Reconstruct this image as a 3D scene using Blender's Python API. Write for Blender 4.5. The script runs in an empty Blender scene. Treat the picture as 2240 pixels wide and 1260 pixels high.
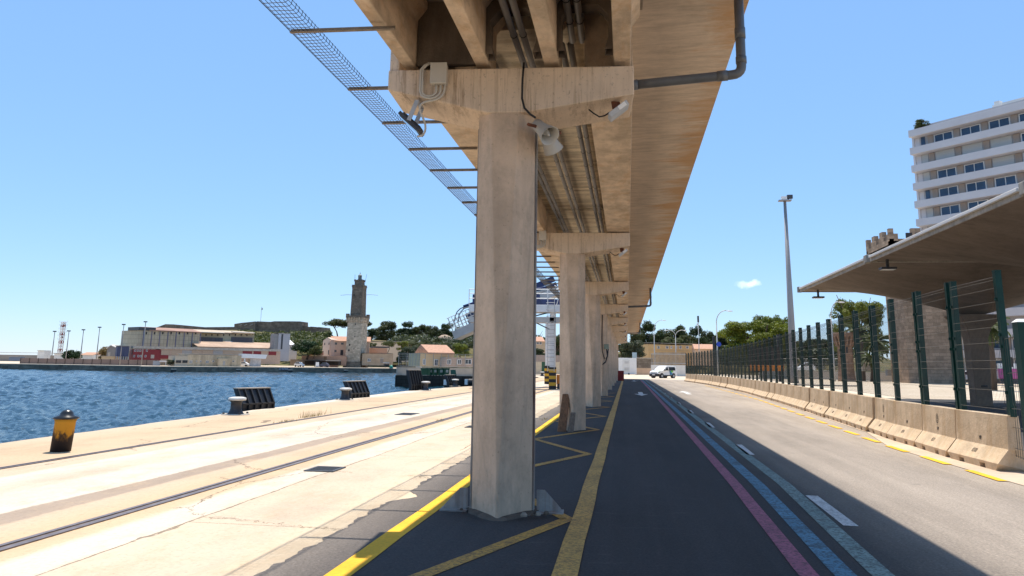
import bpy, math, random
from mathutils import Vector, Matrix
R = math.radians
S = bpy.context.scene
COL = S.collection

# ---------------------------------------------------------------- camera, sky, sun, exposure
EYE = 1.6
FPX, CX, CY = 1683.0, 1120.0, 475.6
def _cam_axes():
    vp = Vector((1371 - CX, 802.5 - CY, FPX)).normalized()
    up = Vector((130.0, -8280 - CY, FPX)); up = (up - vp * up.dot(vp)).normalized()
    x = vp.cross(up)
    # vp x up in a right/down/forward frame gives world X
    return x, vp, up
AX, AY, AZ = _cam_axes()
if AX.x < 0: AX = -AX
def ray(x, y):
    v = Vector((x - CX, y - CY, FPX))
    return Vector((AX.dot(v), AY.dot(v), AZ.dot(v)))
def at(x, y, z=0.0):
    d = ray(x, y); t = (z - EYE) / d.z
    return Vector((0, 0, EYE)) + d * t
def aty(x, y, Y):
    d = ray(x, y); t = Y / d.y
    return Vector((0, 0, EYE)) + d * t
cam = bpy.data.cameras.new('camera'); camo = bpy.data.objects.new('camera', cam); COL.objects.link(camo)
def w(v): return Vector((AX.dot(v), AY.dot(v), AZ.dot(v)))
r_, u_, b_ = w(Vector((1, 0, 0))), w(Vector((0, -1, 0))), w(Vector((0, 0, -1)))
camo.matrix_world = Matrix(((r_.x, u_.x, b_.x, 0), (r_.y, u_.y, b_.y, 0), (r_.z, u_.z, b_.z, EYE), (0, 0, 0, 1)))
cam.sensor_width = 36; cam.lens = FPX / 2240 * 36
cam.shift_y = -(630 - CY) / 2240
cam.clip_start = 0.1; cam.clip_end = 9000
S.camera = camo

SUN = Vector((-0.094, 0.35, 1.0)).normalized()
sl = bpy.data.lights.new('sun', 'SUN'); so = bpy.data.objects.new('sun', sl); COL.objects.link(so)
sl.energy = 4.6; sl.angle = R(0.5); sl.color = (1.0, 0.93, 0.82)
so.rotation_euler = SUN.to_track_quat('Z', 'Y').to_euler(); so.location = (0, 0, 60)
W = bpy.data.worlds.new('World'); S.world = W; W.use_nodes = True
nt = W.node_tree; nt.nodes.clear()
sky = nt.nodes.new('ShaderNodeTexSky'); sky.sky_type = 'NISHITA'; sky.sun_disc = False
sky.sun_elevation = math.asin(SUN.z); sky.sun_rotation = math.atan2(SUN.x, SUN.y)
sky.air_density = 1.0; sky.dust_density = 0.0; sky.ozone_density = 2.2; sky.altitude = 0
hs = nt.nodes.new('ShaderNodeHueSaturation'); hs.inputs['Saturation'].default_value = 1.05
tn = nt.nodes.new('ShaderNodeMix'); tn.data_type = 'RGBA'; tn.blend_type = 'MULTIPLY'; tn.inputs[0].default_value = 1.0; tn.inputs[7].default_value = (0.90, 0.94, 1.06, 1)
nt.links.new(sky.outputs[0], tn.inputs[6]); nt.links.new(tn.outputs[2], hs.inputs['Color'])
# one small cloud low over the hill
tc = nt.nodes.new('ShaderNodeTexCoord')
cd = (aty(1640, 621, 1000) - Vector((0, 0, EYE))).normalized()
sub = nt.nodes.new('ShaderNodeVectorMath'); sub.operation = 'SUBTRACT'; sub.inputs[1].default_value = cd
nt.links.new(tc.outputs['Generated'], sub.inputs[0])
nz = nt.nodes.new('ShaderNodeTexNoise'); nz.inputs['Scale'].default_value = 75; nz.inputs['Detail'].default_value = 6
nt.links.new(tc.outputs['Generated'], nz.inputs[0])
mul = nt.nodes.new('ShaderNodeVectorMath'); mul.operation = 'MULTIPLY'; mul.inputs[1].default_value = (62, 62, 190)
nt.links.new(sub.outputs[0], mul.inputs[0])
ln = nt.nodes.new('ShaderNodeVectorMath'); ln.operation = 'LENGTH'; nt.links.new(mul.outputs[0], ln.inputs[0])
m1 = nt.nodes.new('ShaderNodeMath'); m1.operation = 'MULTIPLY_ADD'; m1.inputs[1].default_value = 2.2; nt.links.new(nz.outputs[0], m1.inputs[0])
m0 = nt.nodes.new('ShaderNodeMath'); m0.operation = 'MULTIPLY'; m0.inputs[1].default_value = -0.9; nt.links.new(ln.outputs[1], m0.inputs[0])
nt.links.new(m0.outputs[0], m1.inputs[2])
m2 = nt.nodes.new('ShaderNodeMapRange'); m2.inputs[1].default_value = 0.15; m2.inputs[2].default_value = 1.1; m2.inputs[4].default_value = 0.7
nt.links.new(m1.outputs[0], m2.inputs[0])
flat = nt.nodes.new('ShaderNodeMix'); flat.data_type = 'RGBA'; flat.inputs[0].default_value = 0.52; flat.inputs[7].default_value = (1.95, 3.72, 6.25, 1); nt.links.new(hs.outputs[0], flat.inputs[6])
mx = nt.nodes.new('ShaderNodeMix'); mx.data_type = 'RGBA'; mx.inputs[7].default_value = (9.5, 9.8, 10.2, 1)
nt.links.new(m2.outputs[0], mx.inputs[0]); nt.links.new(flat.outputs[2], mx.inputs[6])
bg = nt.nodes.new('ShaderNodeBackground'); bg.inputs[1].default_value = 0.12
wo = nt.nodes.new('ShaderNodeOutputWorld')
nt.links.new(mx.outputs[2], bg.inputs[0]); nt.links.new(bg.outputs[0], wo.inputs[0])
V = S.view_settings; V.view_transform = 'Standard'; V.look = 'None'; V.exposure = 0.5; V.gamma = 1.0
S.cycles.max_bounces = 8; S.cycles.diffuse_bounces = 4; S.cycles.glossy_bounces = 3
S.cycles.transparent_max_bounces = 8; S.cycles.sample_clamp_indirect = 8

# ---------------------------------------------------------------- helpers
def link(o): COL.objects.link(o); return o
def tag(o, label=None, cat=None, group=None, kind=None):
    if label: o['label'] = label
    if cat: o['category'] = cat
    if group: o['group'] = group
    if kind: o['kind'] = kind
    return o
def thing(name, label, cat, loc=(0, 0, 0), rz=0.0, group=None):
    o = bpy.data.objects.new(name, None); link(o); o.empty_display_size = 0.2
    o.location = loc; o.rotation_euler = (0, 0, rz)
    return tag(o, label, cat, group)
class MB:
    def __init__(s): s.v = []; s.f = []
    def add(s, vs, fs):
        n = len(s.v); s.v += [tuple(p) for p in vs]; s.f += [tuple(i + n for i in f) for f in fs]; return s
    def box(s, x0, x1, y0, y1, z0, z1):
        return s.add([(x0, y0, z0), (x1, y0, z0), (x1, y1, z0), (x0, y1, z0), (x0, y0, z1), (x1, y0, z1), (x1, y1, z1), (x0, y1, z1)],
                     [(0, 3, 2, 1), (4, 5, 6, 7), (0, 1, 5, 4), (1, 2, 6, 5), (2, 3, 7, 6), (3, 0, 4, 7)])
    def loft(s, rings, cap=True):
        n = len(rings[0]); vs = [p for r in rings for p in r]; fs = []
        for k in range(len(rings) - 1):
            for i in range(n):
                j = (i + 1) % n; fs.append((k * n + i, k * n + j, (k + 1) * n + j, (k + 1) * n + i))
        if cap: fs.append(tuple(range(n - 1, -1, -1))); fs.append(tuple((len(rings) - 1) * n + i for i in range(n)))
        return s.add(vs, fs)
    def prism(s, poly, axis, a, b):
        # poly: 2D points; axis 'x': (y,z), 'y': (x,z), 'z': (x,y)
        def p3(p, t): return (t, p[0], p[1]) if axis == 'x' else ((p[0], t, p[1]) if axis == 'y' else (p[0], p[1], t))
        return s.loft([[p3(p, a) for p in poly], [p3(p, b) for p in poly]])
    def tube(s, pts, r, n=8, cap=True):
        pts = [Vector(p) for p in pts]; rings = []
        rs = r if isinstance(r, (list, tuple)) else [r] * len(pts)
        prev = None
        for i, p in enumerate(pts):
            d = (pts[min(i + 1, len(pts) - 1)] - pts[max(i - 1, 0)]).normalized()
            a = prev if prev is not None else (Vector((0, 0, 1)) if abs(d.z) < 0.9 else Vector((1, 0, 0)))
            e1 = (a - d * a.dot(d))
            if e1.length < 1e-5: e1 = d.orthogonal()
            e1.normalize(); prev = e1; e2 = d.cross(e1)
            rings.append([p + (e1 * math.cos(2 * math.pi * k / n) + e2 * math.sin(2 * math.pi * k / n)) * rs[i] for k in range(n)])
        return s.loft(rings, cap)
    def lathe(s, prof, n=20, c=(0, 0, 0), lean=(0, 0)):
        rings = [[(c[0] + lean[0] * z + r * math.cos(2 * math.pi * k / n), c[1] + lean[1] * z + r * math.sin(2 * math.pi * k / n), c[2] + z) for k in range(n)] for r, z in prof]
        return s.loft(rings)
    def bar(s, a, b, wx, wz):
        a, b = Vector(a), Vector(b); d = (b - a).normalized()
        up = Vector((0, 0, 1)) if abs(d.z) < 0.95 else Vector((0, 1, 0))
        e1 = d.cross(up).normalized() * wx / 2; e2 = e1.cross(d).normalized() * wz / 2
        return s.loft([[p - e1 - e2, p + e1 - e2, p + e1 + e2, p - e1 + e2] for p in (a, b)])
    def quad(s, a, b, c, d): return s.add([a, b, c, d], [(0, 1, 2, 3)])
    def build(s, name, m, parent=None, smooth=False, bevel=0.0, loc=None):
        me = bpy.data.meshes.new(name); me.from_pydata(s.v, [], s.f); me.validate(); me.update()
        if smooth: me.polygons.foreach_set('use_smooth', [True] * len(me.polygons))
        if m: me.materials.append(m)
        o = bpy.data.objects.new(name, me); link(o)
        if parent: o.parent = parent
        if loc: o.location = loc
        if bevel:
            b = o.modifiers.new('bevel', 'BEVEL'); b.width = bevel; b.segments = 2; b.limit_method = 'ANGLE'; b.angle_limit = R(35)
        return o
def fixnormals(o):
    import bmesh
    bm = bmesh.new(); bm.from_mesh(o.data); bmesh.ops.recalc_face_normals(bm, faces=bm.faces); bm.to_mesh(o.data); bm.free(); return o
def clone(root, loc=None, rz=None, label=None, group=None):
    c = root.copy(); link(c)
    if loc is not None: c.location = loc
    if rz is not None: c.rotation_euler = (0, 0, rz)
    if label: c['label'] = label
    if group: c['group'] = group
    for ch in root.children:
        d = ch.copy(); link(d); d.parent = c
        for g in ch.children:
            e = g.copy(); link(e); e.parent = d
    return c
def text(body, size, m, parent, loc, rot, name='lettering', xs=1.0):
    cu = bpy.data.curves.new(name, 'FONT'); cu.body = body; cu.size = size; cu.align_x = 'CENTER'; cu.align_y = 'CENTER'
    cu.extrude = 0.0015; cu.materials.append(m)
    tmp = bpy.data.objects.new(name, cu); link(tmp); bpy.context.view_layer.update()
    me = bpy.data.meshes.new_from_object(tmp.evaluated_get(bpy.context.evaluated_depsgraph_get())); bpy.data.objects.remove(tmp); me.name = name
    if not me.materials: me.materials.append(m)
    o = bpy.data.objects.new(name, me); link(o); o.location = loc; o.rotation_euler = rot; o.scale = (xs, 1, 1)
    if parent: o.parent = parent
    return o
ORD = ['first', 'second', 'third', 'fourth', 'fifth', 'sixth', 'seventh', 'eighth', 'ninth', 'tenth', 'eleventh', 'twelfth', 'thirteenth', 'fourteenth', 'fifteenth', 'sixteenth', 'seventeenth', 'eighteenth', 'nineteenth']
def ordw(i):
    if i < 19: return ORD[i]
    t = ['twent', 'thirt', 'fort', 'fift'][(i + 1) // 10 - 2]; u = (i + 1) % 10
    return t + 'ieth' if u == 0 else t + 'y-' + ORD[u - 1]

# ---------------------------------------------------------------- materials
class N:
    def __init__(s, name):
        s.m = bpy.data.materials.new(name); s.m.use_nodes = True; s.t = s.m.node_tree
        s.b = s.t.nodes['Principled BSDF']; s._tc = None
    def new(s, t, **k):
        n = s.t.nodes.new(t)
        for a, b in k.items(): setattr(n, a, b)
        return n
    def l(s, a, b): s.t.links.new(a, b)
    def co(s, obj=True):
        if obj:
            if not s._tc: s._tc = s.new('ShaderNodeTexCoord')
            return s._tc.outputs['Object']
        return s.new('ShaderNodeNewGeometry').outputs['Position']
    def noise(s, scale, detail=4, rough=0.55, stretch=(1, 1, 1), obj=True, dist=0.0):
        mp = s.new('ShaderNodeMapping'); mp.inputs['Scale'].default_value = stretch; s.l(s.co(obj), mp.inputs[0])
        n = s.new('ShaderNodeTexNoise'); n.inputs['Scale'].default_value = scale; n.inputs['Detail'].default_value = detail
        n.inputs['Roughness'].default_value = rough; n.inputs['Distortion'].default_value = dist
        s.l(mp.outputs[0], n.inputs['Vector']); return n.outputs[0]
    def ramp(s, fac, stops):
        r = s.new('ShaderNodeValToRGB'); e = r.color_ramp.elements
        while len(e) < len(stops): e.new(0.5)
        for i, (p, c) in enumerate(stops):
            e[i].position = p; e[i].color = (*(c if isinstance(c, (tuple, list)) else (c, c, c)), 1)
        s.l(fac, r.inputs[0]); return r.outputs[0]
    def mix(s, f, a, b, mode='MIX'):
        m = s.new('ShaderNodeMix', data_type='RGBA', blend_type=mode)
        for i, x in ((0, f), (6, a), (7, b)):
            if isinstance(x, (int, float)): m.inputs[i].default_value = x if i == 0 else (x, x, x, 1)
            elif isinstance(x, (tuple, list)): m.inputs[i].default_value = (*x, 1)
            else: s.l(x, m.inputs[i])
        return m.outputs[2]
    def math(s, op, a, b=0.0, c=0.0):
        m = s.new('ShaderNodeMath', operation=op)
        for i, x in enumerate((a, b, c)):
            if isinstance(x, (int, float)): m.inputs[i].default_value = x
            else: s.l(x, m.inputs[i])
        return m.outputs[0]
    def bump(s, h, strength=0.3, dist=0.02):
        b = s.new('ShaderNodeBump'); b.inputs['Strength'].default_value = strength; b.inputs['Distance'].default_value = dist
        s.l(h, b.inputs['Height']); s.l(b.outputs[0], s.b.inputs['Normal'])
    def done(s, col, rough=0.8, metal=0.0, spec=None):
        if isinstance(col, (tuple, list)): s.b.inputs['Base Color'].default_value = (*col, 1)
        else: s.l(col, s.b.inputs['Base Color'])
        s.b.inputs['Roughness'].default_value = rough; s.b.inputs['Metallic'].default_value = metal
        if spec is not None: s.b.inputs['Specular IOR Level'].default_value = spec
        return s.m
def sc(c, k): return tuple(min(1, x * k) for x in c)
def simple(name, c, rough=0.7, var=0.15, scale=3.0, metal=0.0, stretch=(1, 1, 1), grit=0.0, spec=None):
    n = N(name); f = n.noise(scale, 5, 0.6, stretch)
    col = n.ramp(f, [(0.3, sc(c, 1 - var)), (0.7, sc(c, 1 + var))])
    if grit: n.bump(n.noise(scale * 12, 3), grit, 0.01)
    return n.done(col, rough, metal, spec)
def concrete(name, c, streak=0.5, stain=(0.33, 0.16, 0.07), stainamt=0.0, sstretch=(6, 6, 0.35), scale=1.0, cscale=1.2, board=None):
    n = N(name)
    base = n.ramp(n.noise(cscale, 6, 0.65), [(0.25, sc(c, 0.72)), (0.5, c), (0.75, sc(c, 1.18))])
    st = n.ramp(n.noise(1.6 * scale, 5, 0.6, sstretch), [(0.42, 1.0), (0.62, 1.0 - streak)])
    col = n.mix(1.0, base, st, 'MULTIPLY')
    if stainamt:
        f = n.ramp(n.noise(0.9 * scale, 5, 0.7, sstretch, dist=0.6), [(0.5, 0.0), (0.68, stainamt)])
        col = n.mix(f, col, stain)
    if board:
        wv = n.noise(board[0], 2, 0.5, board[1])
        col = n.mix(1.0, col, n.ramp(wv, [(0.3, 0.75), (0.5, 1.0), (0.7, 1.12)]), 'MULTIPLY')
    pits = n.noise(24, 4, 0.6); col = n.mix(1.0, col, n.ramp(pits, [(0.28, 0.72), (0.37, 1.0), (0.64, 1.0), (0.74, 1.08)]), 'MULTIPLY')
    blot = n.ramp(n.noise(3.2, 7, 0.75), [(0.38, 0.86), (0.52, 1.0)]); col = n.mix(1.0, col, blot, 'MULTIPLY')
    n.bump(n.noise(14, 7, 0.75), 0.5, 0.03)
    return n.done(col, 0.9, 0, 0.2)
MT = {}
CONC = (0.40, 0.31, 0.225)
MT['pillar'] = concrete('pillar_concrete', (0.66, 0.495, 0.355), 0.15, sstretch=(1.6, 1.6, 0.4), stain=(0.33, 0.27, 0.21), stainamt=0.75, cscale=0.9)
MT['cap_old'] = concrete('crosshead_concrete', (0.53, 0.41, 0.29), 0.30, sstretch=(7, 0.8, 0.22), stain=(0.24, 0.16, 0.10), stainamt=0.55)
MT['girder'] = concrete('girder_concrete', (0.70, 0.55, 0.40), 0.25, sstretch=(2.5, 1.2, 2.5), stain=(0.52, 0.32, 0.165), stainamt=0.6)
MT['soffit_old'] = concrete('soffit_concrete', (0.50, 0.395, 0.29), 0.14, sstretch=(0.45, 1.6, 1), stain=(0.50, 0.24, 0.085), stainamt=0.6, cscale=0.8, board=(2.2, (0.12, 2.6, 1)))
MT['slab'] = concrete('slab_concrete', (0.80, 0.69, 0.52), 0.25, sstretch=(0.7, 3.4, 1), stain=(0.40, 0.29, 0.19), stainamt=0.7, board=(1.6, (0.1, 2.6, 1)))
MT['shade_dirt'] = concrete('shade_dirt_concrete', (0.17, 0.135, 0.105), 0.3, sstretch=(2, 2, 0.4), stain=(0.09, 0.075, 0.06), stainamt=0.6)  # dark tone paints recess shade into the diaphragms; also colours the dirty pebbles
MT['nearslab'] = concrete('near_slab_concrete', (0.30, 0.25, 0.20), 0.25, sstretch=(0.7, 2.4, 1), stain=(0.2, 0.15, 0.11), stainamt=0.5)  # slab colour lowered to paint in the shade between the near girders
MT['barrier'] = concrete('barrier_concrete', (0.66, 0.505, 0.345), 0.07, sstretch=(2.5, 2.5, 0.5), stain=(0.50, 0.33, 0.18), stainamt=0.6)
MT['canopy'] = concrete('canopy_concrete', (0.275, 0.22, 0.175), 0.12, sstretch=(0.35, 2.2, 1), scale=0.8, cscale=0.35)
def cap_mat():
    n = N('crosshead_weathered_concrete'); c = (0.68, 0.54, 0.405)
    col = n.ramp(n.noise(1.1, 7, 0.7), [(0.25, sc(c, 0.78)), (0.5, c), (0.75, sc(c, 1.15))])
    st = n.noise(9, 6, 0.75, (1.6, 0.25, 0.09)); pat = n.ramp(n.noise(1.3, 3, 0.5, (1, 0.4, 0.5)), [(0.42, 0.15), (0.62, 0.8)])
    f = n.math('MULTIPLY', n.ramp(st, [(0.50, 0.0), (0.60, 1.0)]), pat)
    col = n.mix(n.math('MULTIPLY', f, 0.75), col, (0.25, 0.165, 0.10))
    pale = n.ramp(n.noise(5, 5, 0.7, (1.2, 0.3, 0.12)), [(0.60, 0.0), (0.68, 0.4)]); col = n.mix(pale, col, (0.66, 0.55, 0.42))
    pits = n.noise(26, 4, 0.6); col = n.mix(1.0, col, n.ramp(pits, [(0.30, 0.65), (0.40, 1.0)]), 'MULTIPLY')
    n.bump(n.noise(14, 7, 0.75), 0.4, 0.02); return n.done(col, 0.9, 0, 0.2)
MT['cap'] = cap_mat()
def soffit_mat():
    n = N('cantilever_weathered_concrete'); c = (0.64, 0.525, 0.41)
    sp = n.new('ShaderNodeSeparateXYZ'); n.l(n.co(), sp.inputs[0])
    col = n.ramp(n.noise(0.9, 8, 0.7, (1, 0.7, 1)), [(0.25, sc(c, 0.74)), (0.5, c), (0.75, sc(c, 1.14))])
    gr = n.ramp(n.noise(3.0, 7, 0.75, (0.5, 2.6, 1), dist=0.3), [(0.38, 0.80), (0.55, 1.0), (0.7, 1.1)]); col = n.mix(1.0, col, gr, 'MULTIPLY')
    out = n.math('ADD', n.math('MULTIPLY', sp.outputs[0], 0.52), n.math('MULTIPLY_ADD', n.noise(0.8, 7, 0.72, (0.5, 1.5, 1), dist=0.5), 2.0, -1.12))
    f = n.ramp(out, [(0.38, 0.0), (0.72, 0.85)]); col = n.mix(f, col, n.mix(n.noise(4, 5, 0.7, (0.4, 2.5, 1)), (0.62, 0.37, 0.18), (0.44, 0.26, 0.13)))
    sc_ = n.ramp(n.noise(5, 3, 0.6, (0.8, 2.2, 1), dist=1.5), [(0.655, 0.0), (0.69, 0.35)]); col = n.mix(sc_, col, (0.70, 0.58, 0.44))
    n.bump(n.noise(12, 7, 0.75, (0.6, 1.6, 1)), 0.35, 0.02); return n.done(col, 0.9, 0, 0.2)
MT['soffit'] = soffit_mat()
MT['edge'] = concrete('edge_concrete', (0.5, 0.45, 0.38), 0.2)
MT['steel'] = simple('galvanised_steel', (0.45, 0.46, 0.47), 0.5, 0.12, 8, 0.3)
MT['dsteel'] = simple('dark_painted_steel', (0.06, 0.062, 0.068), 0.5, 0.25, 10, 0.2)
MT['rust'] = simple('rusty_steel', (0.19, 0.065, 0.03), 0.85, 0.45, 14, grit=0.4)
MT['bracket'] = simple('weathered_bracket_steel', (0.21, 0.165, 0.12), 0.75, 0.3, 10)
MT['wire'] = simple('mesh_wire', (0.055, 0.05, 0.05), 0.6, 0.3, 20, 0.3)
MT['pipe'] = simple('grey_pvc', (0.24, 0.225, 0.21), 0.45, 0.12, 5, stretch=(1, 0.2, 1))
MT['dpipe'] = simple('dark_grey_pvc', (0.105, 0.11, 0.115), 0.4, 0.1, 6)
MT['pipeband'] = simple('pipe_band', (0.03, 0.03, 0.03), 0.6, 0.1)
MT['box'] = simple('beige_plastic', (0.52, 0.49, 0.43), 0.5, 0.05, 4)
MT['black'] = simple('black_rubber', (0.018, 0.018, 0.02), 0.6, 0.3, 6)
MT['navyblack'] = simple('fender_panel_black', (0.012, 0.013, 0.018), 0.45, 0.4, 4)
MT['white'] = simple('white_paint', (0.78, 0.77, 0.75), 0.45, 0.06, 3)
MT['wall_white'] = simple('white_render', (0.72, 0.69, 0.64), 0.85, 0.1, 0.7)
MT['glass'] = simple('dark_glass', (0.03, 0.04, 0.05), 0.08, 0.3, 0.5, 0.0)
MT['blueglass'] = simple('balcony_window_glass', (0.035, 0.07, 0.13), 0.1, 0.4, 0.4)
MT['green'] = simple('green_fence_paint', (0.003, 0.035, 0.027), 0.42, 0.25, 5, spec=0.25)
MT['gwire'] = simple('green_fence_wire', (0.04, 0.042, 0.036), 0.45, 0.2, 5)
MT['wood'] = simple('old_timber', (0.20, 0.10, 0.05), 0.85, 0.5, 6, stretch=(6, 6, 0.6), grit=0.3)
MT['navy'] = simple('navy_panel', (0.012, 0.022, 0.085), 0.45, 0.2, 3)
MT['red'] = simple('red_paint', (0.22, 0.018, 0.022), 0.5, 0.15, 3)
MT['yellow'] = simple('yellow_paint', (0.72, 0.42, 0.02), 0.6, 0.15, 5)
MT['orange'] = simple('orange_paint', (0.62, 0.2, 0.02), 0.55, 0.12, 3)
MT['binGreen'] = simple('green_bin_plastic', (0.015, 0.075, 0.035), 0.5, 0.2, 3)
MT['galv'] = simple('light_pole_steel', (0.50, 0.49, 0.47), 0.5, 0.08, 2, 0.2)
MT['mast'] = simple('mast_steel', (0.30, 0.28, 0.27), 0.55, 0.15, 1.0, 0.2, stretch=(1, 1, 0.2))
MT['stencil'] = simple('stencil_black', (0.05, 0.045, 0.04), 0.9, 0.4, 30)
MT['stencilgrey'] = simple('faded_stencil', (0.21, 0.165, 0.12), 0.9, 0.3, 40)
MT['tan'] = simple('terracotta_tiles', (0.46, 0.25, 0.16), 0.85, 0.2, 3)
MT['rail'] = simple('worn_rail_steel', (0.15, 0.125, 0.125), 0.5, 0.3, 10, 0.4)
MT['iron'] = simple('cast_iron', (0.045, 0.045, 0.05), 0.55, 0.3, 8, 0.3)
# ---------------------------------------------------------------- water and ground
def water_mat():
    n = N('sea_water')
    f = n.noise(0.02, 3, 0.5, obj=False)
    col = n.ramp(f, [(0.3, (0.004, 0.028, 0.046)), (0.7, (0.006, 0.036, 0.056))])
    a = n.noise(2.6, 5, 0.6, (0.55, 1.5, 1), obj=False, dist=0.4)
    b = n.noise(0.22, 3, 0.5, (0.7, 1.3, 1), obj=False)
    h = n.math('ADD', a, n.math('MULTIPLY', b, 1.1))
    n.bump(h, 0.8, 0.12)
    n.done(col, 0.12); n.b.inputs['IOR'].default_value = 1.33
    return n.m
# choppy water: a fan of cells that grow with distance, each crest a little random
m = MB(); rr = random.Random(77); nr, na = 430, 430; r0, r1 = 11.0, 470.0; vs = []; ring = []
hp = [0.0] * (na + 1)
for i in range(nr + 1):
    r = r0 * (r1 / r0) ** (i / nr); cell = r * math.log(r1 / r0) / nr; raw = [rr.gauss(0, 1) for _ in range(na + 5)]
    hh = [(raw[j] + raw[j + 1] + raw[j + 2] + raw[j + 3] * 0.5) / 1.8 for j in range(na + 1)]
    for j in range(na + 1):
        h = 0.35 * hp[j] + hh[j]; hp[j] = h; t = R(-52 + 56 * j / na)
        x, y = r * math.sin(t), r * math.cos(t)
        amp = 0.105 * min(cell, 0.9)
        vs.append((x, y, -1.5 + h * amp))
fs = [(i * (na + 1) + j, (i + 1) * (na + 1) + j, (i + 1) * (na + 1) + j + 1, i * (na + 1) + j + 1) for i in range(nr) for j in range(na)]
m.add(vs, fs); o = m.build('water', water_mat(), None, True); tag(o, kind='structure')
if o.data.polygons[0].normal.z < 0: o.data.flip_normals()
o = MB().quad((-3000, -300, -1.75), (600, -300, -1.75), (600, 6000, -1.75), (-3000, 6000, -1.75)).build('open_sea', bpy.data.materials['sea_water']); tag(o, kind='structure')

def apron_mat():
    n = N('quay_concrete')
    g = n.co(False); sp = n.new('ShaderNodeSeparateXYZ'); n.l(g, sp.inputs[0]); X, Y = sp.outputs[0], sp.outputs[1]
    wob = n.math('MULTIPLY_ADD', n.noise(0.9, 5, 0.7, (1.6, 0.45, 1), obj=False), 0.55, -0.27)
    wob2 = n.math('MULTIPLY_ADD', n.noise(9, 4, 0.7, obj=False), 0.09, -0.045)
    xx = n.math('ADD', X, n.math('ADD', n.math('MULTIPLY', wob, 0.45), wob2))
    t = n.math('DIVIDE', n.math('ADD', xx, 13.0), 10.6)
    P = lambda x: (x + 13.0) / 10.6
    cream, white, tan, orange, grav = (0.60, 0.485, 0.365), (0.64, 0.555, 0.45), (0.57, 0.44, 0.315), (0.56, 0.41, 0.265), (0.38, 0.295, 0.225)
    r = n.ramp(t, [(0, white), (P(-12.15), white), (P(-12.05), tan), (P(-11.0), orange), (P(-9.3), orange), (P(-8.95), tan), (P(-8.45), tan), (P(-8.38), white), (P(-7.6), cream), (P(-7.3), white),
                   (P(-6.5), white), (P(-6.46), grav), (P(-6.08), grav), (P(-6.02), tan), (P(-5.4), (0.58, 0.42, 0.26)), (P(-4.98), (0.58, 0.43, 0.28)), (P(-4.86), white), (P(-4.45), white), (P(-4.38), cream), (P(-3.3), cream), (P(-2.9), (0.66, 0.53, 0.37)), (1, (0.66, 0.53, 0.37))])
    bl = n.ramp(n.noise(0.5, 8, 0.7, (1, 0.5, 1), obj=False), [(0.28, 0.66), (0.5, 0.92), (0.72, 1.02)])
    col = n.mix(1.0, r, bl, 'MULTIPLY')
    blot = n.ramp(n.noise(2.2, 8, 0.75, (1, 0.5, 1), obj=False), [(0.5, 0.0), (0.68, 0.6)])
    col = n.mix(blot, col, (0.50, 0.36, 0.23))
    gr = n.ramp(n.noise(22, 6, 0.8, obj=False), [(0.30, 0.66), (0.46, 0.98), (0.7, 1.08)])
    col = n.mix(1.0, col, gr, 'MULTIPLY')
    # crack along the slab edge and transverse joints
    d = n.math('ABSOLUTE', n.math('ADD', n.math('ADD', X, 4.4), n.math('MULTIPLY', wob, 0.35)))
    ck = n.math('LESS_THAN', d, n.math('MULTIPLY', n.noise(3, 3, 0.6, obj=False), 0.022))
    yj = n.math('ADD', Y, n.math('MULTIPLY', X, 0.0))
    md = n.math('ABSOLUTE', n.math('SUBTRACT', n.math('MODULO', n.math('ADD', yj, 60.0 - 7.65 + 3.0), 6.0), 3.0))
    jt = n.math('MULTIPLY', n.math('LESS_THAN', md, 0.008), n.math('GREATER_THAN', X, -4.4))
    vo = n.new('ShaderNodeTexVoronoi', feature='DISTANCE_TO_EDGE'); vo.inputs['Scale'].default_value = 0.33
    mp = n.new('ShaderNodeVectorMath', operation='ADD'); n.l(g, mp.inputs[0])
    cmb = n.new('ShaderNodeCombineXYZ'); n.l(n.math('MULTIPLY', wob, 1.6), cmb.inputs[0]); n.l(n.math('MULTIPLY', wob2, 6.0), cmb.inputs[1]); n.l(cmb.outputs[0], mp.inputs[1]); n.l(mp.outputs[0], vo.inputs['Vector'])
    vc = n.math('MULTIPLY', n.math('LESS_THAN', vo.outputs['Distance'], 0.004), n.math('GREATER_THAN', n.noise(0.35, 2, 0.5, obj=False), 0.5))
    k = n.math('MAXIMUM', n.math('MAXIMUM', ck, jt), vc)
    col = n.mix(n.math('MULTIPLY', k, 0.75), col, (0.13, 0.095, 0.065))
    # tyre smears sweeping across
    sm = n.ramp(n.noise(1.2, 4, 0.6, (0.12, 2.2, 1), obj=False, dist=0.8), [(0.6, 0.0), (0.75, 0.28)])
    col = n.mix(sm, col, (0.34, 0.29, 0.25))
    n.bump(n.noise(14, 6, 0.75, obj=False), 0.35, 0.02)
    return n.done(col, 0.9, 0, 0.2)
def plaza_mat():
    n = N('pale_concrete_yard')
    col = n.ramp(n.noise(0.25, 8, 0.7, obj=False), [(0.3, (0.50, 0.40, 0.29)), (0.7, (0.62, 0.52, 0.40))])
    return n.done(col, 0.9, 0, 0.2)
far = [(-330, 194), (-129, 193.5), (-122.5, 184.5), (-100.9, 227.2), (-75.8, 252.7), (-40, 258), (-33, 125), (-30.3, 102), (-11.7, 106)]
quay_edge = [(-11.75, 58), (-13.0, 45.4), (-12.7, 34), (-12.35, 24), (-12.0, 17), (-11.7, 13), (-11.55, 4), (-11.5, -60)]
rq = random.Random(12); qe = []
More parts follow.
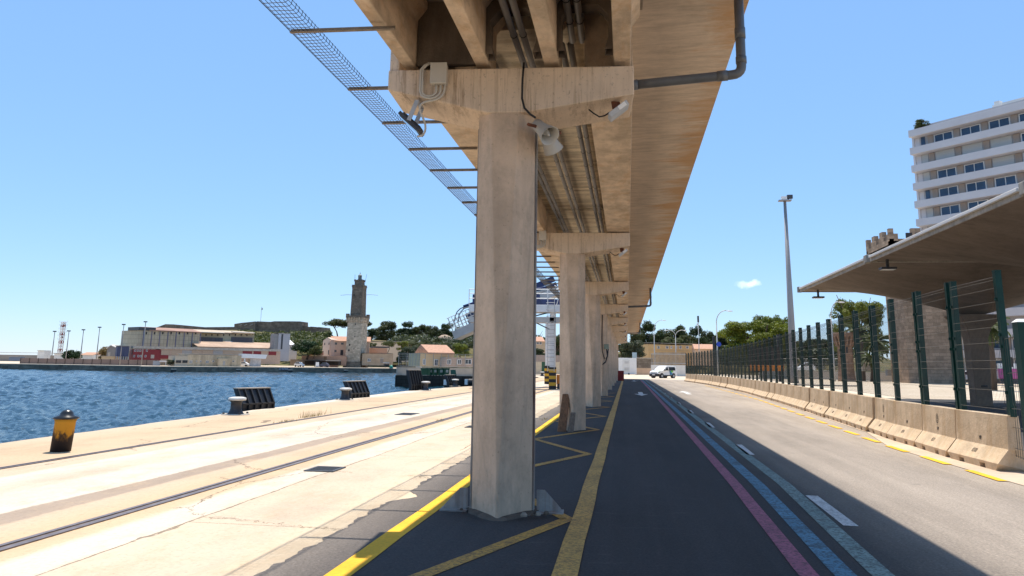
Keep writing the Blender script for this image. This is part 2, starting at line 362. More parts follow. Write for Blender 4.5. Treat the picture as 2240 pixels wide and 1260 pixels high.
for a, b in zip(quay_edge[:-1], quay_edge[1:]):
    n_ = max(1, int(math.dist(a, b) / 0.45)); o1 = 0.0
    for k in range(n_):
        o1 = o1 * 0.6 + rq.uniform(-0.05, 0.05) - (0.12 if rq.random() < 0.03 else 0); qe.append((a[0] + (b[0] - a[0]) * k / n_ + (o1 if b[1] > 0 else 0), a[1] + (b[1] - a[1]) * k / n_))
quay_edge = qe + [quay_edge[-1]]
land = far + quay_edge + [(150, -60), (900, 900), (900, 4000), (-420, 4000)]
m = MB(); nn = len(land)
m.add([(x, y, 0.0) for x, y in land] + [(x, y, -4.0) for x, y in land], [tuple(range(nn))[::-1]] + [(i, (i + 1) % nn, nn + (i + 1) % nn, nn + i) for i in range(len(far) + len(quay_edge) - 1)])
gmat = apron_mat()
g_o = m.build('ground', gmat); fixnormals(g_o); tag(g_o, kind='structure')
def sheet(name, pts, mat, z):
    o = MB().add([(x, y, z) for x, y in pts], [tuple(range(len(pts)))]).build(name, mat)
    if o.data.polygons[0].normal.z < 0: o.data.flip_normals()
    return tag(o, kind='structure')
yard = plaza_mat()
sheet('yard', [(-20, 108), (150, 108), (900, 900), (900, 3000), (-33, 3000), (-33, 126), (-28, 109)], yard, 0.004)
sheet('far_quay', [(-330, 199), (-131, 198), (-123, 190), (-103.5, 229.5), (-77, 256), (-42, 262), (-42, 900), (-400, 900)], yard, 0.004)
sheet('canopy_shade_sheet', [(9.2, 10), (26, 10), (26, 49), (10.4, 49), (8.6, 40), (7.6, 24), (7.3, 14)], simple('shaded_canopy_asphalt', (0.045, 0.042, 0.042), 0.9, 0.2, 0.5), 0.016)  # dark asphalt sheet with the canopy's deep shadow put into its colour
sheet('side_yard', [(6.9, -60), (150, -60), (150, 108), (7.9, 108), (8.2, 66), (7.6, 40), (6.6, 21), (6.4, 14)], yard, 0.008)

# quay wall faces: a weathered stone facing in front of the far quays
def stone_wall_mat(name, c, mortar, s=1.0, bw=0.9, bh=0.4):
    n = N(name)
    b = n.new('ShaderNodeTexBrick'); b.inputs['Scale'].default_value = s; b.inputs['Brick Width'].default_value = bw; b.inputs['Row Height'].default_value = bh
    b.inputs['Mortar Size'].default_value = 0.025; b.inputs['Color1'].default_value = (*sc(c, 1.15), 1); b.inputs['Color2'].default_value = (*sc(c, 0.75), 1); b.inputs['Mortar'].default_value = (*mortar, 1)
    ax = n.new('ShaderNodeSeparateXYZ'); n.l(n.co(), ax.inputs[0]); cb = n.new('ShaderNodeCombineXYZ')
    n.l(n.math('ADD', ax.outputs[0], ax.outputs[1]), cb.inputs[0]); n.l(ax.outputs[2], cb.inputs[1]); n.l(cb.outputs[0], b.inputs['Vector'])
    col = n.mix(1.0, b.outputs[0], n.ramp(n.noise(0.7, 6, 0.7), [(0.3, 0.62), (0.7, 1.2)]), 'MULTIPLY')
    n.bump(n.noise(6, 5, 0.7), 0.5, 0.05)
    return n.done(col, 0.95, 0, 0.1)
MT['quaystone'] = stone_wall_mat('quay_facing_stone', (0.20, 0.185, 0.15), (0.13, 0.12, 0.1), 1, 1.6, 0.6)
MT['darkstone'] = stone_wall_mat('dark_pier_stone', (0.05, 0.047, 0.042), (0.025, 0.024, 0.02), 1, 1.2, 0.5)
def qwall(name, pts, mat, zt, zb, th, label):
    m = MB()
    for a, b in zip(pts[:-1], pts[1:]):
        a, b = Vector((*a, 0)), Vector((*b, 0)); d = (b - a).normalized(); nv = Vector((d.y, -d.x, 0)) * th
        m.loft([[a + nv + Vector((0, 0, zb)), a - nv * 0.5 + Vector((0, 0, zb)), a - nv * 0.5 + Vector((0, 0, zt)), a + nv + Vector((0, 0, zt))],
                [b + nv + Vector((0, 0, zb)), b - nv * 0.5 + Vector((0, 0, zb)), b - nv * 0.5 + Vector((0, 0, zt)), b + nv + Vector((0, 0, zt))]])
    o = m.build(name, mat); fixnormals(o); return tag(o, label, 'quay wall')
qwall('quay_wall', [(-329, 194), (-129.2, 193.5)], MT['quaystone'], -0.12, -3, 0.25, 'grey stone quay wall at the left, below the long brown wall')
qwall('quay_wall', [(-129, 193.3), (-122.5, 184.4), (-100.9, 227.1), (-75.8, 252.5), (-41, 257.8)], MT['quaystone'], -0.12, -3, 0.25, 'grey stone quay wall below the lighthouse, carrying the blue warning sign')
qwall('quay_wall', [(-33.2, 124), (-30.4, 101.9), (-11.9, 105.9)], MT['darkstone'], 0.06, -3, 0.3, 'dark stone face of the pier behind the black rubber fenders')

# ---------------------------------------------------------------- road
def asphalt_mat():
    n = N('asphalt')
    g = n.co(False); sp = n.new('ShaderNodeSeparateXYZ'); n.l(g, sp.inputs[0])
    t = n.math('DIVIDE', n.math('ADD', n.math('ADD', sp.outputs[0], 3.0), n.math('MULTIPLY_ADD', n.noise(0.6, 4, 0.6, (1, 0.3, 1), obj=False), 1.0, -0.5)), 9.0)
    lane = n.ramp(t, [(0.03, (0.17, 0.145, 0.125)), (0.1, (0.062, 0.054, 0.052)), (0.5, (0.050, 0.044, 0.043)), (0.57, (0.085, 0.073, 0.065)), (0.68, (0.275, 0.232, 0.192)), (0.85, (0.32, 0.27, 0.224)), (0.93, (0.35, 0.29, 0.232))])  # viaduct shade painted in: lane darker under the deck, lighter in the sun
    ag = n.ramp(n.noise(38, 5, 0.8, obj=False), [(0.30, 0.55), (0.48, 0.95), (0.56, 1.05), (0.72, 1.7)])
    col = n.mix(1.0, lane, ag, 'MULTIPLY')
    pt = n.ramp(n.noise(0.35, 7, 0.7, (1.6, 0.35, 1), obj=False), [(0.3, 0.74), (0.5, 1.0), (0.72, 1.18)])
    col = n.mix(1.0, col, pt, 'MULTIPLY')
    scuf = n.ramp(n.noise(2.6, 7, 0.8, (0.35, 1.8, 1), obj=False, dist=0.6), [(0.58, 0.0), (0.74, 0.35)]); col = n.mix(scuf, col, (0.17, 0.15, 0.14))
    wr = n.ramp(n.noise(0.9, 4, 0.6, (2.4, 0.05, 1), obj=False), [(0.44, 0.93), (0.56, 1.03)]); col = n.mix(1.0, col, wr, 'MULTIPLY')
    oil = n.ramp(n.noise(1.3, 6, 0.75, (1.2, 0.6, 1), obj=False), [(0.62, 0.0), (0.74, 0.45)])
    col = n.mix(oil, col, (0.05, 0.045, 0.045))
    n.bump(n.noise(90, 3, 0.7, obj=False), 0.4, 0.008)
    return n.done(col, 0.88, 0, 0.25)
random.seed(5)
edge = []
y = -30.0; jx = 0.0
while y < 106:
    jx = jx * 0.45 + random.uniform(-0.035, 0.035); edge.append((-2.78 + jx + (0.22 * math.exp(-((y - 9.6) / 0.25) ** 2)), y)); y += 0.07
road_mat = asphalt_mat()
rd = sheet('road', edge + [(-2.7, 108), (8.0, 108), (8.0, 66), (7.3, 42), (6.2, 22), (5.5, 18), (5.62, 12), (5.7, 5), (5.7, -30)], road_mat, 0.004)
sheet('kerb_strip', [(5.5, 18), (5.62, 12), (5.7, 5), (5.7, -30), (7.2, -30), (7.2, 13), (7.2, 20), (8.4, 40), (9, 66), (8.6, 108), (8.0, 108), (8.0, 66), (7.3, 42), (6.2, 22)], simple('kerb_concrete', (0.52, 0.40, 0.29), 0.9, 0.2, 0.8), 0.012)
def paint(name, c, wear=0.45, wscale=6, under=(0.058, 0.05, 0.049)):
    n = N(name)
    f = n.ramp(n.noise(wscale, 8, 0.78, obj=False), [(0.5 - 0.22 * (1 - wear), 1.0), (0.5 + wear * 0.02 + 0.1, 0.0)])
    f2 = n.ramp(n.noise(30, 5, 0.8, obj=False), [(0.42, min(0.85, wear)), (0.52, 0.0)])
    base = n.mix(1.0, c, n.ramp(n.noise(1.5, 5, 0.6, obj=False), [(0.3, 0.8), (0.7, 1.12)]), 'MULTIPLY')
    k = n.math('MAXIMUM', n.math('MULTIPLY', n.math('SUBTRACT', 1.0, f), 0.0), f2)
    big = n.ramp(n.noise(wscale, 8, 0.78, obj=False), [(0.60 - wear * 0.12, 0.0), (0.72 - wear * 0.12, 0.75)])
    col = n.mix(n.math('MAXIMUM', k, big), base, under)
    return n.done(col, 0.8, 0, 0.25)
PY = paint('yellow_road_paint', (0.66, 0.37, 0.10), 0.6)
PYB = paint('bright_yellow_road_paint', (0.86, 0.47, 0.025), 0.15, 3)
PYZ = paint('worn_yellow_road_paint', (0.62, 0.33, 0.07), 0.7)
PP = paint('pink_road_paint', (0.42, 0.135, 0.19), 0.75, 8)
PB = paint('blue_road_paint', (0.12, 0.27, 0.37), 1.0, 4)
PG = paint('pale_green_road_paint', (0.25, 0.33, 0.30), 0.85, 6)
PW = paint('white_road_paint', (0.70, 0.68, 0.65), 0.5, 7)
def ribbon(pts, wd, mat, z=0.009, name='road_marking'):
    m = MB(); L = []
    for i, p in enumerate(pts):
        a = Vector(pts[max(0, i - 1)]); b = Vector(pts[min(len(pts) - 1, i + 1)]); d = (b - a).normalized(); nv = Vector((-d.y, d.x)) * wd / 2
        L.append((Vector(p) + nv, Vector(p) - nv))
    for (a, b), (c, d) in zip(L[:-1], L[1:]): m.quad((*b, z), (*d, z), (*c, z), (*a, z))
    return tag(m.build(name, mat), kind='structure')
def rl(X, y0, y1, n=60, amp=0.015, seed=1):
    rr = random.Random(seed); return [(X + rr.uniform(-amp, amp) * 0.5, y0 + (y1 - y0) * i / n) for i in range(n + 1)]
ribbon(rl(-2.2, -10, 100, 100), 0.20, PYB)
ribbon(rl(-0.5, -10, 100, 100), 0.20, PY, 0.013)
zz = [(-2.05, 4.9), (-0.64, 8.6), (-2.05, 11.55), (-0.72, 14.85), (-2.05, 17.5), (-0.75, 20.5), (-2.05, 23.2), (-0.72, 26.0), (-2.05, 28.8), (-0.72, 31.8), (-2.05, 34.4), (-0.72, 37.4), (-2.05, 40), (-0.72, 43), (-2.05, 46), (-0.72, 49)]
for a, b in zip(zz[:-1], zz[1:]): ribbon([a, b], 0.15, PYZ, 0.009)
ribbon([(1.40, -10), (1.40, 7), (1.48, 11.6), (1.56, 28.5), (1.66, 61), (1.7, 98)], 0.158, PP)
ribbon([(1.66, -10), (1.69, 7), (1.80, 11.7), (1.84, 25), (1.88, 58), (1.9, 98)], 0.175, PB)
ribbon([(1.95, -10), (1.99, 7), (2.18, 11.8), (2.24, 33), (2.28, 60), (2.3, 98)], 0.18, PG)
for k in range(14):
    y0 = 8.9 + 6.68 * k - 6.68
    if k == 0: continue
    ribbon([(2.29, y0), (2.33, y0 + 1.95)], 0.15, PW)
for k in range(32):
    y0 = 10.9 + 2.02 * k; X = 5.52 if y0 < 17 else 5.45 + 0.0 * y0
    if y0 > 17: X = 5.5 + (y0 - 17) * 0.052 if y0 < 42 else 6.8 + (y0 - 42) * 0.012
    ribbon([(X, y0), (X - 0.0 + 0.02, y0 + 1.25)], 0.14, PYB, 0.016)
def arrow(x, y, s, dirn, mat):
    pts = [(0, -1.6), (0.42, -0.2), (0.14, -0.2), (0.14, 1.6), (-0.14, 1.6), (-0.14, -0.2), (-0.42, -0.2)]
    P = [(x + px * s[0], y + py * s[1] * dirn) for px, py in pts]
    m = MB().add([(*p, 0.009) for p in P], [(0, 1, 6), (2, 3, 4, 5)]); o = m.build('road_marking', mat)
    for p in o.data.polygons: pass
    fixnormals(o)
    tag(o, kind='structure')
arrow(0.83, 48.5, (1, 2.0), 1, PW); arrow(3.78, 52.5, (1, 2.0), -1, PW); arrow(0.83, 92, (1, 1.6), 1, PW)

# crane rails let into the quay
for X, lab in ((-9.12, 'thin dark crane rail let into the quay nearer the water'), (-5.32, 'broad dark crane rail between the drains and the gravel strip')):
    wd = 0.05 if X < -6 else 0.075
    root = thing('crane_rail', lab, 'rail', (X, 40, 0))
    m = MB(); m.box(-wd, -0.018, -70, 66, -0.05, 0.012); m.box(0.03, wd + 0.03, -70, 66, -0.05, 0.012); m.build('rail_flange', MT['rail'], root)
    MB().box(-0.018, 0.03, -70, 66, -0.05, 0.003).build('rail_groove', simple('rail_groove_dirt', (0.14, 0.1, 0.075), 0.95, 0.5, 4, stretch=(1, 0.4, 1)), root)
for (x, y, sx, sy, lab) in ((-4.56, 11.68, 0.23, 0.27, 'drain grate in the pale slab nearest the camera'), (-7.02, 24.8, 0.28, 0.5, 'rusty drain cover between the two crane rails'), (-3.9, 20.4, 0.26, 0.3, 'small drain cover left of the first pillar')):
    root = thing('drain_grate', lab, 'drain', (x, y, 0))
    m = MB()
    for a, b, c, d in ((-sx, sx, -sy, -sy + 0.05), (-sx, sx, sy - 0.05, sy), (-sx, -sx + 0.05, -sy + 0.05, sy - 0.05), (sx - 0.05, sx, -sy + 0.05, sy - 0.05)): m.box(a, b, c, d, -0.03, 0.014)
    m.build('frame', MT['iron'], root)
    m = MB(); k = -sy + 0.09
    while k < sy - 0.07: m.box(-sx + 0.05, sx - 0.05, k, k + 0.04, -0.02, 0.01); k += 0.09
    m.build('bars', MT['iron'], root)
    MB().box(-sx + 0.05, sx - 0.05, -sy + 0.05, sy - 0.05, -0.04, 0.002).build('pit', MT['black'], root)

# ---------------------------------------------------------------- viaduct
SK = R(3.4)     # the crossheads stand slightly skewed to the deck
PYS = [8.92, 20.42, 32.35, 44.2, 56.0, 67.7, 79.5, 91.3, 103.0]
PX = -1.395
def pillar_shaft():
    # bottom: diamond of four corners; top: octagon. every diamond corner opens into two octagon corners
    hw, hd = 0.335, 0.54
    m = MB(); lev = [(0.0, 0.0), (0.25, 0.0), (1.5, 0.24), (3.0, 0.58), (4.55, 1.0)]
    rings = []
    top = [(-0.165, -0.42), (0.165, -0.42), (0.335, -0.20), (0.335, 0.20), (0.165, 0.42), (-0.165, 0.42), (-0.335, 0.20), (-0.335, -0.20)]
    bot = [(-0.012, -hd), (0.012, -hd), (hw, -0.06), (hw, 0.06), (0.012, hd), (-0.012, hd), (-hw, 0.06), (-hw, -0.06)]
    for z, t in lev: rings.append([(b[0] + (a[0] - b[0]) * t, b[1] + (a[1] - b[1]) * t, z) for a, b in zip(top, bot)])
    return m.loft(rings)
def crosshead():
    prof = [(-1.41, 5.05), (-1.41, 4.80), (-0.20, 4.50), (0.24, 4.50), (1.50, 4.70), (1.50, 5.05)]
    return MB().prism(prof, 'y', -0.43, 0.43)
def pillar(i):
    lab = ['nearest concrete pillar, with white steel gussets at its foot and two horns under its head', 'second concrete pillar from the camera, with old timbers leaning on it'] + ['%s concrete pillar from the camera in the viaduct row' % ordw(k) for k in range(2, 9)]
    return lab[i]
pill0 = thing('viaduct_pillar', pillar(0), 'pillar', (PX, PYS[0], 0), SK, 'pillars of the viaduct')
fixnormals(pillar_shaft().build('shaft', MT['pillar'], pill0, bevel=0.012))
fixnormals(crosshead().build('crosshead', MT['cap'], pill0, bevel=0.015))
fixnormals(MB().box(-1.405, -1.29, -0.40, 0.40, 5.051, 5.42).build('end_stop', MT['cap'], pill0, bevel=0.015))
for i in range(1, 9): clone(pill0, (PX + 0.0, PYS[i], 0), SK, pillar(i))
rg = random.Random(4); ring = []
for k in range(26):
    t = 2 * math.pi * k / 26; q = 1 / max(abs(math.cos(t)) / 0.42 + abs(math.sin(t)) / 0.66, 0.01); q *= rg.uniform(0.98, 1.14); ring.append((q * math.cos(t), q * math.sin(t)))
fixnormals(MB().loft([[(x, y, 0.0) for x, y in ring], [(x * 0.97, y * 0.97, 0.026) for x, y in ring], [(x * 0.8, y * 0.8, 0.04) for x, y in ring]]).build('grout_collar', concrete('dirty_grout', (0.16, 0.13, 0.105), 0.3, stain=(0.04, 0.035, 0.03), stainamt=0.7, sstretch=(3, 3, 3)), pill0))
for k, (x, y, r) in enumerate(((0.30, -0.42, 0.035), (0.44, -0.33, 0.028), (0.52, -0.25, 0.03), (0.39, -0.36, 0.02), (-0.42, -0.2, 0.018))):
    st_ = fixnormals(tag(MB().lathe([(0, 0), (r, 0.1 * r), (r * 1.1, r * 0.6), (r * 0.6, r * 1.2), (0, r * 1.3)], 7, (PX + x, PYS[0] + y, 0.03)).build('stone', MT['shade_dirt'] if k > 1 else simple('dusty_stone', (0.3, 0.26, 0.21), 0.9, 0.2, 20)), ['pale stone beside the right foot of the nearest pillar', 'pale stone in front of the right gusset', 'stone under the slope of the right gusset', 'smallest pebble beside the right gusset', 'pebble by the left gusset of the nearest pillar'][k], 'stone'))
# steel channels and gussets only on the nearest pillar
for s in (-1, 1):
    m = MB(); xx = 0.352 * s
    m.box(min(xx, xx + 0.02 * s) - 0.012 * s, max(xx, xx + 0.02 * s) - 0.012 * s, -0.05, 0.05, 0.0, 4.42)
    m.build('steel_channel', concrete('rusting_channel_paint', (0.42, 0.40, 0.37), 0.3, stain=(0.13, 0.035, 0.015), stainamt=0.9, sstretch=(4, 4, 0.5)), pill0)
    m = MB(); a = 0.385 * s
    m.prism([(a, 0.02), (a + 0.27 * s, 0.02), (a + 0.27 * s, 0.05), (a + 0.09 * s, 0.24), (a, 0.24)], 'y', -0.006, 0.006)
    m.box(min(a, a + 0.3 * s), max(a, a + 0.3 * s), -0.12, 0.12, 0.0, 0.02)
    fixnormals(m.build('gusset', concrete('gusset_paint', (0.36, 0.36, 0.35), 0.2, stain=(0.2, 0.08, 0.04), stainamt=0.5), pill0))

deck = thing('viaduct_deck', 'weathered concrete deck of the viaduct overhead', 'viaduct', (0, 0, 0))
Y1, YE = 8.92, 106.5
# near span: four narrow girders under a slab
for xa, xb in ((-2.63, -2.47), (-1.745, -1.575), (-0.925, -0.745), (-0.105, 0.095)):
    prof = [(xa, 5.12), (xb, 5.12), (xb, 5.70), (xb + 0.12, 5.86), (xb + 0.12, 5.95), (xa - 0.12 if xa > -2.6 else xa, 5.95), (xa - 0.12 if xa > -2.6 else xa, 5.86), (xa, 5.70)]
    fixnormals(MB().prism(prof, 'y', -14, Y1 + 0.1).build('girder', MT['girder'], deck, bevel=0.012))
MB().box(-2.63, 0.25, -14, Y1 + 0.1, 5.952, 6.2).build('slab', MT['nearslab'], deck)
def diaphragm(xa, xb):
    w_ = xb - xa; r = 0.14; pts = [(xa, 5.95), (xa, 5.13), (xa + 0.1, 5.13), (xa + 0.05, 5.3)]
    hole = [(xa + 0.09, 5.13), (xa + 0.05, 5.28), (xa + 0.05, 5.55), (xa + 0.16, 5.68), (xb - 0.16, 5.68), (xb - 0.05, 5.55), (xb - 0.05, 5.28), (xb - 0.09, 5.13)]
    m = MB(); outer = [(xa, 5.13), (xa, 5.28), (xa, 5.55), (xa, 5.95), (xb, 5.95), (xb, 5.55), (xb, 5.28), (xb, 5.13)]
    for y0, y1 in ((8.25, 8.45),):
        n_ = 8; vs = [(p[0], y0, p[1]) for p in outer] + [(p[0], y0, p[1]) for p in hole] + [(p[0], y1, p[1]) for p in outer] + [(p[0], y1, p[1]) for p in hole]
        fs = []
        for i in range(n_ - 1):
            fs += [(i, i + 1, n_ + i + 1, n_ + i), (2 * n_ + i, 3 * n_ + i, 3 * n_ + i + 1, 2 * n_ + i + 1), (n_ + i, n_ + i + 1, 3 * n_ + i + 1, 3 * n_ + i)]
        m.add(vs, fs)
    return m
for xa, xb in ((-1.57, -0.93), (-0.74, -0.11)): fixnormals(diaphragm(xa, xb).build('diaphragm', MT['shade_dirt'], deck))
MB().box(-2.46, -1.75, 8.5, 8.6, 5.13, 5.94).build('diaphragm', MT['shade_dirt'], deck)
# far spans: two broad edge beams with a slab between them
for i in range(8):
    ya, yb = PYS[i] + 0.1, (PYS[i + 1] - 0.02 if i < 7 else YE)
    ya = ya + 0.02
    MB().box(-2.66, -2.10, ya, yb, 5.08, 6.0).build('edge_beam', MT['girder'], deck, bevel=0.012)
    MB().box(-0.47, 0.12, ya, yb, 5.08, 6.0).build('edge_beam', MT['girder'], deck, bevel=0.012)
    MB().box(-2.1, -0.47, ya, yb, 5.78, 6.0).build('slab', MT['slab'], deck)
MB().box(-2.66, 1.5, Y1 + 0.14, YE, 6.02, 6.2).build('deck_top', MT['slab'], deck)
# cantilever on the road side, cast in bays with open joints
ys = [-14.0]
k = -3.1
while k < YE: ys.append(k); k += 5.87
ys.append(YE)
pn = MB()
for a, b in zip(ys[:-1], ys[1:]):
    pn.loft([[(0.097, a + 0.02, 5.97), (1.53, a + 0.02 + 1.43 * math.tan(SK), 6.0), (1.53, a + 0.02 + 1.43 * math.tan(SK), 6.018), (0.097, a + 0.02, 6.018)],
             [(0.097, b - 0.004, 5.97), (1.53, b - 0.004 + 1.43 * math.tan(SK), 6.0), (1.53, b - 0.004 + 1.43 * math.tan(SK), 6.018), (0.097, b - 0.004, 6.018)]])
fixnormals(pn.build('cantilever_soffit', MT['soffit'], deck))
MB().prism([(1.50, 6.02), (1.535, 6.02), (2.13, 7.74), (2.05, 7.76), (1.50, 6.2)], 'y', -14, YE).build('parapet', MT['edge'], deck)  # unseen parapet, added and flared so the deck's shadow falls further over the road

# wire mesh guard along the water side
guard = thing('mesh_guard', 'long wire mesh guard strip held out on brackets along the viaduct edge', 'mesh guard', (-3.36, 0, 5.06))
bys = [7.25, 9.0, 10.42] + [10.42 + 1.405 * k for k in range(1, 66)]
for i, by in enumerate(bys):
    if by > 104: break
    m = MB(); dx = 1.0 if i != 1 else 0.6
    m.box(-0.14, dx, -0.022, 0.022, -0.02, -0.014); m.box(-0.14, dx, 0.016, 0.022, -0.014, 0.03)
    o = m.build('bracket', MT['bracket'], guard, loc=(0, by, 0)); o.rotation_euler = (0, 0, SK * 0.6)
random.seed(3)
m = MB(); y0, y1 = 3.5, 104.0; lx = [-0.155, -0.14, -0.095, -0.05, -0.005, 0.04, 0.085]
def dents(y): return 0.02 * math.sin(y * 1.7) + (0.05 * math.exp(-((y - 7.6) / 0.3) ** 2))
for x in lx + [None, None]:
    for k in range(60):
        a = y0 + (y1 - y0) * k / 60; b = y0 + (y1 - y0) * (k + 1) / 60
        if x is None: continue
        m.tube([(x + 0.006 * math.sin(a * 2), a, 0.012 + 0.3 * dents(a) * 0.2), (x + 0.006 * math.sin(b * 2), b, 0.012 + 0.3 * dents(b) * 0.2)], 0.004 if x > -0.15 else 0.006, 4, False)
for xx, zz_ in ((0.115, 0.035), (0.118, 0.075)):
    for k in range(60):
        a = y0 + (y1 - y0) * k / 60; b = y0 + (y1 - y0) * (k + 1) / 60
        m.tube([(xx + 0.5 * dents(a) * 0.2, a, zz_), (xx + 0.5 * dents(b) * 0.2, b, zz_)], 0.004, 4, False)
y = y0
while y < y1:
    d = dents(y) * 0.1; j = random.uniform(-0.008, 0.008)
    m.tube([(-0.155, y, 0.008), (0.085, y + 0.012 + j, 0.012 + d), (0.11, y + 0.014 + j, 0.03), (0.12, y + 0.014 + j, 0.085)], 0.004, 3, False); y += 0.082
m.build('wire_mesh', MT['wire'], guard)

# ---------------------------------------------------------------- things fixed to the viaduct
CAPR = Matrix.Rotation(SK, 4, 'Z')
def capw(i, x, y, z):
    v = CAPR @ Vector((x, y, z)); return Vector((PX + v.x, PYS[i] + v.y, v.z))
def jbox(i):
    r = thing('junction_box', '', 'junction box', capw(i, -0.78, -0.43, 4.95), SK, 'junction boxes on the pillar heads')
    MB().box(-0.092, 0.092, -0.11, -0.004, -0.115, 0.13).build('case', MT['box'], r, bevel=0.008)
    MB().box(-0.098, 0.098, -0.128, -0.111, -0.122, 0.136).build('lid', MT['box'], r, bevel=0.006)
    for a, px, z1, xo in ((0, -0.03, -0.22, -0.2), (1, 0.02, -0.26, -0.225)):
        pts = [(px, -0.05, -0.11), (px, -0.05, -0.16)]
        for t in range(7): th = math.pi * t / 6; c = (px + xo) / 2; rr = (px - xo) / 2; pts.append((c + rr * math.cos(th), -0.05, -0.19 - rr * 0.75 * math.sin(th)))
        pts += [(xo, -0.05, 0.08), (xo + 0.04, -0.05, 0.13), (xo + 0.1, -0.05, 0.16)]
        MB().tube(pts, 0.013, 8).build('conduit_loop', MT['box'], r, True)
    pts = [(0.07, -0.05, -0.11), (0.07, -0.05, -0.2), (0.04, -0.05, -0.26), (-0.03, -0.04, -0.3), (-0.14, -0.03, -0.31), (-0.22, -0.02, -0.33), (-0.24, -0.02, -0.4), (-0.19, 0.02, -0.5), (-0.16, 0.04, -0.58), (-0.165, 0.06, -0.66), (-0.21, 0.08, -0.705), (-0.265, 0.09, -0.70)]
    P2 = []
    for k in range(len(pts) - 1):
        a, b = Vector(pts[k]), Vector(pts[k + 1]); P2 += [a, a.lerp(b, 0.5)]
    P2.append(Vector(pts[-1]))
    for _ in range(2): P2 = [P2[0]] + [(P2[k - 1] + P2[k] * 2 + P2[k + 1]) / 4 for k in range(1, len(P2) - 1)] + [P2[-1]]
    MB().tube(P2, 0.013, 8).build('lamp_cable', MT['box'], r, True)
    return r
def floodL():
    r = thing('floodlight', '', 'floodlight', (0, 0, 0), 0, 'floodlights hung under the pillar heads')
    t = R(42); c, s_ = math.cos(t), math.sin(t)
    def q(x, y, z): return (x * c + z * s_, y, -x * s_ + z * c)
    m = MB()
    for hx, z0, z1, hy in ((0.17, -0.022, 0.022, 0.13), (0.14, 0.022, 0.045, 0.1)):
        m.loft([[q(-hx, -hy, z), q(hx, -hy, z), q(hx, hy, z), q(-hx, hy, z)] for z in (z0, z1)])
    fixnormals(m.build('housing', MT['dsteel'], r, bevel=0.006))
    fixnormals(MB().loft([[q(-0.14, -0.1, z), q(0.14, -0.1, z), q(0.14, 0.1, z), q(-0.14, 0.1, z)] for z in (-0.03, -0.0225)]).build('lens', MT['glass'], r))
    m = MB()
    for y in (-0.145, 0.145): m.bar((0, y, 0), (0.09, y, 0.24), 0.012, 0.05)
    m.bar((0.09, -0.152, 0.245), (0.09, 0.152, 0.245), 0.05, 0.012)
    fixnormals(m.build('yoke', MT['steel'], r)); return r
def floodR():
    r = thing('floodlight', '', 'floodlight', (0, 0, 0), 0, 'floodlights hung under the pillar heads')
    t = R(-38); c, s_ = math.cos(t), math.sin(t)
    def q(x, y, z): return (x * c + z * s_, y - 0.35 * z, -x * s_ + z * c)
    fixnormals(MB().loft([[q(-0.13, -0.1, z), q(0.13, -0.1, z), q(0.13, 0.1, z), q(-0.13, 0.1, z)] for z in (-0.03, 0.03)]).build('housing', MT['steel'], r, bevel=0.006))
    fixnormals(MB().loft([[q(0.0, -0.108, z), q(0.1, -0.108, z), q(0.1, -0.1005, z), q(0.0, -0.1005, z)] for z in (-0.022, 0.022)]).build('lens', MT['white'], r))
    fixnormals(MB().bar((-0.02, 0.0, 0.03), (-0.03, 0.05, 0.13), 0.1, 0.02).build('bracket', MT['rust'], r))
    pts = [(-0.1, -0.02, -0.02), (-0.16, -0.02, -0.06), (-0.22, -0.01, -0.07), (-0.29, 0.0, -0.02), (-0.34, 0.02, 0.03)]
    MB().tube(pts, 0.009, 6).build('cable', MT['black'], r, True); return r
WHICH = ['on the nearest pillar head', 'on the second pillar head', 'on the third pillar head', 'on the fourth pillar head', 'on the fifth pillar head', 'on the sixth pillar head', 'on the seventh pillar head', 'on the eighth pillar head']
j0 = jbox(0); j0['label'] = 'beige junction box with looped conduits ' + WHICH[0]
fl0 = floodL(); fl0.location = capw(0, -1.14, -0.28, 4.42); fl0.rotation_euler = (0, 0, SK); fl0['label'] = 'dark floodlight tilted to the water, hanging ' + WHICH[0]
fr0 = floodR(); fr0.location = capw(0, 1.32, -0.33, 4.53); fr0.rotation_euler = (0, 0, SK); fr0['label'] = 'grey floodlight facing the road ' + WHICH[0]
for i in range(1, 8):
    if i < 3:
        clone(j0, capw(i, -0.78, -0.43, 4.95), SK, 'beige junction box with looped conduits ' + WHICH[i])
        clone(fl0, capw(i, -1.14, -0.28, 4.42), SK, 'dark floodlight tilted to the water, hanging ' + WHICH[i])
    clone(fr0, capw(i, 1.32, -0.33, 4.53), SK, 'grey floodlight facing the road ' + WHICH[i])

def horn():
    r = thing('horn_loudspeaker', '', 'loudspeaker', (0, 0, 0), 0, 'horn loudspeakers on the nearest pillar')
    pr = [(0.045, -0.17), (0.068, -0.165), (0.075, -0.05), (0.098, 0.05), (0.118, 0.13), (0.121, 0.135), (0.112, 0.13), (0.09, 0.05), (0.068, -0.05), (0.05, -0.12)]
    o = MB().lathe(pr, 28).build('bell', MT['box'], r, True); fixnormals(o)
    fixnormals(MB().lathe([(0.06, -0.1), (0.055, -0.02), (0.035, 0.06), (0.016, 0.1), (0.014, 0.115), (0.0, 0.118)], 20).build('cone', MT['box'], r, True))
    fixnormals(MB().bar((-0.2, 0, -0.07), (0.05, 0, -0.09), 0.03, 0.03).build('bracket', MT['rust'], r)); return r
h1 = horn(); h1['label'] = 'upper beige horn loudspeaker with its mouth turned to the road'
d = Vector((0.55, -0.48, -0.62)).normalized()
h1.rotation_euler = d.to_track_quat('Z', 'Y').to_euler(); h1.location = aty(1190, 286, 8.42)
h2 = clone(h1, label='lower beige horn loudspeaker facing away behind the upper one'); d = Vector((0.35, 0.62, -0.7)).normalized()
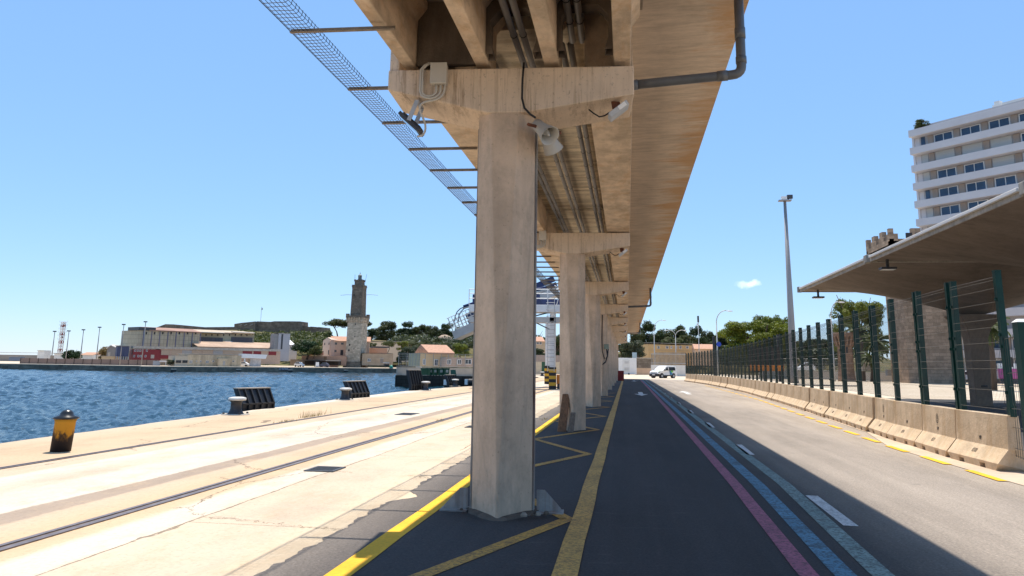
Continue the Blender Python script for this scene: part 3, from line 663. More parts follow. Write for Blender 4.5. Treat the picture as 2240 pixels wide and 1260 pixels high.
h2.rotation_euler = d.to_track_quat('Z', 'Y').to_euler(); h2.location = aty(1201, 308, 8.72)
pts = [aty(1146, 137, 8.44), aty(1143, 175, 8.42), aty(1142, 215, 8.41), aty(1147, 236, 8.40), aty(1160, 250, 8.38), aty(1172, 258, 8.40)]
tag(MB().tube(pts, 0.013, 6).build('black_cable', MT['black'], None, True), 'black cable running down the nearest pillar head to the horns', 'cable')

# conduits slung under the slab
def conduit(pts, lab, r=0.042):
    root = thing('conduit_pipe', lab, 'pipe', pts[0], 0, 'grey conduits under the viaduct')
    P = [Vector(p) - Vector(pts[0]) for p in pts]; MB().tube(P, r, 12).build('tube', MT['pipe'], root, True)
    L = P[-1] - P[0]; n_ = min(95, int(L.length / 0.55)); m = MB()
    for k in range(1, n_):
        c = P[0] + L * (k / n_) ; m.tube([c - Vector((0, 0.009, 0)), c + Vector((0, 0.009, 0))], r + 0.005, 12)
    o = m.build('joint_bands', MT['pipeband'], root, True)
ab = [('far left', -1.83, 9.8), ('second', -1.73, 9.8), ('third', -1.33, -9), ('fourth', -1.215, -9), ('fifth', -0.765, 9.2), ('far right', -0.655, 9.2)]
for nm, X, ya in ab: conduit([(X, ya, 5.62), (X, 104, 5.62)], 'grey conduit under the slab, %s of the six counted from the water side' % nm if nm in ('second', 'third', 'fourth', 'fifth') else 'grey conduit under the slab, %s of the six' % nm)
conduit([(-0.58, -9, 5.62), (-0.62, 9.1, 5.62)], 'short grey conduit, left of the pair beside the road-side girder of the near span'); conduit([(-0.46, -9, 5.62), (-0.50, 9.1, 5.62)], 'short grey conduit, right of the pair beside the road-side girder of the near span')
# rain pipes
def rain(i, lab):
    b = capw(i, 1.47, -0.1, 4.93); root = thing('drain_pipe', lab, 'drain pipe', b, 0, 'rain pipes under the viaduct edge')
    e = Vector((1.30, -0.08, 0.06)) ; pts = [(0, 0, 0), (0.35, -0.02, 0.018), (0.9, -0.055, 0.042), (1.18, -0.072, 0.054)]
    for t in range(1, 6): th = math.pi / 2 * t / 5; pts.append((1.20 + 0.1 * math.sin(th), -0.076, 0.055 + 0.1 * (1 - math.cos(th))))
    pts.append((1.30, -0.08, 1.1))
    MB().tube(pts, 0.056, 14).build('tube', MT['dpipe'], root, True)
    for a_, b_ in (((0.0, 0, 0.0), (0.10, -0.006, 0.005)), ((1.02, -0.062, 0.047), (1.14, -0.07, 0.052)), ((1.30, -0.08, 0.19), (1.30, -0.08, 0.27)), ((1.30, -0.08, 0.5), (1.30, -0.08, 0.63))):
        MB().tube([a_, b_], 0.063, 14).build('socket', MT['dpipe'], root, True)
rain(0, 'dark grey rain pipe bent upward beside the nearest pillar head'); rain(3, 'dark grey rain pipe at the fourth pillar head, against the blue sky'); rain(6, 'dark grey rain pipe at the seventh pillar head, before the trees')

# timbers leaning on the second pillar
fixnormals(tag(MB().loft([[(-1.72 + a, 19.62 + b, 0.0) for a, b in ((0, 0), (0.22, 0.03), (0.2, 0.17), (-0.02, 0.14))], [(-1.62 + a, 19.98 + b, 0.9) for a, b in ((0, 0), (0.19, 0.03), (0.17, 0.14), (0, 0.11))]]).build('timber_beam', MT['wood'], bevel=0.012), 'tall brown timber with a charred foot leaning on the second pillar', 'timber'))
fixnormals(tag(MB().loft([[(-1.47 + a, 19.58 + b, 0.0) for a, b in ((0, 0), (0.15, 0.02), (0.14, 0.14), (0, 0.12))], [(-1.40 + a, 19.76 + b, 0.46) for a, b in ((0, 0), (0.13, 0.02), (0.12, 0.12), (0, 0.1))]]).build('timber_beam', simple('grey_timber', (0.17, 0.13, 0.1), 0.9, 0.4, 6, stretch=(6, 6, 0.6)), bevel=0.012), 'short greyish timber stub beside the taller brown one', 'timber'))
# ---------------------------------------------------------------- barriers and the green fence
PATH = [(6.27, 14.1), (6.25, 16.2), (6.36, 19.2), (6.52, 21.5), (7.0, 30), (7.55, 40.3), (8.05, 54), (8.22, 65.3), (8.1, 78), (7.6, 88), (7.0, 96.6)]
def path_at(s):
    acc = 0
    for a, b in zip(PATH[:-1], PATH[1:]):
        L = math.dist(a, b)
        if s <= acc + L or b == PATH[-1]:
            t = (s - acc) / L; return Vector((a[0] + (b[0] - a[0]) * t, a[1] + (b[1] - a[1]) * t)), math.atan2(b[1] - a[1], b[0] - a[0])
        acc += L
def barrier_mesh():
    # local: x along the barrier (length 1.96), y across, z up
    hw = [(0.29, 0.0), (0.30, 0.13), (0.115, 0.36), (0.09, 0.90)]
    def ring(x, cut):
        q = [(-a, z) for a, z in hw]; q2 = [(a, z) for a, z in reversed(hw)]
        return [(x + cut * max(0, 0.13 - z) / 0.13, y, z) for y, z in q + q2]
    m = MB(); L = 0.97
    xs = [-L, -0.5, -0.5, -0.3, -0.3, 0.3, 0.3, 0.5, 0.5, L]
    rings = []
    for i, x in enumerate(xs):
        r = ring(x, 0.13 if i == 0 else (-0.13 if i == 9 else 0))
        notch = i in (2, 3, 6, 7)
        if notch: r = [(px, py, pz if pz > 0.12 else (0.085 if pz < 0.01 else pz)) for px, py, pz in r]
        rings.append(r)
    return m.loft(rings)
def slot_pits():
    m = MB()
    for a in (-0.5, 0.3): m.box(a, a + 0.2, -0.27, 0.27, -0.0, 0.084)
    return m
NB = 41
b0 = thing('concrete_barrier', '', 'barrier', (0, 0, 0), 0, 'concrete barriers along the road edge')
bm0 = barrier_mesh().build('body', MT['barrier'], b0, bevel=0.012); fixnormals(bm0)
# per-barrier stencils differ, so the body mesh is shared and the stencils are added
def emblem(parent):
    m = MB(); cx, cz = 0.0, 0.0
    for k in range(24):
        a, b = 2 * math.pi * k / 24, 2 * math.pi * (k + 1) / 24
        for r0, r1 in ((0.85, 1.0),):
            P = [(r * 0.07 * math.cos(t), r * 0.095 * math.sin(t)) for r, t in ((r0, a), (r1, a), (r1, b), (r0, b))]
            m.add([(x, 0, z) for x, z in P], [(0, 1, 2, 3)])
    def st(x0, z0, x1, z1, w_):
        d = Vector((x1 - x0, z1 - z0)).normalized(); nx, nz_ = -d.y * w_, d.x * w_
        m.add([(x0 + nx, 0, z0 + nz_), (x0 - nx, 0, z0 - nz_), (x1 - nx, 0, z1 - nz_), (x1 + nx, 0, z1 + nz_)], [(0, 1, 2, 3)])
    st(-0.045, 0.04, 0.0, 0.055, 0.007); st(0.0, 0.055, 0.045, 0.035, 0.007); st(-0.02, 0.03, -0.035, -0.02, 0.006); st(0.015, 0.03, 0.03, -0.01, 0.006); st(-0.03, -0.035, 0.028, -0.045, 0.008); st(0.0, 0.02, 0.006, -0.02, 0.007); st(-0.03, -0.065, 0.02, -0.075, 0.007)
    o = m.build('emblem', MT['stencil'], parent); return o
NUM = {0: '0588', 1: '0571', 2: '0594', 3: '0671', 4: '0577', 5: '0583', 6: '0602'}
panel = thing('mesh_fence', '', 'fence', (0, 0, 0), 0, 'green mesh fences on the barriers')
for px in (-0.93, 0.93):
    m = MB(); m.box(-0.05, 0.05, -0.05, 0.05, -0.02, 2.40); m.box(-0.054, 0.054, -0.054, 0.054, 2.40, 2.42)
    for z in (0.35, 1.1, 1.3, 1.9): m.box(-0.02, 0.02, 0.05, 0.075, z, z + 0.05)
    o = m.build('post', MT['green'], panel, loc=(px, 0, 0)); o.rotation_euler = (0, R(0.9) * (1 if px < 0 else -1), 0)
m = MB(); zf = [0.08, 0.78, 0.83, 0.88, 1.48, 1.53, 1.58, 2.13, 2.18, 2.23, 2.30]; yo = [0, 0, 0.03, 0, 0, 0.03, 0, 0, 0.03, 0, 0]
x = -0.88
while x < 0.89:
    m.tube([(x, 0.06 + a, z) for a, z in zip(yo, zf)], 0.0022, 3, False); x += 0.05
m.build('wire_mesh', MT['gwire'], panel)
m = MB()
for z in (0.09, 0.4, 0.76, 0.9, 1.2, 1.46, 1.6, 1.88, 2.11, 2.25, 2.3): m.tube([(-0.88, 0.064, z), (0.88, 0.064, z)], 0.0025, 4, False)
m.build('cross_wires', simple('bright_fence_wire', (0.17, 0.155, 0.125), 0.45, 0.1, 4, 0.3), panel)
s = 1.0
for i in range(NB):
    p, a = path_at(s); s += 2.0
    lab = 'concrete road barrier, %s' % ('nearest of the row, stencilled MP 0588' if i == 0 else '%s from the near end of the row' % ordw(i))
    if i in (1, 3): lab += ', with a round emblem'
    rr = random.Random(i); aa = a + R(rr.uniform(-1.0, 1.0))
    if i == 0: b = b0; b.location = (p.x, p.y, 0); b.rotation_euler = (0, 0, aa); b['label'] = lab
    else: b = clone(b0, (p.x + rr.uniform(-0.025, 0.025), p.y, 0), aa, lab)
    if i == 0: pass
    fl = 'green mesh fence length on the %s' % ('nearest barrier' if i == 0 else '%s barrier from the near end' % ordw(i))
    off = Vector((math.sin(a), -math.cos(a))) * 0.02
    if i == 0: q = panel; q.location = (p.x + 0.03, p.y, 0.9); q.rotation_euler = (0, 0, a); q['label'] = fl
    else: clone(panel, (p.x + off.x, p.y + off.y, 0.9), a, fl)
    BARR = globals().setdefault('BARR', []); BARR.append((b, i))
for b, i in BARR[:9]:
    # the road-side face is local +y after rotation (path runs away from the camera)
    t = math.atan2(0.025, 0.54)
    text('MP', 0.10, MT['stencil'], b, (0.0, 0.112, 0.47), (R(90) - t, 0, R(180)), xs=0.7)
    t2 = math.atan2(0.185, 0.23)
    text(NUM.get(i, '06%02d' % (13 * i % 90)), 0.12, MT['stencilgrey'], b, (0.05, 0.205, 0.252), (R(90) - t2, 0, R(180)), name='number', xs=0.75)
    if i in (1, 3):
        e = emblem(b); e.location = (0.02, 0.106, 0.67); e.rotation_euler = (-t, 0, R(180))
# return panel at the near end: square post with a bent sheet of mesh
P0 = aty(2233, 711, 12.9); base = Vector((P0.x, 12.9, 0))
fp = thing('fence_return', 'leaning green square post with torn mesh at the right edge, before the barrier end', 'fence panel', base)
MB().box(-0.085, 0.085, -0.085, 0.085, 0, 2.36).build('post', MT['green'], fp)
MB().loft([[(-0.092, -0.092, 2.36), (0.092, -0.092, 2.36), (0.092, 0.092, 2.36), (-0.092, 0.092, 2.36)], [(-0.04, -0.04, 2.41), (0.04, -0.04, 2.41), (0.04, 0.04, 2.41), (-0.04, 0.04, 2.41)]]).build('cap', MT['white'], fp)
q = Vector((6.42 - base.x, 14.75 - 12.9, 0)); m = MB()
for k in range(1, 12):
    c = q * (k / 12); m.tube([(c.x, c.y, 0.25), (c.x + 0.01, c.y, 1.0), (c.x + 0.03, c.y + 0.02, 1.05), (c.x, c.y, 1.1), (c.x, c.y, 2.2)], 0.004, 4, False)
for z in (0.3, 0.42, 0.75, 1.05, 1.4, 1.62, 2.18): m.tube([(0, 0, z), tuple(q + Vector((0, 0, z - 0.05)))], 0.005, 4, False)
m.build('wire_mesh', MT['gwire'], fp)

# ---------------------------------------------------------------- vegetation
def leafmat(name, c, var=0.5, tint=None):
    n = N(name)
    f = n.noise(0.55, 4, 0.6); col = n.ramp(f, [(0.3, sc(c, 1 - var)), (0.55, c), (0.75, tint or sc(c, 1 + var))])
    col = n.mix(1.0, col, n.ramp(n.noise(9, 2, 0.5), [(0.3, 0.7), (0.7, 1.3)]), 'MULTIPLY')
    tr = n.new('ShaderNodeBsdfTranslucent'); n.l(n.mix(1.0, col, (0.9, 1.0, 0.45), 'MULTIPLY'), tr.inputs[0])
    ms = n.new('ShaderNodeMixShader'); ms.inputs[0].default_value = 0.3
    out = n.t.nodes['Material Output']; n.l(n.b.outputs[0], ms.inputs[1]); n.l(tr.outputs[0], ms.inputs[2]); n.l(ms.outputs[0], out.inputs[0])
    n.done(col, 0.6, 0, 0.3); return n.m
LF = {'pine': leafmat('pine_needles', (0.08, 0.09, 0.03), 0.5, (0.15, 0.15, 0.05)), 'dark': leafmat('dark_leaves', (0.04, 0.06, 0.018), 0.5, (0.085, 0.105, 0.03)), 'bright': leafmat('bright_leaves', (0.17, 0.20, 0.02), 0.65, (0.33, 0.35, 0.035)),
      'olive': leafmat('olive_scrub', (0.10, 0.115, 0.04), 0.4), 'pale': leafmat('pale_leaves', (0.20, 0.215, 0.04), 0.5, (0.36, 0.34, 0.07)), 'grey': leafmat('grey_green_leaves', (0.085, 0.10, 0.06), 0.35), 'deep': leafmat('deep_green_leaves', (0.018, 0.055, 0.016), 0.4), 'palm': leafmat('palm_fronds', (0.08, 0.10, 0.03), 0.4), 'dry': leafmat('dry_grass', (0.28, 0.2, 0.09), 0.4)}
BARK = simple('bark', (0.10, 0.07, 0.05), 0.95, 0.3, 3, stretch=(3, 3, 0.6), grit=0.5)
def rnd_dir(rr):
    while True:
        v = Vector((rr.uniform(-1, 1), rr.uniform(-1, 1), rr.uniform(-1, 1)))
        if 0.05 < v.length < 1: return v.normalized()
def crown(seed, blobs, n, size, fl=1.0):
    # blobs: (x,y,z,rx,rz); leaves sit through the outer half of every blob, facing mostly outward
    rr = random.Random(seed); m = MB(); vol = [b[3] ** 2 * b[4] for b in blobs]; tot = sum(vol)
    for b, vv in zip(blobs, vol):
        k = max(8, int(n * vv / tot))
        for _ in range(k):
            d = rnd_dir(rr); r = rr.uniform(0.45, 1.0) ** 0.5; lump = 1 + 0.22 * math.sin(5 * d.x + seed) * math.cos(6 * d.y + b[0]) 
            p = Vector((b[0] + d.x * b[3] * r * lump, b[1] + d.y * b[3] * r * lump, b[2] + d.z * b[4] * r * lump * fl))
            nrm = (d + rnd_dir(rr) * 0.9 + Vector((0, 0, 0.25))).normalized(); e1 = nrm.orthogonal().normalized(); e2 = nrm.cross(e1)
            t = rr.uniform(0, 6.28); s_ = size * rr.uniform(0.6, 1.3); a = (e1 * math.cos(t) + e2 * math.sin(t)) * s_; c = (e2 * math.cos(t) - e1 * math.sin(t)) * s_ * 0.6
            m.add([p - a, p + c * 0.9 - a * 0.1, p + a, p - c], [(0, 1, 2, 3)])
    return m
def blobs_round(seed, R_, H, n, ks=1.0):
    rr = random.Random(seed); out = []
    for _ in range(n):
        t = rr.uniform(0, 6.28); q = rr.random() ** 0.5; z = rr.uniform(0.3, 0.95)
        rad = R_ * (0.72 + 0.12 * (ks < 1)) * q * math.sqrt(max(0.08, 1 - (z * 1.4 - 0.72) ** 2)); k = rr.uniform(0.2, 0.36) * ks
        out.append((rad * math.cos(t), rad * math.sin(t), H * z, R_ * k, R_ * k * 0.75))
    return out
def trunk(H, r, seed, limbs=4, spread=1.5, top=0.6):
    rr = random.Random(seed); m = MB(); b = Vector((rr.uniform(-.2, .2), rr.uniform(-.2, .2), H * top))
    m.tube([(0, 0, 0), b * 0.5 + Vector((rr.uniform(-.1, .1), 0, 0)), b], [r, r * 0.75, r * 0.5], 7)
    for k in range(limbs):
        t = 6.28 * k / limbs + rr.uniform(-.4, .4); e = Vector((spread * math.cos(t), spread * math.sin(t), H * rr.uniform(0.75, 0.92))); s0 = b * rr.uniform(0.75, 1.0)
        m.tube([s0, s0.lerp(e, 0.5) + Vector((0, 0, -0.1 * H * 0.3)), e], [r * 0.45, r * 0.3, r * 0.12], 5)
    return m
PROTO = {}
def tree(kind, x, y, z, H, Wd, label, cat='tree', group=None, name='tree', rz=None):
    # kinds are unit trees scaled to height H and width Wd
    seedn = hash_(label)
    if kind not in PROTO:
        base, leaf = kind.split(':')[0], kind.split(':')[1]
        sd = sum(map(ord, kind)); r0 = thing(name, label, cat)
        if base == 'pine':
            rr = random.Random(sd); bl = []
            for _ in range(30):
                t = rr.uniform(0, 6.28); q = rr.random() ** 0.5; zc = rr.uniform(0.2, 0.9); rad = 0.40 * q * (1.2 - zc * 0.7); k = rr.uniform(0.12, 0.2)
                bl.append((rad * math.cos(t), rad * math.sin(t), zc, k, k * 0.6))
            cm = crown(sd, bl, 6500, 0.026); tm = trunk(1.0, 0.028, sd, 6, 0.24, 0.62)
        elif base == 'umbrella':
            rr = random.Random(sd); bl = []
            for _ in range(22):
                t = rr.uniform(0, 6.28); q = rr.random() ** 0.5; rad = 0.40 * q; k = rr.uniform(0.12, 0.19)
                bl.append((rad * math.cos(t), rad * math.sin(t), 0.68 + 0.16 * (1 - q) + rr.uniform(-0.12, 0.06), k, k * 0.75))
            cm = crown(sd, bl, 6000, 0.024); tm = trunk(1.0, 0.025, sd, 7, 0.3, 0.6)
        elif base == 'cypress':
            bl = [(0.03 * math.sin(k * 2.1), 0.03 * math.cos(k * 1.7), 0.12 + 0.8 * k / 11, 0.16 * (1 - 0.75 * (k / 11) ** 1.6) + 0.02, 0.1) for k in range(12)]
            cm = crown(sd, bl, 2200, 0.02); tm = trunk(1.0, 0.03, sd, 0, 0, 0.5)
        else:
            big = base == 'bushy'
            cm = crown(sd, blobs_round(sd, 0.5, 0.85 if base != 'shrub' else 0.9, 75 if big else 26, 0.6 if big else 1.0), 30000 if big else 7000, 0.0125 if big else 0.024); tm = trunk(1.0, 0.04, sd, 5, 0.3, 0.45)
        cm.build('crown', LF[leaf], r0); tm.build('trunk', BARK, r0, True)
        PROTO[kind] = r0; o = r0; o['label'] = label; o['category'] = cat
        if group: o['group'] = group
    else:
        o = clone(PROTO[kind], label=label); o['category'] = cat; o.name = name
        if group: o['group'] = group
        elif 'group' in o: del o['group']
    o.location = (x, y, z); o.scale = (Wd, Wd, H); o.rotation_euler = (0, 0, (seedn % 628) / 100 if rz is None else rz); return o
def hash_(s_):
    h = 7
    for c in s_: h = (h * 31 + ord(c)) % 1000003
    return h
def ptree(kind, xl, xr, yt, yb, Y, label, **k):
    # a tree standing at distance Y that spans these pixels of the photograph
    a, b = aty(xl, yb, Y), aty(xr, yb, Y); t = aty((xl + xr) / 2, yt, Y)
    return tree(kind, (a.x + b.x) / 2, Y, a.z, t.z - a.z, (b.x - a.x) / 0.98, label, **k)

# ---------------------------------------------------------------- facade frames for buildings
class Fac:
    def __init__(s, name, label, cat, xL, YL, xR, YR, z0=0.0, yb=795, group=None):
        a, b = aty(xL, yb, YL), aty(xR, yb, YR); s.P = Vector((a.x, a.y, z0)); u = Vector((b.x - a.x, b.y - a.y, 0)); s.W = u.length; s.u = u / s.W; s.n = Vector((s.u.y, -s.u.x, 0))
        s.root = thing(name, label, cat, s.P, math.atan2(s.u.y, s.u.x), group)
    def uv(s, x, y, off=0.0):
        d = ray(x, y); o = Vector((0, 0, EYE)); t = (s.P + s.n * off - o).dot(s.n) / d.dot(s.n); q = o + d * t - s.P; return q.dot(s.u), q.z
    def box(s, m, xl, yt, xr, yb, d0=-0.05, d1=0.0):
        x0, z1 = s.uv(xl, yt); x1, z0 = s.uv(xr, yb)
        return m.box(min(x0, x1), max(x0, x1), d0, d1, min(z0, z1), max(z0, z1))
    def part(s, name, mat, xl, yt, xr, yb, d0=-0.05, d1=0.0):
        return s.box(MB(), xl, yt, xr, yb, d0, d1).build(name, mat, s.root)
    def win(s, xl, yt, xr, yb, frame=None, d=0.06):
        x0, z1 = s.uv(xl, yt); x1, z0 = s.uv(xr, yb); f = 0.06 * (z1 - z0) + 0.02
        m = MB(); m.box(x0 - f, x1 + f, -d, -0.002, z1, z1 + f); m.box(x0 - f, x1 + f, -d, -0.002, z0 - f, z0); m.box(x0 - f, x0, -d, -0.002, z0, z1); m.box(x1, x1 + f, -d, -0.002, z0, z1); m.box((x0 + x1) / 2 - f / 3, (x0 + x1) / 2 + f / 3, -d * 0.7, -0.002, z0, z1)
        o = m.build('window', frame or MT['white'], s.root); MB().box(x0, x1, -0.02, -0.003, z0, z1).build('pane', MT['glass'], o)

# ---------------------------------------------------------------- canopies beside the fence
def umbrella(name, label, xc, yc, half, ze, zc, ext):
    r = thing(name, label, 'canopy', (xc, yc, 0)); n_ = 40; m = MB(); P = lambda i: -half + 2 * half * i / n_
    def hz(x, y):
        u, v = abs(x) / half, abs(y) / half; u, v = u ** 1.25, v ** 1.25; f = 1 - (1 - u) * (1 - v); f = f ** 0.8
        return zc + (ze - zc) * f
    th = 0.12
    vs = [(P(i), P(j), hz(P(i), P(j))) for j in range(n_ + 1) for i in range(n_ + 1)]
    vs2 = [(x, y, z + th) for x, y, z in vs]; k = len(vs); fs = []
    for j in range(n_):
        for i in range(n_):
            a = j * (n_ + 1) + i; fs.append((a, a + n_ + 1, a + n_ + 2, a + 1)); fs.append((k + a, k + a + 1, k + a + n_ + 2, k + a + n_ + 1))
    m.add(vs + vs2, fs); m.build('shell', MT['canopy'], r, True)
    m = MB(); e = half; b = 0.02
    m.box(-e - 0.06, -e, -e, e, ze - 0.06, ze + 0.2); m.box(e, e + 0.06, -e, e, ze - 0.06, ze + 0.2); m.box(-e - 0.06, e + 0.06, -e - 0.06, -e, ze - 0.06, ze + 0.2); m.box(-e - 0.06, e + 0.06, e, e + 0.06, ze - 0.06, ze + 0.2)
    m.build('rim', MT['edge'], r, bevel=0.02)
    m = MB(); m.box(-e - 0.16, -e - 0.06, -e + 0.3, e - 0.3, ze + 0.08, ze + 0.19); m.build('gutter', MT['wall_white'], r, bevel=0.02)
    m = MB(); m.box(-e - 0.2, -e + 0.05, -e - 0.18, -e + 0.12, ze - 0.08, ze + 0.26); m.box(-e - 0.2, -e + 0.05, e - 0.12, e + 0.06, ze - 0.08, ze + 0.26); m.build('gutter_outlet', MT['edge'], r, bevel=0.03)
    m = MB(); sq = lambda h, z: [(-h, -h, z), (h, -h, z), (h, h, z), (-h, h, z)]
    m.loft([sq(0.36, 0), sq(0.42, zc - 1.0), sq(0.55, zc - 0.5), sq(1.0, zc + 0.1)]); m.build('column', MT['canopy'], r, bevel=0.03)
    return r
umbrella('concrete_canopy', 'farther concrete canopy shell, whose column stands behind the green fence', 16.7, 40.5, 6.55, 6.1, 4.2, 0)
umbrella('concrete_canopy', 'nearer concrete canopy shell running out of the frame at the right', 16.7, 27.25, 6.55, 6.1, 4.2, 0)
def canopy_lamp(x, y, z, lab):
    r = thing('canopy_lamp', lab, 'lamp', (x, y, z), 0, 'lamps under the canopies')
    MB().box(-0.05, 0.05, -0.05, 0.05, 0.05, 0.5).build('stem', MT['dsteel'], r); MB().box(-0.3, 0.3, -0.22, 0.22, -0.03, 0.06).build('housing', MT['dsteel'], r, bevel=0.02); MB().box(-0.26, 0.26, -0.18, 0.18, -0.045, -0.031).build('lens', MT['white'], r)
p = aty(1942, 588, 33.2); canopy_lamp(p.x, 33.2, p.z, 'lamp hanging below the joint of the two canopy shells')
p = aty(1790, 651, 45.8); canopy_lamp(p.x, 45.8, p.z, 'lamp hanging below the far tip of the canopy')
p = at(2150, 889); bn = thing('litter_bin', 'black litter bin beside the canopy column', 'bin', (p.x, p.y, 0))
MB().lathe([(0.3, 0), (0.34, 0.9)], 16).build('body', MT['black'], bn, True); MB().lathe([(0.38, 0.9), (0.38, 1.0), (0.2, 1.12), (0, 1.13)], 16).build('lid', MT['dsteel'], bn, True)

# ---------------------------------------------------------------- crenellated stone tower
TS = stone_wall_mat('rough_tower_stone', (0.36, 0.265, 0.19), (0.24, 0.18, 0.13), 1, 0.9, 0.45)
f = Fac('stone_tower', 'old square stone tower with stepped battlements behind the canopy', 'tower', 1987, 112, 2110, 112, 0, 800); W_ = f.W
zt = f.uv(1950, 556)[1]; z2 = f.uv(1950, 504)[1]
MB().box(0, W_, 0, W_, 0, zt).build('shaft', TS, f.root)
o_ = 1.7
fixnormals(MB().loft([[(-a, -a, z), (W_ + a, -a, z), (W_ + a, W_ + a, z), (-a, W_ + a, z)] for a, z in ((0.0, zt), (o_, zt + 1.6), (o_, z2 - 2.2))]).build('battlement', TS, f.root))
m = MB(); nM = 3; step = (W_ + 2 * o_) / nM; sides = [((-o_, -o_), (1, 0)), ((-o_, W_ + o_ - 0.6), (1, 0)), ((-o_, -o_), (0, 1)), ((W_ + o_ - 0.6, -o_), (0, 1))]
for (bx, by), (dx, dy) in sides:
    for k in range(nM + 1):
        for lv, hw in ((0, 1.7), (1, 1.15), (2, 0.6)):
            c = k * step; a, b = max(0, c - hw), min(W_ + 2 * o_, c + hw); z0 = z2 - 2.2 + lv * 0.72
            if dx: m.box(bx + a, bx + b, by + 0.002 * lv, by + 0.6 - 0.002 * lv, z0, z0 + 0.75)
            else: m.box(bx + 0.004 + 0.002 * lv, bx + 0.596 - 0.002 * lv, by + a, by + b, z0, z0 + 0.747)
m.build('merlons', TS, f.root)
m = MB()
for k in range(6): m.box(k * W_ / 6 + 0.5, k * W_ / 6 + 1.3, -o_ - 0.02, -o_ + 0.2, zt + 1.7, zt + 2.7)
m.build('loopholes', MT['black'], f.root)

# ---------------------------------------------------------------- apartment block
dv = ray(60, 790); dv = Vector((dv.x, dv.y, 0)).normalized()
AP = aty(2003, 480, 135); arz = math.atan2(-dv.y, -dv.x)
ap = thing('apartment_block', 'tall white apartment block with long balcony bands and brown panels', 'building', (AP.x, 135, 0), arz)
FH, NF, LEN, DEP = 3.09, 13, 46, 16
clad = simple('white_cladding', (0.62, 0.59, 0.59), 0.6, 0.05, 0.3)
MB().box(0.9, LEN, 1.6, DEP, 0, NF * FH + 2.6).build('wall', simple('grey_white_wall', (0.42, 0.40, 0.40), 0.8, 0.08, 0.2), ap)
brown = simple('brown_panel', (0.38, 0.30, 0.245), 0.7, 0.12, 0.6)
TOP = 1.6 + (aty(2003, 285, 135).z - 1.6)
zs = [TOP - 1.25 - FH * k for k in range(14)]
for k, z in enumerate(zs):
    if z < 0.3: break
    m = MB(); m.loft([[(0.0, 0.0, z), (LEN, 0, z), (LEN, 1.7, z), (0.0, 1.7, z)], [(0.0, 0.0, z + 1.2), (LEN, 0, z + 1.2), (LEN, 1.7, z + 1.2), (0.0, 1.7, z + 1.2)]])
    fixnormals(m.build('balcony', clad, ap))
MB().box(-0.35, 0.0, 1.5, DEP, 0, TOP - 0.2).build('side_wall', clad, ap)
fixnormals(MB().prism([(0.0, 1.7), (-0.35, 1.7), (-0.35, DEP), (0.9, DEP), (0.9, 1.7)], 'z', 0, TOP - 0.6).build('end_wall', clad, ap))
rr = random.Random(11); pm = MB(); sh = MB(); wn = 0
SHU = simple('roller_shutter_slats', (0.50, 0.49, 0.46), 0.7, 0.06, 1, stretch=(0.1, 0.1, 6))
for k, z in enumerate(zs):
    if z < 1 or (6 < k < 11): continue
    z0, z1 = z - FH + 1.2, z - 0.06
    x = 1.1; j = 0
    MB().box(1.2, 1.9, 1.52, 1.6, z0, z1).build('window', MT['blueglass'], ap) if k in (0, 3) else MB().box(1.2, 2.2, 1.5, 1.6, z0, z1).build('shutter', SHU, ap)
    x = 2.4
    while x < 26:
        MB().box(x, x + 0.9, 1.45, 1.6, z0, z1).build('brown_cladding', brown, ap); x += 1.1
        wd = 3.1
        if k in (0, 3, 4) and not (k == 4 and j == 0) or rr.random() < 0.35:
            w_ = MB().box(x, x + wd, 1.5, 1.6, z0 + 0.2, z1 - 0.12).build('window', MT['white'], ap); g = MB().box(x + 0.15, x + wd / 2 - 0.08, 1.46, 1.499, z0 + 0.3, z1 - 0.25); g.box(x + wd / 2 + 0.08, x + wd - 0.15, 1.46, 1.499, z0 + 0.3, z1 - 0.25); g.build('pane', MT['blueglass'], w_); wn += 1
        else:
            MB().box(x, x + wd, 1.5, 1.6, z0, z1).build('shutter', SHU, ap)
            if rr.random() < 0.4:
                w_ = MB().box(x + 0.1, x + wd - 0.1, 1.44, 1.499, z0, z0 + 0.75).build('window', MT['blueglass'], ap)
        x += wd + 0.2; j += 1
(simple('roller_shutter', (0.50, 0.49, 0.46), 0.7, 0.06, 1, stretch=(0.1, 0.1, 6)))
MB().box(14, LEN, 2.6, DEP - 2, TOP - 1, TOP + 1.4).build('penthouse', MT['wall_white'], ap)
m = MB(); m.box(12.4, 13.6, 3, 4.5, TOP - 1, TOP + 1.5); m.box(12.6, 13.4, 3.2, 4.2, TOP + 1.5, TOP + 2.1); m.build('chimney', MT['wall_white'], ap)
pz = Matrix.Rotation(arz, 4, 'Z')
for (lx, ly, hh, ww, lab) in ((1.8, 1.0, 2.1, 3.2, 'low bushy plant on the roof corner of the apartment block'), (21.5, 1.2, 3.0, 2.6, 'tall potted plant on the roof terrace of the apartment block')):
    v = pz @ Vector((lx, ly, 0)); tree('shrub:olive', AP.x + v.x, 135 + v.y, TOP - 0.35, hh, ww, lab, cat='plant', name='roof_plant')

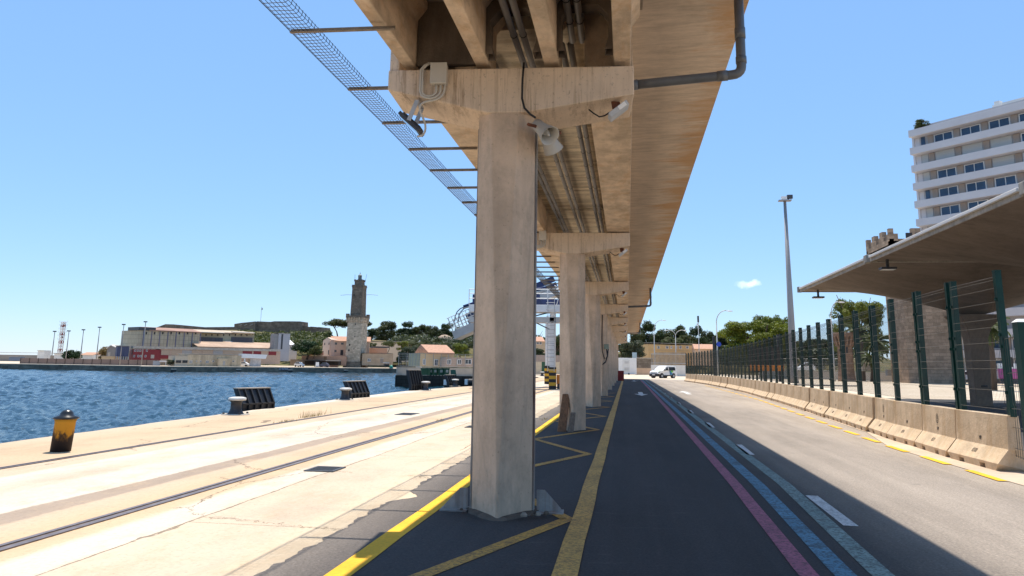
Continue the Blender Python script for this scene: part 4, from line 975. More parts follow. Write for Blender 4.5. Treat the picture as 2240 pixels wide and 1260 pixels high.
# ---------------------------------------------------------------- masts and street lamps
p = at(1738, 838); H_ = aty(1722, 440, p.y).z
ms = thing('floodlight_mast', 'tall slender floodlight mast behind the green fence', 'mast', (p.x, p.y, 0))
MB().lathe([(0.55, 0), (0.42, 0.8), (0.40, 6), (0.17, H_)], 14).build('pole', MT['mast'], ms, True)
MB().box(-0.75, 0.75, -0.4, 0.4, H_, H_ + 0.12).build('head_frame', MT['mast'], ms)
for x, z, n_ in ((-0.1, H_ + 0.12, 'projector'), (0.6, H_ + 0.3, 'projector')):
    MB().box(x - 0.32, x + 0.32, -0.3, 0.2, z, z + 0.45).build(n_, MT['white'] if x < 0 else MT['dsteel'], ms)
MB().bar((0.3, 0, H_ + 0.1), (0.65, 0, H_ + 0.5), 0.12, 0.12).build('arm', MT['dsteel'], ms)
def street_lamp(xb, xt, yt, xh, yh, Y, lab, zb=0.0, double=None):
    b = aty(xb, 790, Y); t = aty(xt, yt, Y); h = aty(xh, yh, Y); r = thing('street_lamp', lab, 'street lamp', (b.x, Y, zb), 0, 'street lamps beyond the road end')
    H1 = t.z - zb
    MB().tube([(0, 0, 0), (0, 0, 3), (0, 0, H1)], [0.11, 0.1, 0.07], 8).build('pole', MT['galv'], r, True)
    for hx, hz_ in [(h.x - b.x, h.z - zb)] + ([(aty(double[0], double[1], Y).x - b.x, aty(double[0], double[1], Y).z - zb)] if double else []):
        s_ = 1 if hx > 0 else -1; pts = []
        for k in range(9):
            th = math.pi / 2 * k / 8; pts.append((hx * 0.8 * (1 - math.cos(th)), 0, H1 + (hz_ - H1) * math.sin(th)))
        MB().tube(pts, 0.06, 8).build('arm', MT['galv'], r, True)
        a = pts[-1]; fixnormals(MB().loft([[(a[0] + s_ * t_ * 0.9, y * w_, a[2] - 0.06 + z * w_ * 0.6 - t_ * 0.05) for y, z in ((-1, -0.6), (1, -0.6), (0.8, 0.7), (-0.8, 0.7))] for t_, w_ in ((0, 0.08), (0.35, 0.2), (0.8, 0.2), (1.0, 0.08))]).build('lamp_head', MT['white'], r, True))
street_lamp(1432, 1429, 722, 1452, 700, 168, 'curved street lamp left of the yellow house, rising before the pines')
street_lamp(1479, 1477, 735, 1497, 722, 166, 'double-armed street lamp before the yellow house', double=(1459, 722))
street_lamp(1570, 1566, 706, 1594, 679, 112, 'curved street lamp rising behind the far end of the green fence')
street_lamp(1824, 1817, 692, 1838, 660, 118, 'curved street lamp beside the cypress behind the fence')
b = aty(1530, 790, 150); t = aty(1524, 705, 150); r = thing('camera_pole', 'thin pole with a camera on top between the lamps', 'pole', (b.x, 150, 0))
MB().tube([(0, 0, 0), (0, 0, t.z)], [0.1, 0.06], 8).build('pole', MT['galv'], r, True); MB().box(-0.16, 0.16, -0.2, 0.2, t.z, t.z + 1.2).build('camera', MT['dsteel'], r); MB().box(-0.3, 0.0, -0.1, 0.1, t.z - 0.6, t.z - 0.2).build('receiver', MT['white'], r)
b = aty(1563, 790, 108); t = aty(1563, 736, 108); r = thing('road_sign', 'blue round sign and black pole at the far end of the fence', 'sign', (b.x, 108, 0))
MB().box(-0.17, 0.17, -0.1, 0.1, 0, t.z).build('pole', MT['navyblack'], r); c = aty(1572, 753, 108); MB().tube([(c.x - b.x, -0.15, c.z), (c.x - b.x, -0.19, c.z)], 0.32, 18).build('disc', simple('blue_sign', (0.01, 0.05, 0.4), 0.4, 0.05), r)

# ---------------------------------------------------------------- things at the end of the road
f = Fac('plant_container', 'white service container with louvred doors at the end of the viaduct', 'container', 1352, 161, 1393, 163, 0, 820)
zt = f.uv(1370, 783)[1]; m = MB().box(0, f.W, 0, 3, 0.1, zt); m.build('body', MT['white'], f.root, bevel=0.04)
f.part('door', simple('offwhite_door', (0.70, 0.69, 0.66), 0.5, 0.04), 1362, 786.5, 1377.5, 813, -0.05, 0)
for ya, yb in ((790, 795), (803.5, 810)):
    m = MB(); x0, z1 = f.uv(1366, ya); x1, z0 = f.uv(1375, yb); k = z0
    while k < z1: m.box(x0, x1, -0.09, -0.05, k, k + 0.05); k += 0.12
    m.build('louvre', simple('louvre_grey', (0.45, 0.45, 0.45), 0.6, 0.1), f.root)
f.part('vent', MT['dsteel'], 1374, 816, 1377, 819.5, -0.04, 0)
f = Fac('electrical_cabinet', 'pale blue-grey cabinet standing above the white container', 'cabinet', 1383, 166, 1393, 166, 3.2, 783)
f.part('body', simple('cabinet_blue_grey', (0.42, 0.5, 0.52), 0.5, 0.05), 1383, 771, 1393, 783, 0, 0.8); f.part('door', simple('cabinet_door', (0.36, 0.44, 0.46), 0.5, 0.05), 1384.5, 773, 1391.5, 781, -0.03, 0)
wallp = simple('peach_wall', (0.55, 0.38, 0.25), 0.9, 0.15, 0.4); ston = stone_wall_mat('terrace_stone', (0.25, 0.205, 0.155), (0.16, 0.13, 0.1), 1, 1.0, 0.4)
f = Fac('garden_wall', 'peach wall between the white container and the van', 'wall', 1393, 166, 1426, 170, 0, 819); f.part('wall', wallp, 1393, 805, 1426, 822, 0, 0.4)
f = Fac('terrace_wall', 'stone terrace wall above the peach wall', 'wall', 1393, 172, 1428, 176, 0, 819); f.part('wall', ston, 1393, 784, 1430, 822, 0, 0.8); f.part('coping', MT['edge'], 1392, 782, 1430, 784.5, -0.1, 0.9)
f = Fac('white_wall', 'long white wall behind the van', 'wall', 1424, 150, 1500, 150, 0, 822); f.part('wall', MT['wall_white'], 1424, 798, 1500, 826, 0, 0.3)
f = Fac('picket_fence', 'grey slatted fence on the white wall, below the yellow house', 'fence', 1425, 151, 1500, 151, 0, 822)
m = MB(); x0, zb = f.uv(1425, 798); x1, zt = f.uv(1500, 771); k = 0
while x0 < x1: m.box(x0, x0 + 0.16, 0.05 * (k % 2), 0.05 * (k % 2) + 0.04, zb, zt - 0.25 * (x0 < 0.6)); x0 += 0.24; k += 1
m.build('slats', simple('weathered_slat', (0.32, 0.26, 0.2), 0.85, 0.3, 2), f.root); m = MB(); x1 = f.uv(1500, 790)[0]; m.box(0, x1, -0.04, 0, zb + 0.3, zb + 0.4); m.box(0, x1, -0.04, 0, zt - 0.4, zt - 0.3); m.build('rail', MT['galv'], f.root)
ochre = simple('ochre_render', (0.60, 0.39, 0.18), 0.9, 0.08, 0.4)
f = Fac('yellow_house', 'long ochre house with white framed windows before the pines', 'house', 1418, 190, 1517, 196, 0, 790)
f.part('wall', ochre, 1418, 753, 1517, 800, 0, 9); f.part('roof_edge', MT['edge'], 1417, 749.5, 1518, 753, -0.25, 9.2); f.part('string_course', MT['edge'], 1418, 766, 1517, 768, -0.08, 0)
for a, b in ((1437.5, 1442), (1456.5, 1461), (1467, 1469), (1478, 1480), (1485.5, 1490), (1500.5, 1505)): f.win(a, 757.5, b, 762.5, d=0.2)
f = Fac('low_house', 'low house with a pale red roof right of the yellow house', 'house', 1519, 186, 1566, 186, 0, 790); f.part('wall', wallp, 1519, 763, 1566, 800, 0, 7)
x0, z0 = f.uv(1518, 763); x1, z1 = f.uv(1563, 755); fixnormals(MB().prism([(-0.4, z0), (3.5, z1 + 0.3), (7.4, z0)], 'x', x0, x1).build('roof', MT['tan'], f.root))

# ---------------------------------------------------------------- van
def van():
    r = thing('parked_van', 'white compact van with blue and green livery at the end of the road', 'van')
    L, Wd = 4.4, 1.84
    side = [(0.0, 0.30), (0.0, 0.62), (0.06, 0.86), (0.25, 1.0), (0.95, 1.14), (1.15, 1.2), (1.85, 1.72), (2.2, 1.82), (3.9, 1.82), (4.28, 1.72), (4.38, 1.05), (4.4, 0.62), (4.36, 0.30)]
    def hw(z, x): 
        t = max(0, (z - 1.05) / 0.8); b = 0.92 - 0.16 * t ** 1.2
        if x < 0.3: b -= 0.10 * (1 - x / 0.3)
        return b
    m = MB(); m.loft([[(x, -hw(z, x), z) for x, z in side], [(x, -hw(z, x) * 0.55, z + 0.015 * (z > 1)) for x, z in side], [(x, hw(z, x) * 0.55, z + 0.015 * (z > 1)) for x, z in side], [(x, hw(z, x), z) for x, z in side]])
    fixnormals(m.build('body', MT['white'], r, bevel=0.04))
    def sidepoly(name, pts, mat, s_, out=0.006, par=r):
        inn = [(x, s_ * (hw(z, x) - 0.02), z) for x, z in pts]; ou = [(x, s_ * (hw(z, x) + out), z) for x, z in pts]
        return fixnormals(MB().loft([inn, ou]).build(name, mat, par))
    for s_ in (-1, 1):
        sidepoly('side_window', [(1.45, 1.18), (1.62, 1.22), (2.0, 1.62), (2.3, 1.66), (2.36, 1.14)], MT['glass'], s_)
        sidepoly('side_window', [(2.52, 1.14), (2.5, 1.66), (3.9, 1.66), (4.02, 1.5), (4.0, 1.16)], MT['glass'], s_)
        sidepoly('sill_trim', [(0.95, 0.3), (0.95, 0.46), (3.2, 0.46), (3.2, 0.3)], MT['black'], s_, 0.012)
        sidepoly('livery', [(2.7, 0.5), (2.62, 1.1), (3.15, 1.1), (3.25, 0.5)], simple('livery_blue', (0.02, 0.20, 0.38), 0.4, 0.3, 2), s_, 0.008)
        sidepoly('livery', [(2.9, 0.86), (2.85, 1.12), (3.5, 1.12), (3.3, 0.86)], simple('livery_green', (0.12, 0.42, 0.06), 0.4, 0.2, 2), s_, 0.012)
        sidepoly('headlight', [(0.03, 0.82), (0.1, 0.95), (0.5, 1.02), (0.35, 0.86)], MT['dsteel'], s_, 0.01)
        MB().box(1.3, 1.5, s_ * 1.0 - 0.09, s_ * 1.0 + 0.09, 1.12, 1.3).build('mirror', MT['black'], r, bevel=0.03)
        for x in (0.82, 3.55):
            w_ = MB().tube([(x, s_ * 0.72, 0.32), (x, s_ * 0.93, 0.32)], 0.32, 22).build('wheel', MT['black'], r, False)
            MB().tube([(x, s_ * 0.90, 0.32), (x, s_ * 0.938, 0.32)], 0.2, 16).build('rim', MT['steel'], w_)
            MB().tube([(x, s_ * 0.6, 0.36), (x, s_ * 0.925, 0.36)], 0.40, 22).build('wheel_arch', MT['black'], r)
    def front(name, pts, mat, out=0.006):   # (half y, x, z) quads on the nose
        a = [(x - out, y, z + out) for y, x, z in pts]; b = [(x + 0.03, y, z - 0.03) for y, x, z in pts]; return fixnormals(MB().loft([a, b]).build(name, mat, r))
    front('windscreen', [(-0.74, 1.22, 1.22), (0.74, 1.22, 1.22), (0.66, 1.80, 1.655), (-0.66, 1.80, 1.655)], simple('pale_windscreen', (0.25, 0.35, 0.33), 0.1, 0.2, 1), 0.02)
    MB().box(-0.05, 0.4, -0.86, 0.86, 0.24, 0.66).build('bumper', MT['black'], r, bevel=0.05)
    front('grille', [(-0.6, -0.0, 0.74), (0.6, -0.0, 0.74), (0.6, 0.05, 0.84), (-0.6, 0.05, 0.84)], MT['black'], 0.012)
    MB().box(-0.065, -0.045, -0.26, 0.26, 0.44, 0.55).build('number_plate', MT['white'], r)
    front('livery', [(-0.15, 0.32, 1.02), (-0.7, 0.32, 1.02), (-0.65, 0.98, 1.155), (-0.3, 0.98, 1.155)], simple('bonnet_green', (0.16, 0.5, 0.06), 0.4, 0.2, 2), 0.012)
    front('livery', [(0.5, 0.32, 1.02), (0.0, 0.32, 1.02), (0.05, 0.75, 1.11), (0.45, 0.75, 1.11)], simple('bonnet_blue', (0.02, 0.30, 0.42), 0.4, 0.2, 2), 0.012)
    return r
vn = van(); a = at(1424, 826); b = at(1472, 826)
vn.location = (3.55 + 0.9, 121.0, 0); vn.rotation_euler = (0, 0, R(48)); vn.location = (4.0, 119.8, 0.004)

# ---------------------------------------------------------------- yard behind the fence
f = Fac('yard_wall', 'low pale concrete wall across the yard behind the fence', 'wall', 1660, 150, 1972, 128, 0, 826)
m = MB(); m.box(0, f.W, 0, 0.5, 0, 1.35); m.build('wall', simple('pale_wall_concrete', (0.50, 0.45, 0.39), 0.9, 0.15, 0.3), f.root)
f2 = Fac('site_fence', 'row of grey wire site-fence panels beyond the low wall', 'fence', 1700, 156, 2075, 128, 1.2, 810)
m = MB(); wr = MB(); x = 0
while x < f2.W - 3.4:
    for a, b in (((x, 0), (x, 2)), ((x + 3.4, 0), (x + 3.4, 2))): m.tube([(a[0], 0, 0.1), (b[0], 0, 2.35)], 0.035, 5)
    m.tube([(x, 0, 2.35), (x + 3.4, 0, 2.35)], 0.045, 5); m.tube([(x, 0, 0.25), (x + 3.4, 0, 0.25)], 0.035, 5)
    k = x + 0.2
    while k < x + 3.4: wr.tube([(k, 0, 0.25), (k, 0, 2.35)], 0.008, 3, False); k += 0.2
    for z in (0.6, 1.0, 1.4, 1.8): wr.tube([(x, 0, z), (x + 3.4, 0, z)], 0.01, 3, False)
    x += 3.6
m.build('frame', MT['galv'], f2.root); wr.build('wire_mesh', MT['galv'], f2.root)
# dark hoarding behind the fence with an orange board
p = aty(1650, 800, 106); q = aty(1711, 800, 104)
r = thing('road_gate', 'long orange gate boom with a black end post behind the fence', 'gate', (q.x, 104.5, 0))
MB().box(-4.0, 0.3, -0.12, 0.12, 1.35, 2.1).build('boom', MT['orange'], r, bevel=0.02); MB().box(-0.35, 0.1, 0.13, 0.5, 0, 6.0).build('end_post', MT['navyblack'], r); MB().box(-2.3, -2.1, -0.1, 0.1, 0, 1.35).build('prop', MT['dsteel'], r); MB().box(-4, 0.1, 0.1, 0.16, 2.1, 4.4).build('screen', simple('dark_screen', (0.05, 0.04, 0.035), 0.9, 0.2), r)
m = thing('debris_cable', 'dark cable lying across the yard behind the fence', 'cable', at(1700, 843)); MB().tube([(0, 0, 0.05), (3, 0.8, 0.06), (6, 0.2, 0.05), (8, 0.9, 0.05)], 0.07, 6).build('cable', MT['iron'], m)
f = Fac('utility_cabinet', 'beige cabinet standing above the yard wall', 'cabinet', 1886, 126, 1905, 126, 1.2, 812); f.part('body', simple('beige_cabinet', (0.42, 0.37, 0.3), 0.7, 0.05), 1886, 797, 1905, 812, 0, 0.9); f.part('lid', MT['edge'], 1885, 796, 1906, 797.5, -0.1, 1)
f = Fac('grey_tank', 'grey box beside the yard wall', 'box', 1941, 122, 1953, 122, 0, 826); f.part('body', simple('grey_tank', (0.33, 0.33, 0.33), 0.7, 0.08), 1941, 809, 1953, 822, 0, 0.9); f.part('lid', MT['steel'], 1940, 808, 1954, 809.5, -0.06, 0.95)
def car(name, label, x, y, z, rz, L, H, mat, cat='car'):
    r = thing(name, label, cat, (x, y, z), rz); s_ = L / 4.2; h = H / 1.45
    pr = [(-2.1, 0.3), (-2.1, 0.75), (-1.2, 0.88), (-0.55, 1.38), (0.9, 1.42), (1.75, 1.0), (2.1, 0.85), (2.1, 0.3)]
    fixnormals(MB().prism([(a * s_, b * h) for a, b in pr], 'y', -0.85, 0.85).build('body', mat, r, bevel=0.08))
    fixnormals(MB().prism([(a * s_, b * h) for a, b in [(-1.05, 0.92), (-0.5, 1.32), (0.85, 1.34), (1.5, 0.95)]], 'y', -0.862, 0.862).build('windows', MT['glass'], r))
    for xx in (-1.3 * s_, 1.3 * s_):
        for yy in (-0.78, 0.78): MB().tube([(xx, yy - 0.09, 0.32), (xx, yy + 0.09, 0.32)], 0.32, 14).build('wheel', MT['black'], r)
    return r
p = aty(2104, 806, 116); car('parked_car', 'white car seen under the canopy beside its column', p.x, 116, 0.25, R(6), 4.3, 1.5, MT['white'])
p = aty(1762, 795, 170); car('delivery_van', 'small white van beyond the site fence, right of the tall mast', p.x, 170, 1.0, R(10), 3.4, 2.1, MT['white'], 'van')
p = aty(2214, 800, 110); r = thing('pink_bus', 'pink and white bus at the right edge behind the fence', 'bus', (p.x, 110, 0), R(-20)); MB().box(-1.6, 4, -1.2, 1.2, 0.8, 2.1).build('body', simple('pink_paint', (0.55, 0.10, 0.28), 0.4, 0.15), r, bevel=0.1); MB().box(-1.6, 4, -1.21, 1.21, 2.1, 2.75).build('window_band', MT['white'], r); MB().box(-1.5, 3.9, -1.1, 1.1, 0.45, 0.8).build('chassis', MT['dsteel'], r)
for xx in (-0.6, 2.6): MB().tube([(xx, -1.15, 0.45), (xx, 1.15, 0.45)], 0.45, 14).build('wheel', MT['black'], r)
p = aty(2210, 785, 95); r = thing('traffic_light', 'traffic light before the pink bus', 'traffic light', (p.x, 95, 0)); MB().tube([(0, 0, 0), (0, 0, 3.2)], 0.06, 8).build('pole', MT['dsteel'], r); MB().box(-0.18, 0.18, -0.15, 0.15, 2.2, 3.3).build('signal_head', MT['black'], r)

# little turreted gatehouse
pk = stone_wall_mat('pinkish_gate_stone', (0.36, 0.225, 0.15), (0.25, 0.17, 0.12), 1, 0.8, 0.35)
f = Fac('turret', 'small pinkish stone turret with a flared top behind the fence', 'tower', 1837, 118, 1876, 118, 0, 812); W_ = f.W; zt = f.uv(1850, 746)[1]; z2 = f.uv(1850, 727)[1]; c = W_ / 2
fixnormals(MB().lathe([(c * 1.05, 0), (c * 0.92, 1.6), (c * 0.86, zt - 0.6), (c * 0.9, zt), (c * 1.3, zt + 0.8), (c * 1.3, z2)], 8, (c, c, 0)).build('body', pk, f.root))
m = MB()
for k in range(16):
    t = 2 * math.pi * k / 16; m.bar((c + c * 0.9 * math.cos(t), c + c * 0.9 * math.sin(t), zt - 0.7), (c + c * 1.28 * math.cos(t), c + c * 1.28 * math.sin(t), zt + 0.7), 0.2, 0.3)
m.build('corbels', pk, f.root)
f.part('window', MT['black'], 1851, 759, 1855, 772, -0.02, 0.6)

# trees behind the fence and on the wooded rise
ptree('bushy:bright', 1562, 1748, 684, 812, 140, 'large bushy bright green tree behind the fence, left of the tall mast')
ptree('bushy:bright', 1640, 1745, 672, 800, 150, 'darker top of a tree rising behind the bushy bright one').scale.z *= 1
ptree('bushy:pale', 1815, 1955, 628, 815, 140, 'yellow-green tree between the turret and the stone tower')
ptree('cypress:dark', 1838, 1860, 652, 812, 136, 'dark narrow cypress before the yellow-green tree')
def palm(x, y, H, lab, rad=2.6):
    r = thing('palm_tree', lab, 'palm', (x, y, 0)); rr = random.Random(hash_(lab)); MB().tube([(0, 0, 0), (0.15, 0, H * 0.5), (0.05, 0, H)], [0.32, 0.26, 0.24], 8).build('trunk', BARK, r, True)
    m = MB()
    for k in range(34):
        t = rr.uniform(0, 6.28); el = rr.uniform(-0.5, 1.2); ln_ = rad * rr.uniform(0.8, 1.1); pv = Vector((0.05, 0, H)); 
        for s_ in range(6):
            e2 = el - s_ * 0.27; d = Vector((math.cos(t) * math.cos(e2), math.sin(t) * math.cos(e2), math.sin(e2))); q = pv + d * ln_ / 6; sd = Vector((-math.sin(t), math.cos(t), 0)) * (0.32 - 0.04 * s_)
            m.quad(pv - sd - Vector((0, 0, 0.18)), pv, q, q - sd - Vector((0, 0, 0.18))); m.quad(pv, pv + sd - Vector((0, 0, 0.18)), q + sd - Vector((0, 0, 0.18)), q); pv = q
    m.build('crown', LF['palm'], r); return r
for xp, yt, Y, lab, rd_ in ((2160, 700, 75, 'palm seen right of the canopy column', 2.2), (1915, 735, 125, 'palm beside the left edge of the stone tower', 3.2), (1882, 712, 128, 'taller palm right of the turret', 3.4), (1905, 770, 121, 'short palm at the foot of the stone tower', 2.4)):
    p = aty(xp, yt + 15, Y); palm(p.x, Y, p.z, lab, rd_)
# wooded rise
def hill_mesh(name, pts, mat, n=30):
    pass
def hill(xs, Y0, Y1, tops, name='hill'):
    # ridge heights given as photo pixels at depth Y1
    m = MB(); nx = len(xs); ny = 8; vs = []
    for j in range(ny + 1):
        t = j / ny; Y = Y0 + (Y1 - Y0) * t
        for x, yt in zip(xs, tops):
            top = aty(x, yt, Y1); X = top.x; h = max(0.0, top.z) * (3 * t * t - 2 * t ** 3); vs.append((X, Y + 6 * math.sin(X * 0.07), h + 0.3 * math.sin(X * 0.9 + Y)))
    for x, yt in zip(xs, tops):
        top = aty(x, yt, Y1); vs.append((top.x, Y1 + 60, -2))
    fs = []
    for j in range(ny + 1):
        for i in range(nx - 1): a = j * nx + i; fs.append((a, a + 1, a + nx + 1, a + nx))
    m.add(vs, fs); o = m.build(name, SCRUB, None, True); return tag(o, kind='structure')
def scrubmat():
    n = N('hillside_scrub'); col = n.ramp(n.noise(0.12, 8, 0.75), [(0.3, (0.06, 0.07, 0.025)), (0.5, (0.15, 0.13, 0.06)), (0.7, (0.26, 0.19, 0.11))]); n.bump(n.noise(0.8, 6, 0.7), 1.0, 0.6); return n.done(col, 0.95, 0, 0.1)
SCRUB = scrubmat()
hill([1340, 1400, 1480, 1560, 1640, 1740, 1840, 1900], 205, 260, [770, 762, 765, 768, 775, 770, 770, 780])
rr = random.Random(21); WOOD = []
for k, (xc, yt, wd, Y, nm) in enumerate([(1418, 702, 62, 215, 'tall dark pine beyond the viaduct end, behind the first street lamp'), (1455, 716, 50, 222, 'dark pine behind the double street lamp'), (1490, 708, 56, 226, 'dark rounded pine above the yellow house'), (1520, 712, 46, 230, 'pine behind the camera pole'), (1548, 720, 42, 234, 'smaller pine right of the camera pole'), (1580, 722, 46, 238, 'distant pine right of the tall curved lamp'), (1435, 726, 50, 208, 'lower pine in front of the wooded rise'), (1506, 730, 52, 214, 'broad pine behind the right end of the yellow house'), (1470, 735, 40, 205, 'small pine just over the yellow house roof'), (1535, 736, 44, 216, 'low pine over the red roof'), (1566, 740, 44, 220, 'low dark pine beyond the blue road sign'), (1396, 718, 46, 212, 'pine half hidden by the deck end'), (1610, 726, 44, 242, 'faint pine behind the bushy bright tree'), (1760, 742, 52, 230, 'dark tree on the rise between mast and turret'), (1795, 738, 56, 232, 'rounded dark tree on the rise left of the turret'), (1825, 744, 50, 228, 'dark tree on the rise behind the turret')]):
    ptree('pine:pine' if k % 3 else 'pine:dark', xc - wd / 2, xc + wd / 2, yt, 792, Y, nm, group='pines on the wooded rise', name='pine_tree')
ptree('round:grey', 1352, 1418, 738, 792, 178, 'grey-green olive tree behind the white container')
ptree('round:dark', 1330, 1392, 742, 796, 182, 'dark bushy tree behind the viaduct end')
ptree('round:olive', 1444, 1500, 734, 775, 200, 'light green tree over the yellow house roof')
rr = random.Random(55); bl = []
for _ in range(240):
    px = rr.uniform(1380, 1850); Y = rr.uniform(212, 258); p = aty(px, 772 - 16 * (Y - 212) / 46 - rr.uniform(0, 10), Y); k = rr.uniform(1.4, 3.2); bl.append((p.x, p.y, max(0.5, p.z - 1.5), k, k * 0.8))
tag(crown(6, bl, 16000, 0.5).build('understorey', LF['dark']), 'dark understorey of bushes below the pines on the wooded rise', 'scrub', kind='stuff')
# ---------------------------------------------------------------- quay furniture
def bollard_mat():
    n = N('yellow_black_bollard_paint'); sp = n.new('ShaderNodeSeparateXYZ'); n.l(n.co(), sp.inputs[0])
    h = n.math('ADD', sp.outputs[2], n.math('MULTIPLY_ADD', n.noise(5, 6, 0.7, (1, 1, 0.6)), 0.7, -0.35))
    col = n.ramp(h, [(0.22, (0.025, 0.018, 0.018)), (0.27, (0.09, 0.05, 0.02)), (0.34, (0.50, 0.235, 0.02)), (0.6, (0.58, 0.27, 0.02))])
    sp2 = n.ramp(n.noise(14, 5, 0.7), [(0.62, 0.0), (0.68, 0.85)]); col = n.mix(sp2, col, (0.03, 0.022, 0.02))
    return n.done(col, 0.75, 0, 0.3)
b = thing('capped_bollard', 'short leaning yellow bollard with a black domed cap at the water edge', 'bollard', (-9.86, 12.75, 0))
fixnormals(MB().lathe([(0.165, 0.0), (0.165, 0.5), (0.185, 0.56)], 26, lean=(0.06, 0)).build('post', bollard_mat(), b, True))
o = MB().lathe([(0.2, 0.552), (0.212, 0.57), (0.2, 0.592), (0.12, 0.615), (0.105, 0.66), (0.07, 0.70), (0.0, 0.715)], 26, lean=(0.06, 0)).build('cap', simple('gloss_black_paint', (0.02, 0.02, 0.022), 0.28, 0.3, 12), b, True); fixnormals(o)
wt = simple('bollard_white_top', (0.62, 0.6, 0.56), 0.6, 0.2, 6)
def moor(x, y, s, lab, hook=False):
    r = thing('mooring_bollard', lab, 'bollard', (x, y, 0), 0, 'mooring bollards on the quay edge')
    fixnormals(MB().lathe([(0.27 * s, 0), (0.22 * s, 0.06 * s), (0.165 * s, 0.16 * s), (0.155 * s, 0.36 * s), (0.19 * s, 0.41 * s), (0.255 * s, 0.425 * s)], 22).build('post', MT['iron'], r, True))
    fixnormals(MB().lathe([(0.255 * s, 0.426 * s), (0.27 * s, 0.46 * s), (0.25 * s, 0.505 * s), (0.16 * s, 0.525 * s), (0, 0.53 * s)], 22, lean=(0.05, 0)).build('head', wt, r, True))
    fixnormals(MB().lathe([(0.42 * s, 0.004), (0.40 * s, 0.03)], 20).build('base_plate', MT['edge'], r))
    m = MB()
    for k in range(4): t = 0.8 + 1.57 * k; m.lathe([(0.035, 0.03), (0.035, 0.075), (0.0, 0.08)], 8, (0.36 * s * math.cos(t), 0.36 * s * math.sin(t), 0))
    m.build('bolts', MT['iron'], r); return r
p = at(515, 907); moor(p.x, p.y, 1.0, 'black mooring bollard with a white top before the nearest black fender panel')
p = at(754, 875); moor(p.x, p.y, 1.0, 'white topped mooring bollard left of the second black fender panel')
p = at(930, 854); moor(p.x, p.y, 1.05, 'white topped mooring bollard before the tall side-on fender panel')
p = at(995, 845); moor(p.x, p.y, 1.0, 'farthest white topped mooring bollard, left of the nearest pillar')
p = at(1186, 823); moor(p.x, p.y, 1.3, 'black bollard seen in the gap right of the nearest pillar')
def fender(x, y, wd, h, rz, lab, lean=0.22):
    # a steel-framed panel hung on the quay face, standing above the edge; the top leans seaward and along
    r = thing('fender_panel', lab, 'fender', (x, y, 0), rz, 'black fender panels on the quay')
    hh = wd / 2; k = 0.20 * h
    def P(u, z): t = max(0, z - 0.3 * h) / (0.7 * h); return (u + (0.10 * h * 0 + k * t), -lean * t * 0.0, z)
    m = MB(); m.loft([[(-hh, 0.0, -1.2), (hh, 0.0, -1.2), (hh, 0.14, -1.2), (-hh, 0.14, -1.2)], [(-hh, 0, 0.28 * h), (hh, 0, 0.28 * h), (hh, 0.14, 0.28 * h), (-hh, 0.14, 0.28 * h)], [(-hh, 0.25, h), (hh, 0.25, h), (hh, 0.39, h), (-hh, 0.39, h)]])
    fixnormals(m.build('panel', MT['navyblack'], r))
    m = MB()
    for q in range(6):
        u = -hh + 0.03 + (wd - 0.06) * q / 5; m.bar((u, -0.03, -0.4), (u, -0.03, 0.28 * h), 0.05, 0.07); m.bar((u, -0.03, 0.28 * h), (u, 0.22, h - 0.02), 0.05, 0.07)
    m.bar((-hh, -0.03, 0.27 * h), (hh, -0.03, 0.27 * h), 0.07, 0.05)
    m.build('ribs', MT['black'], r); MB().box(-hh - 0.01, hh + 0.01, 0.19, 0.42, h, h + 0.035).build('top_edge', MT['edge'], r); return r
fender(-12.5, 25.5, 1.55, 0.68, R(73), 'nearest black ribbed fender panel standing above the quay edge')
p = at(786, 870); fender(p.x, p.y, 1.9, 0.74, R(82), 'second black ribbed fender panel along the quay edge')
p = at(915, 854); fender(p.x - 0.1, p.y, 1.3, 1.2, R(70), 'tall black fender panel seen nearly side-on before the green bins')
p = at(993, 845); fender(p.x - 0.2, p.y + 0.6, 1.5, 0.8, R(75), 'farthest small fender panel beside the last white topped bollard')
for k, (x0, x1, yc, Y, lab) in enumerate(((962, 984, 838, 98, 'left stack of black rubber roller fenders on the pier face'), (1010, 1027, 837, 98, 'right stack of black rubber roller fenders, half hidden by the nearest pillar'))):
    a, b = aty(x0, yc, Y), aty(x1, yc, Y); r = thing('rubber_fender', lab, 'fender', (a.x, Y + 4.5, a.z - 0.0), 0, 'roller fenders')
    n_ = 6; Lx = (b.x - a.x) * 1.05
    for q in range(n_): MB().tube([(Lx * (q + 0.08) / n_, 0, 0), (Lx * (q + 0.92) / n_, 0, 0)], 0.42, 14).build('roller', MT['black'], r)
    MB().box(-0.5, -0.1, -0.3, 0.3, -0.35, 0.35).build('end_cap', MT['white'], r)
# weeds along the rail
m = MB(); rr = random.Random(9)
for px, py, n_ in ((672, 913, 40), (690, 910, 22), (712, 906, 10), (625, 923, 50), (1190, 918, 20), (962, 921, 30), (540, 893, 8)):
    c = at(px, py)
    for _ in range(n_):
        x, y = c.x + rr.gauss(0, 0.06), c.y + rr.gauss(0, 0.3); h = rr.uniform(0.03, 0.12) * (2 if n_ in (40, 22, 10) else 0.8); dx, dy = rr.uniform(-.05, .05), rr.uniform(-.05, .05)
        m.add([(x - 0.006, y, 0), (x + 0.006, y, 0), (x + dx, y + dy, h)], [(0, 1, 2)])
tag(m.build('weeds', LF['dry']), 'dry weeds growing along the crane rails', 'weeds', kind='stuff')

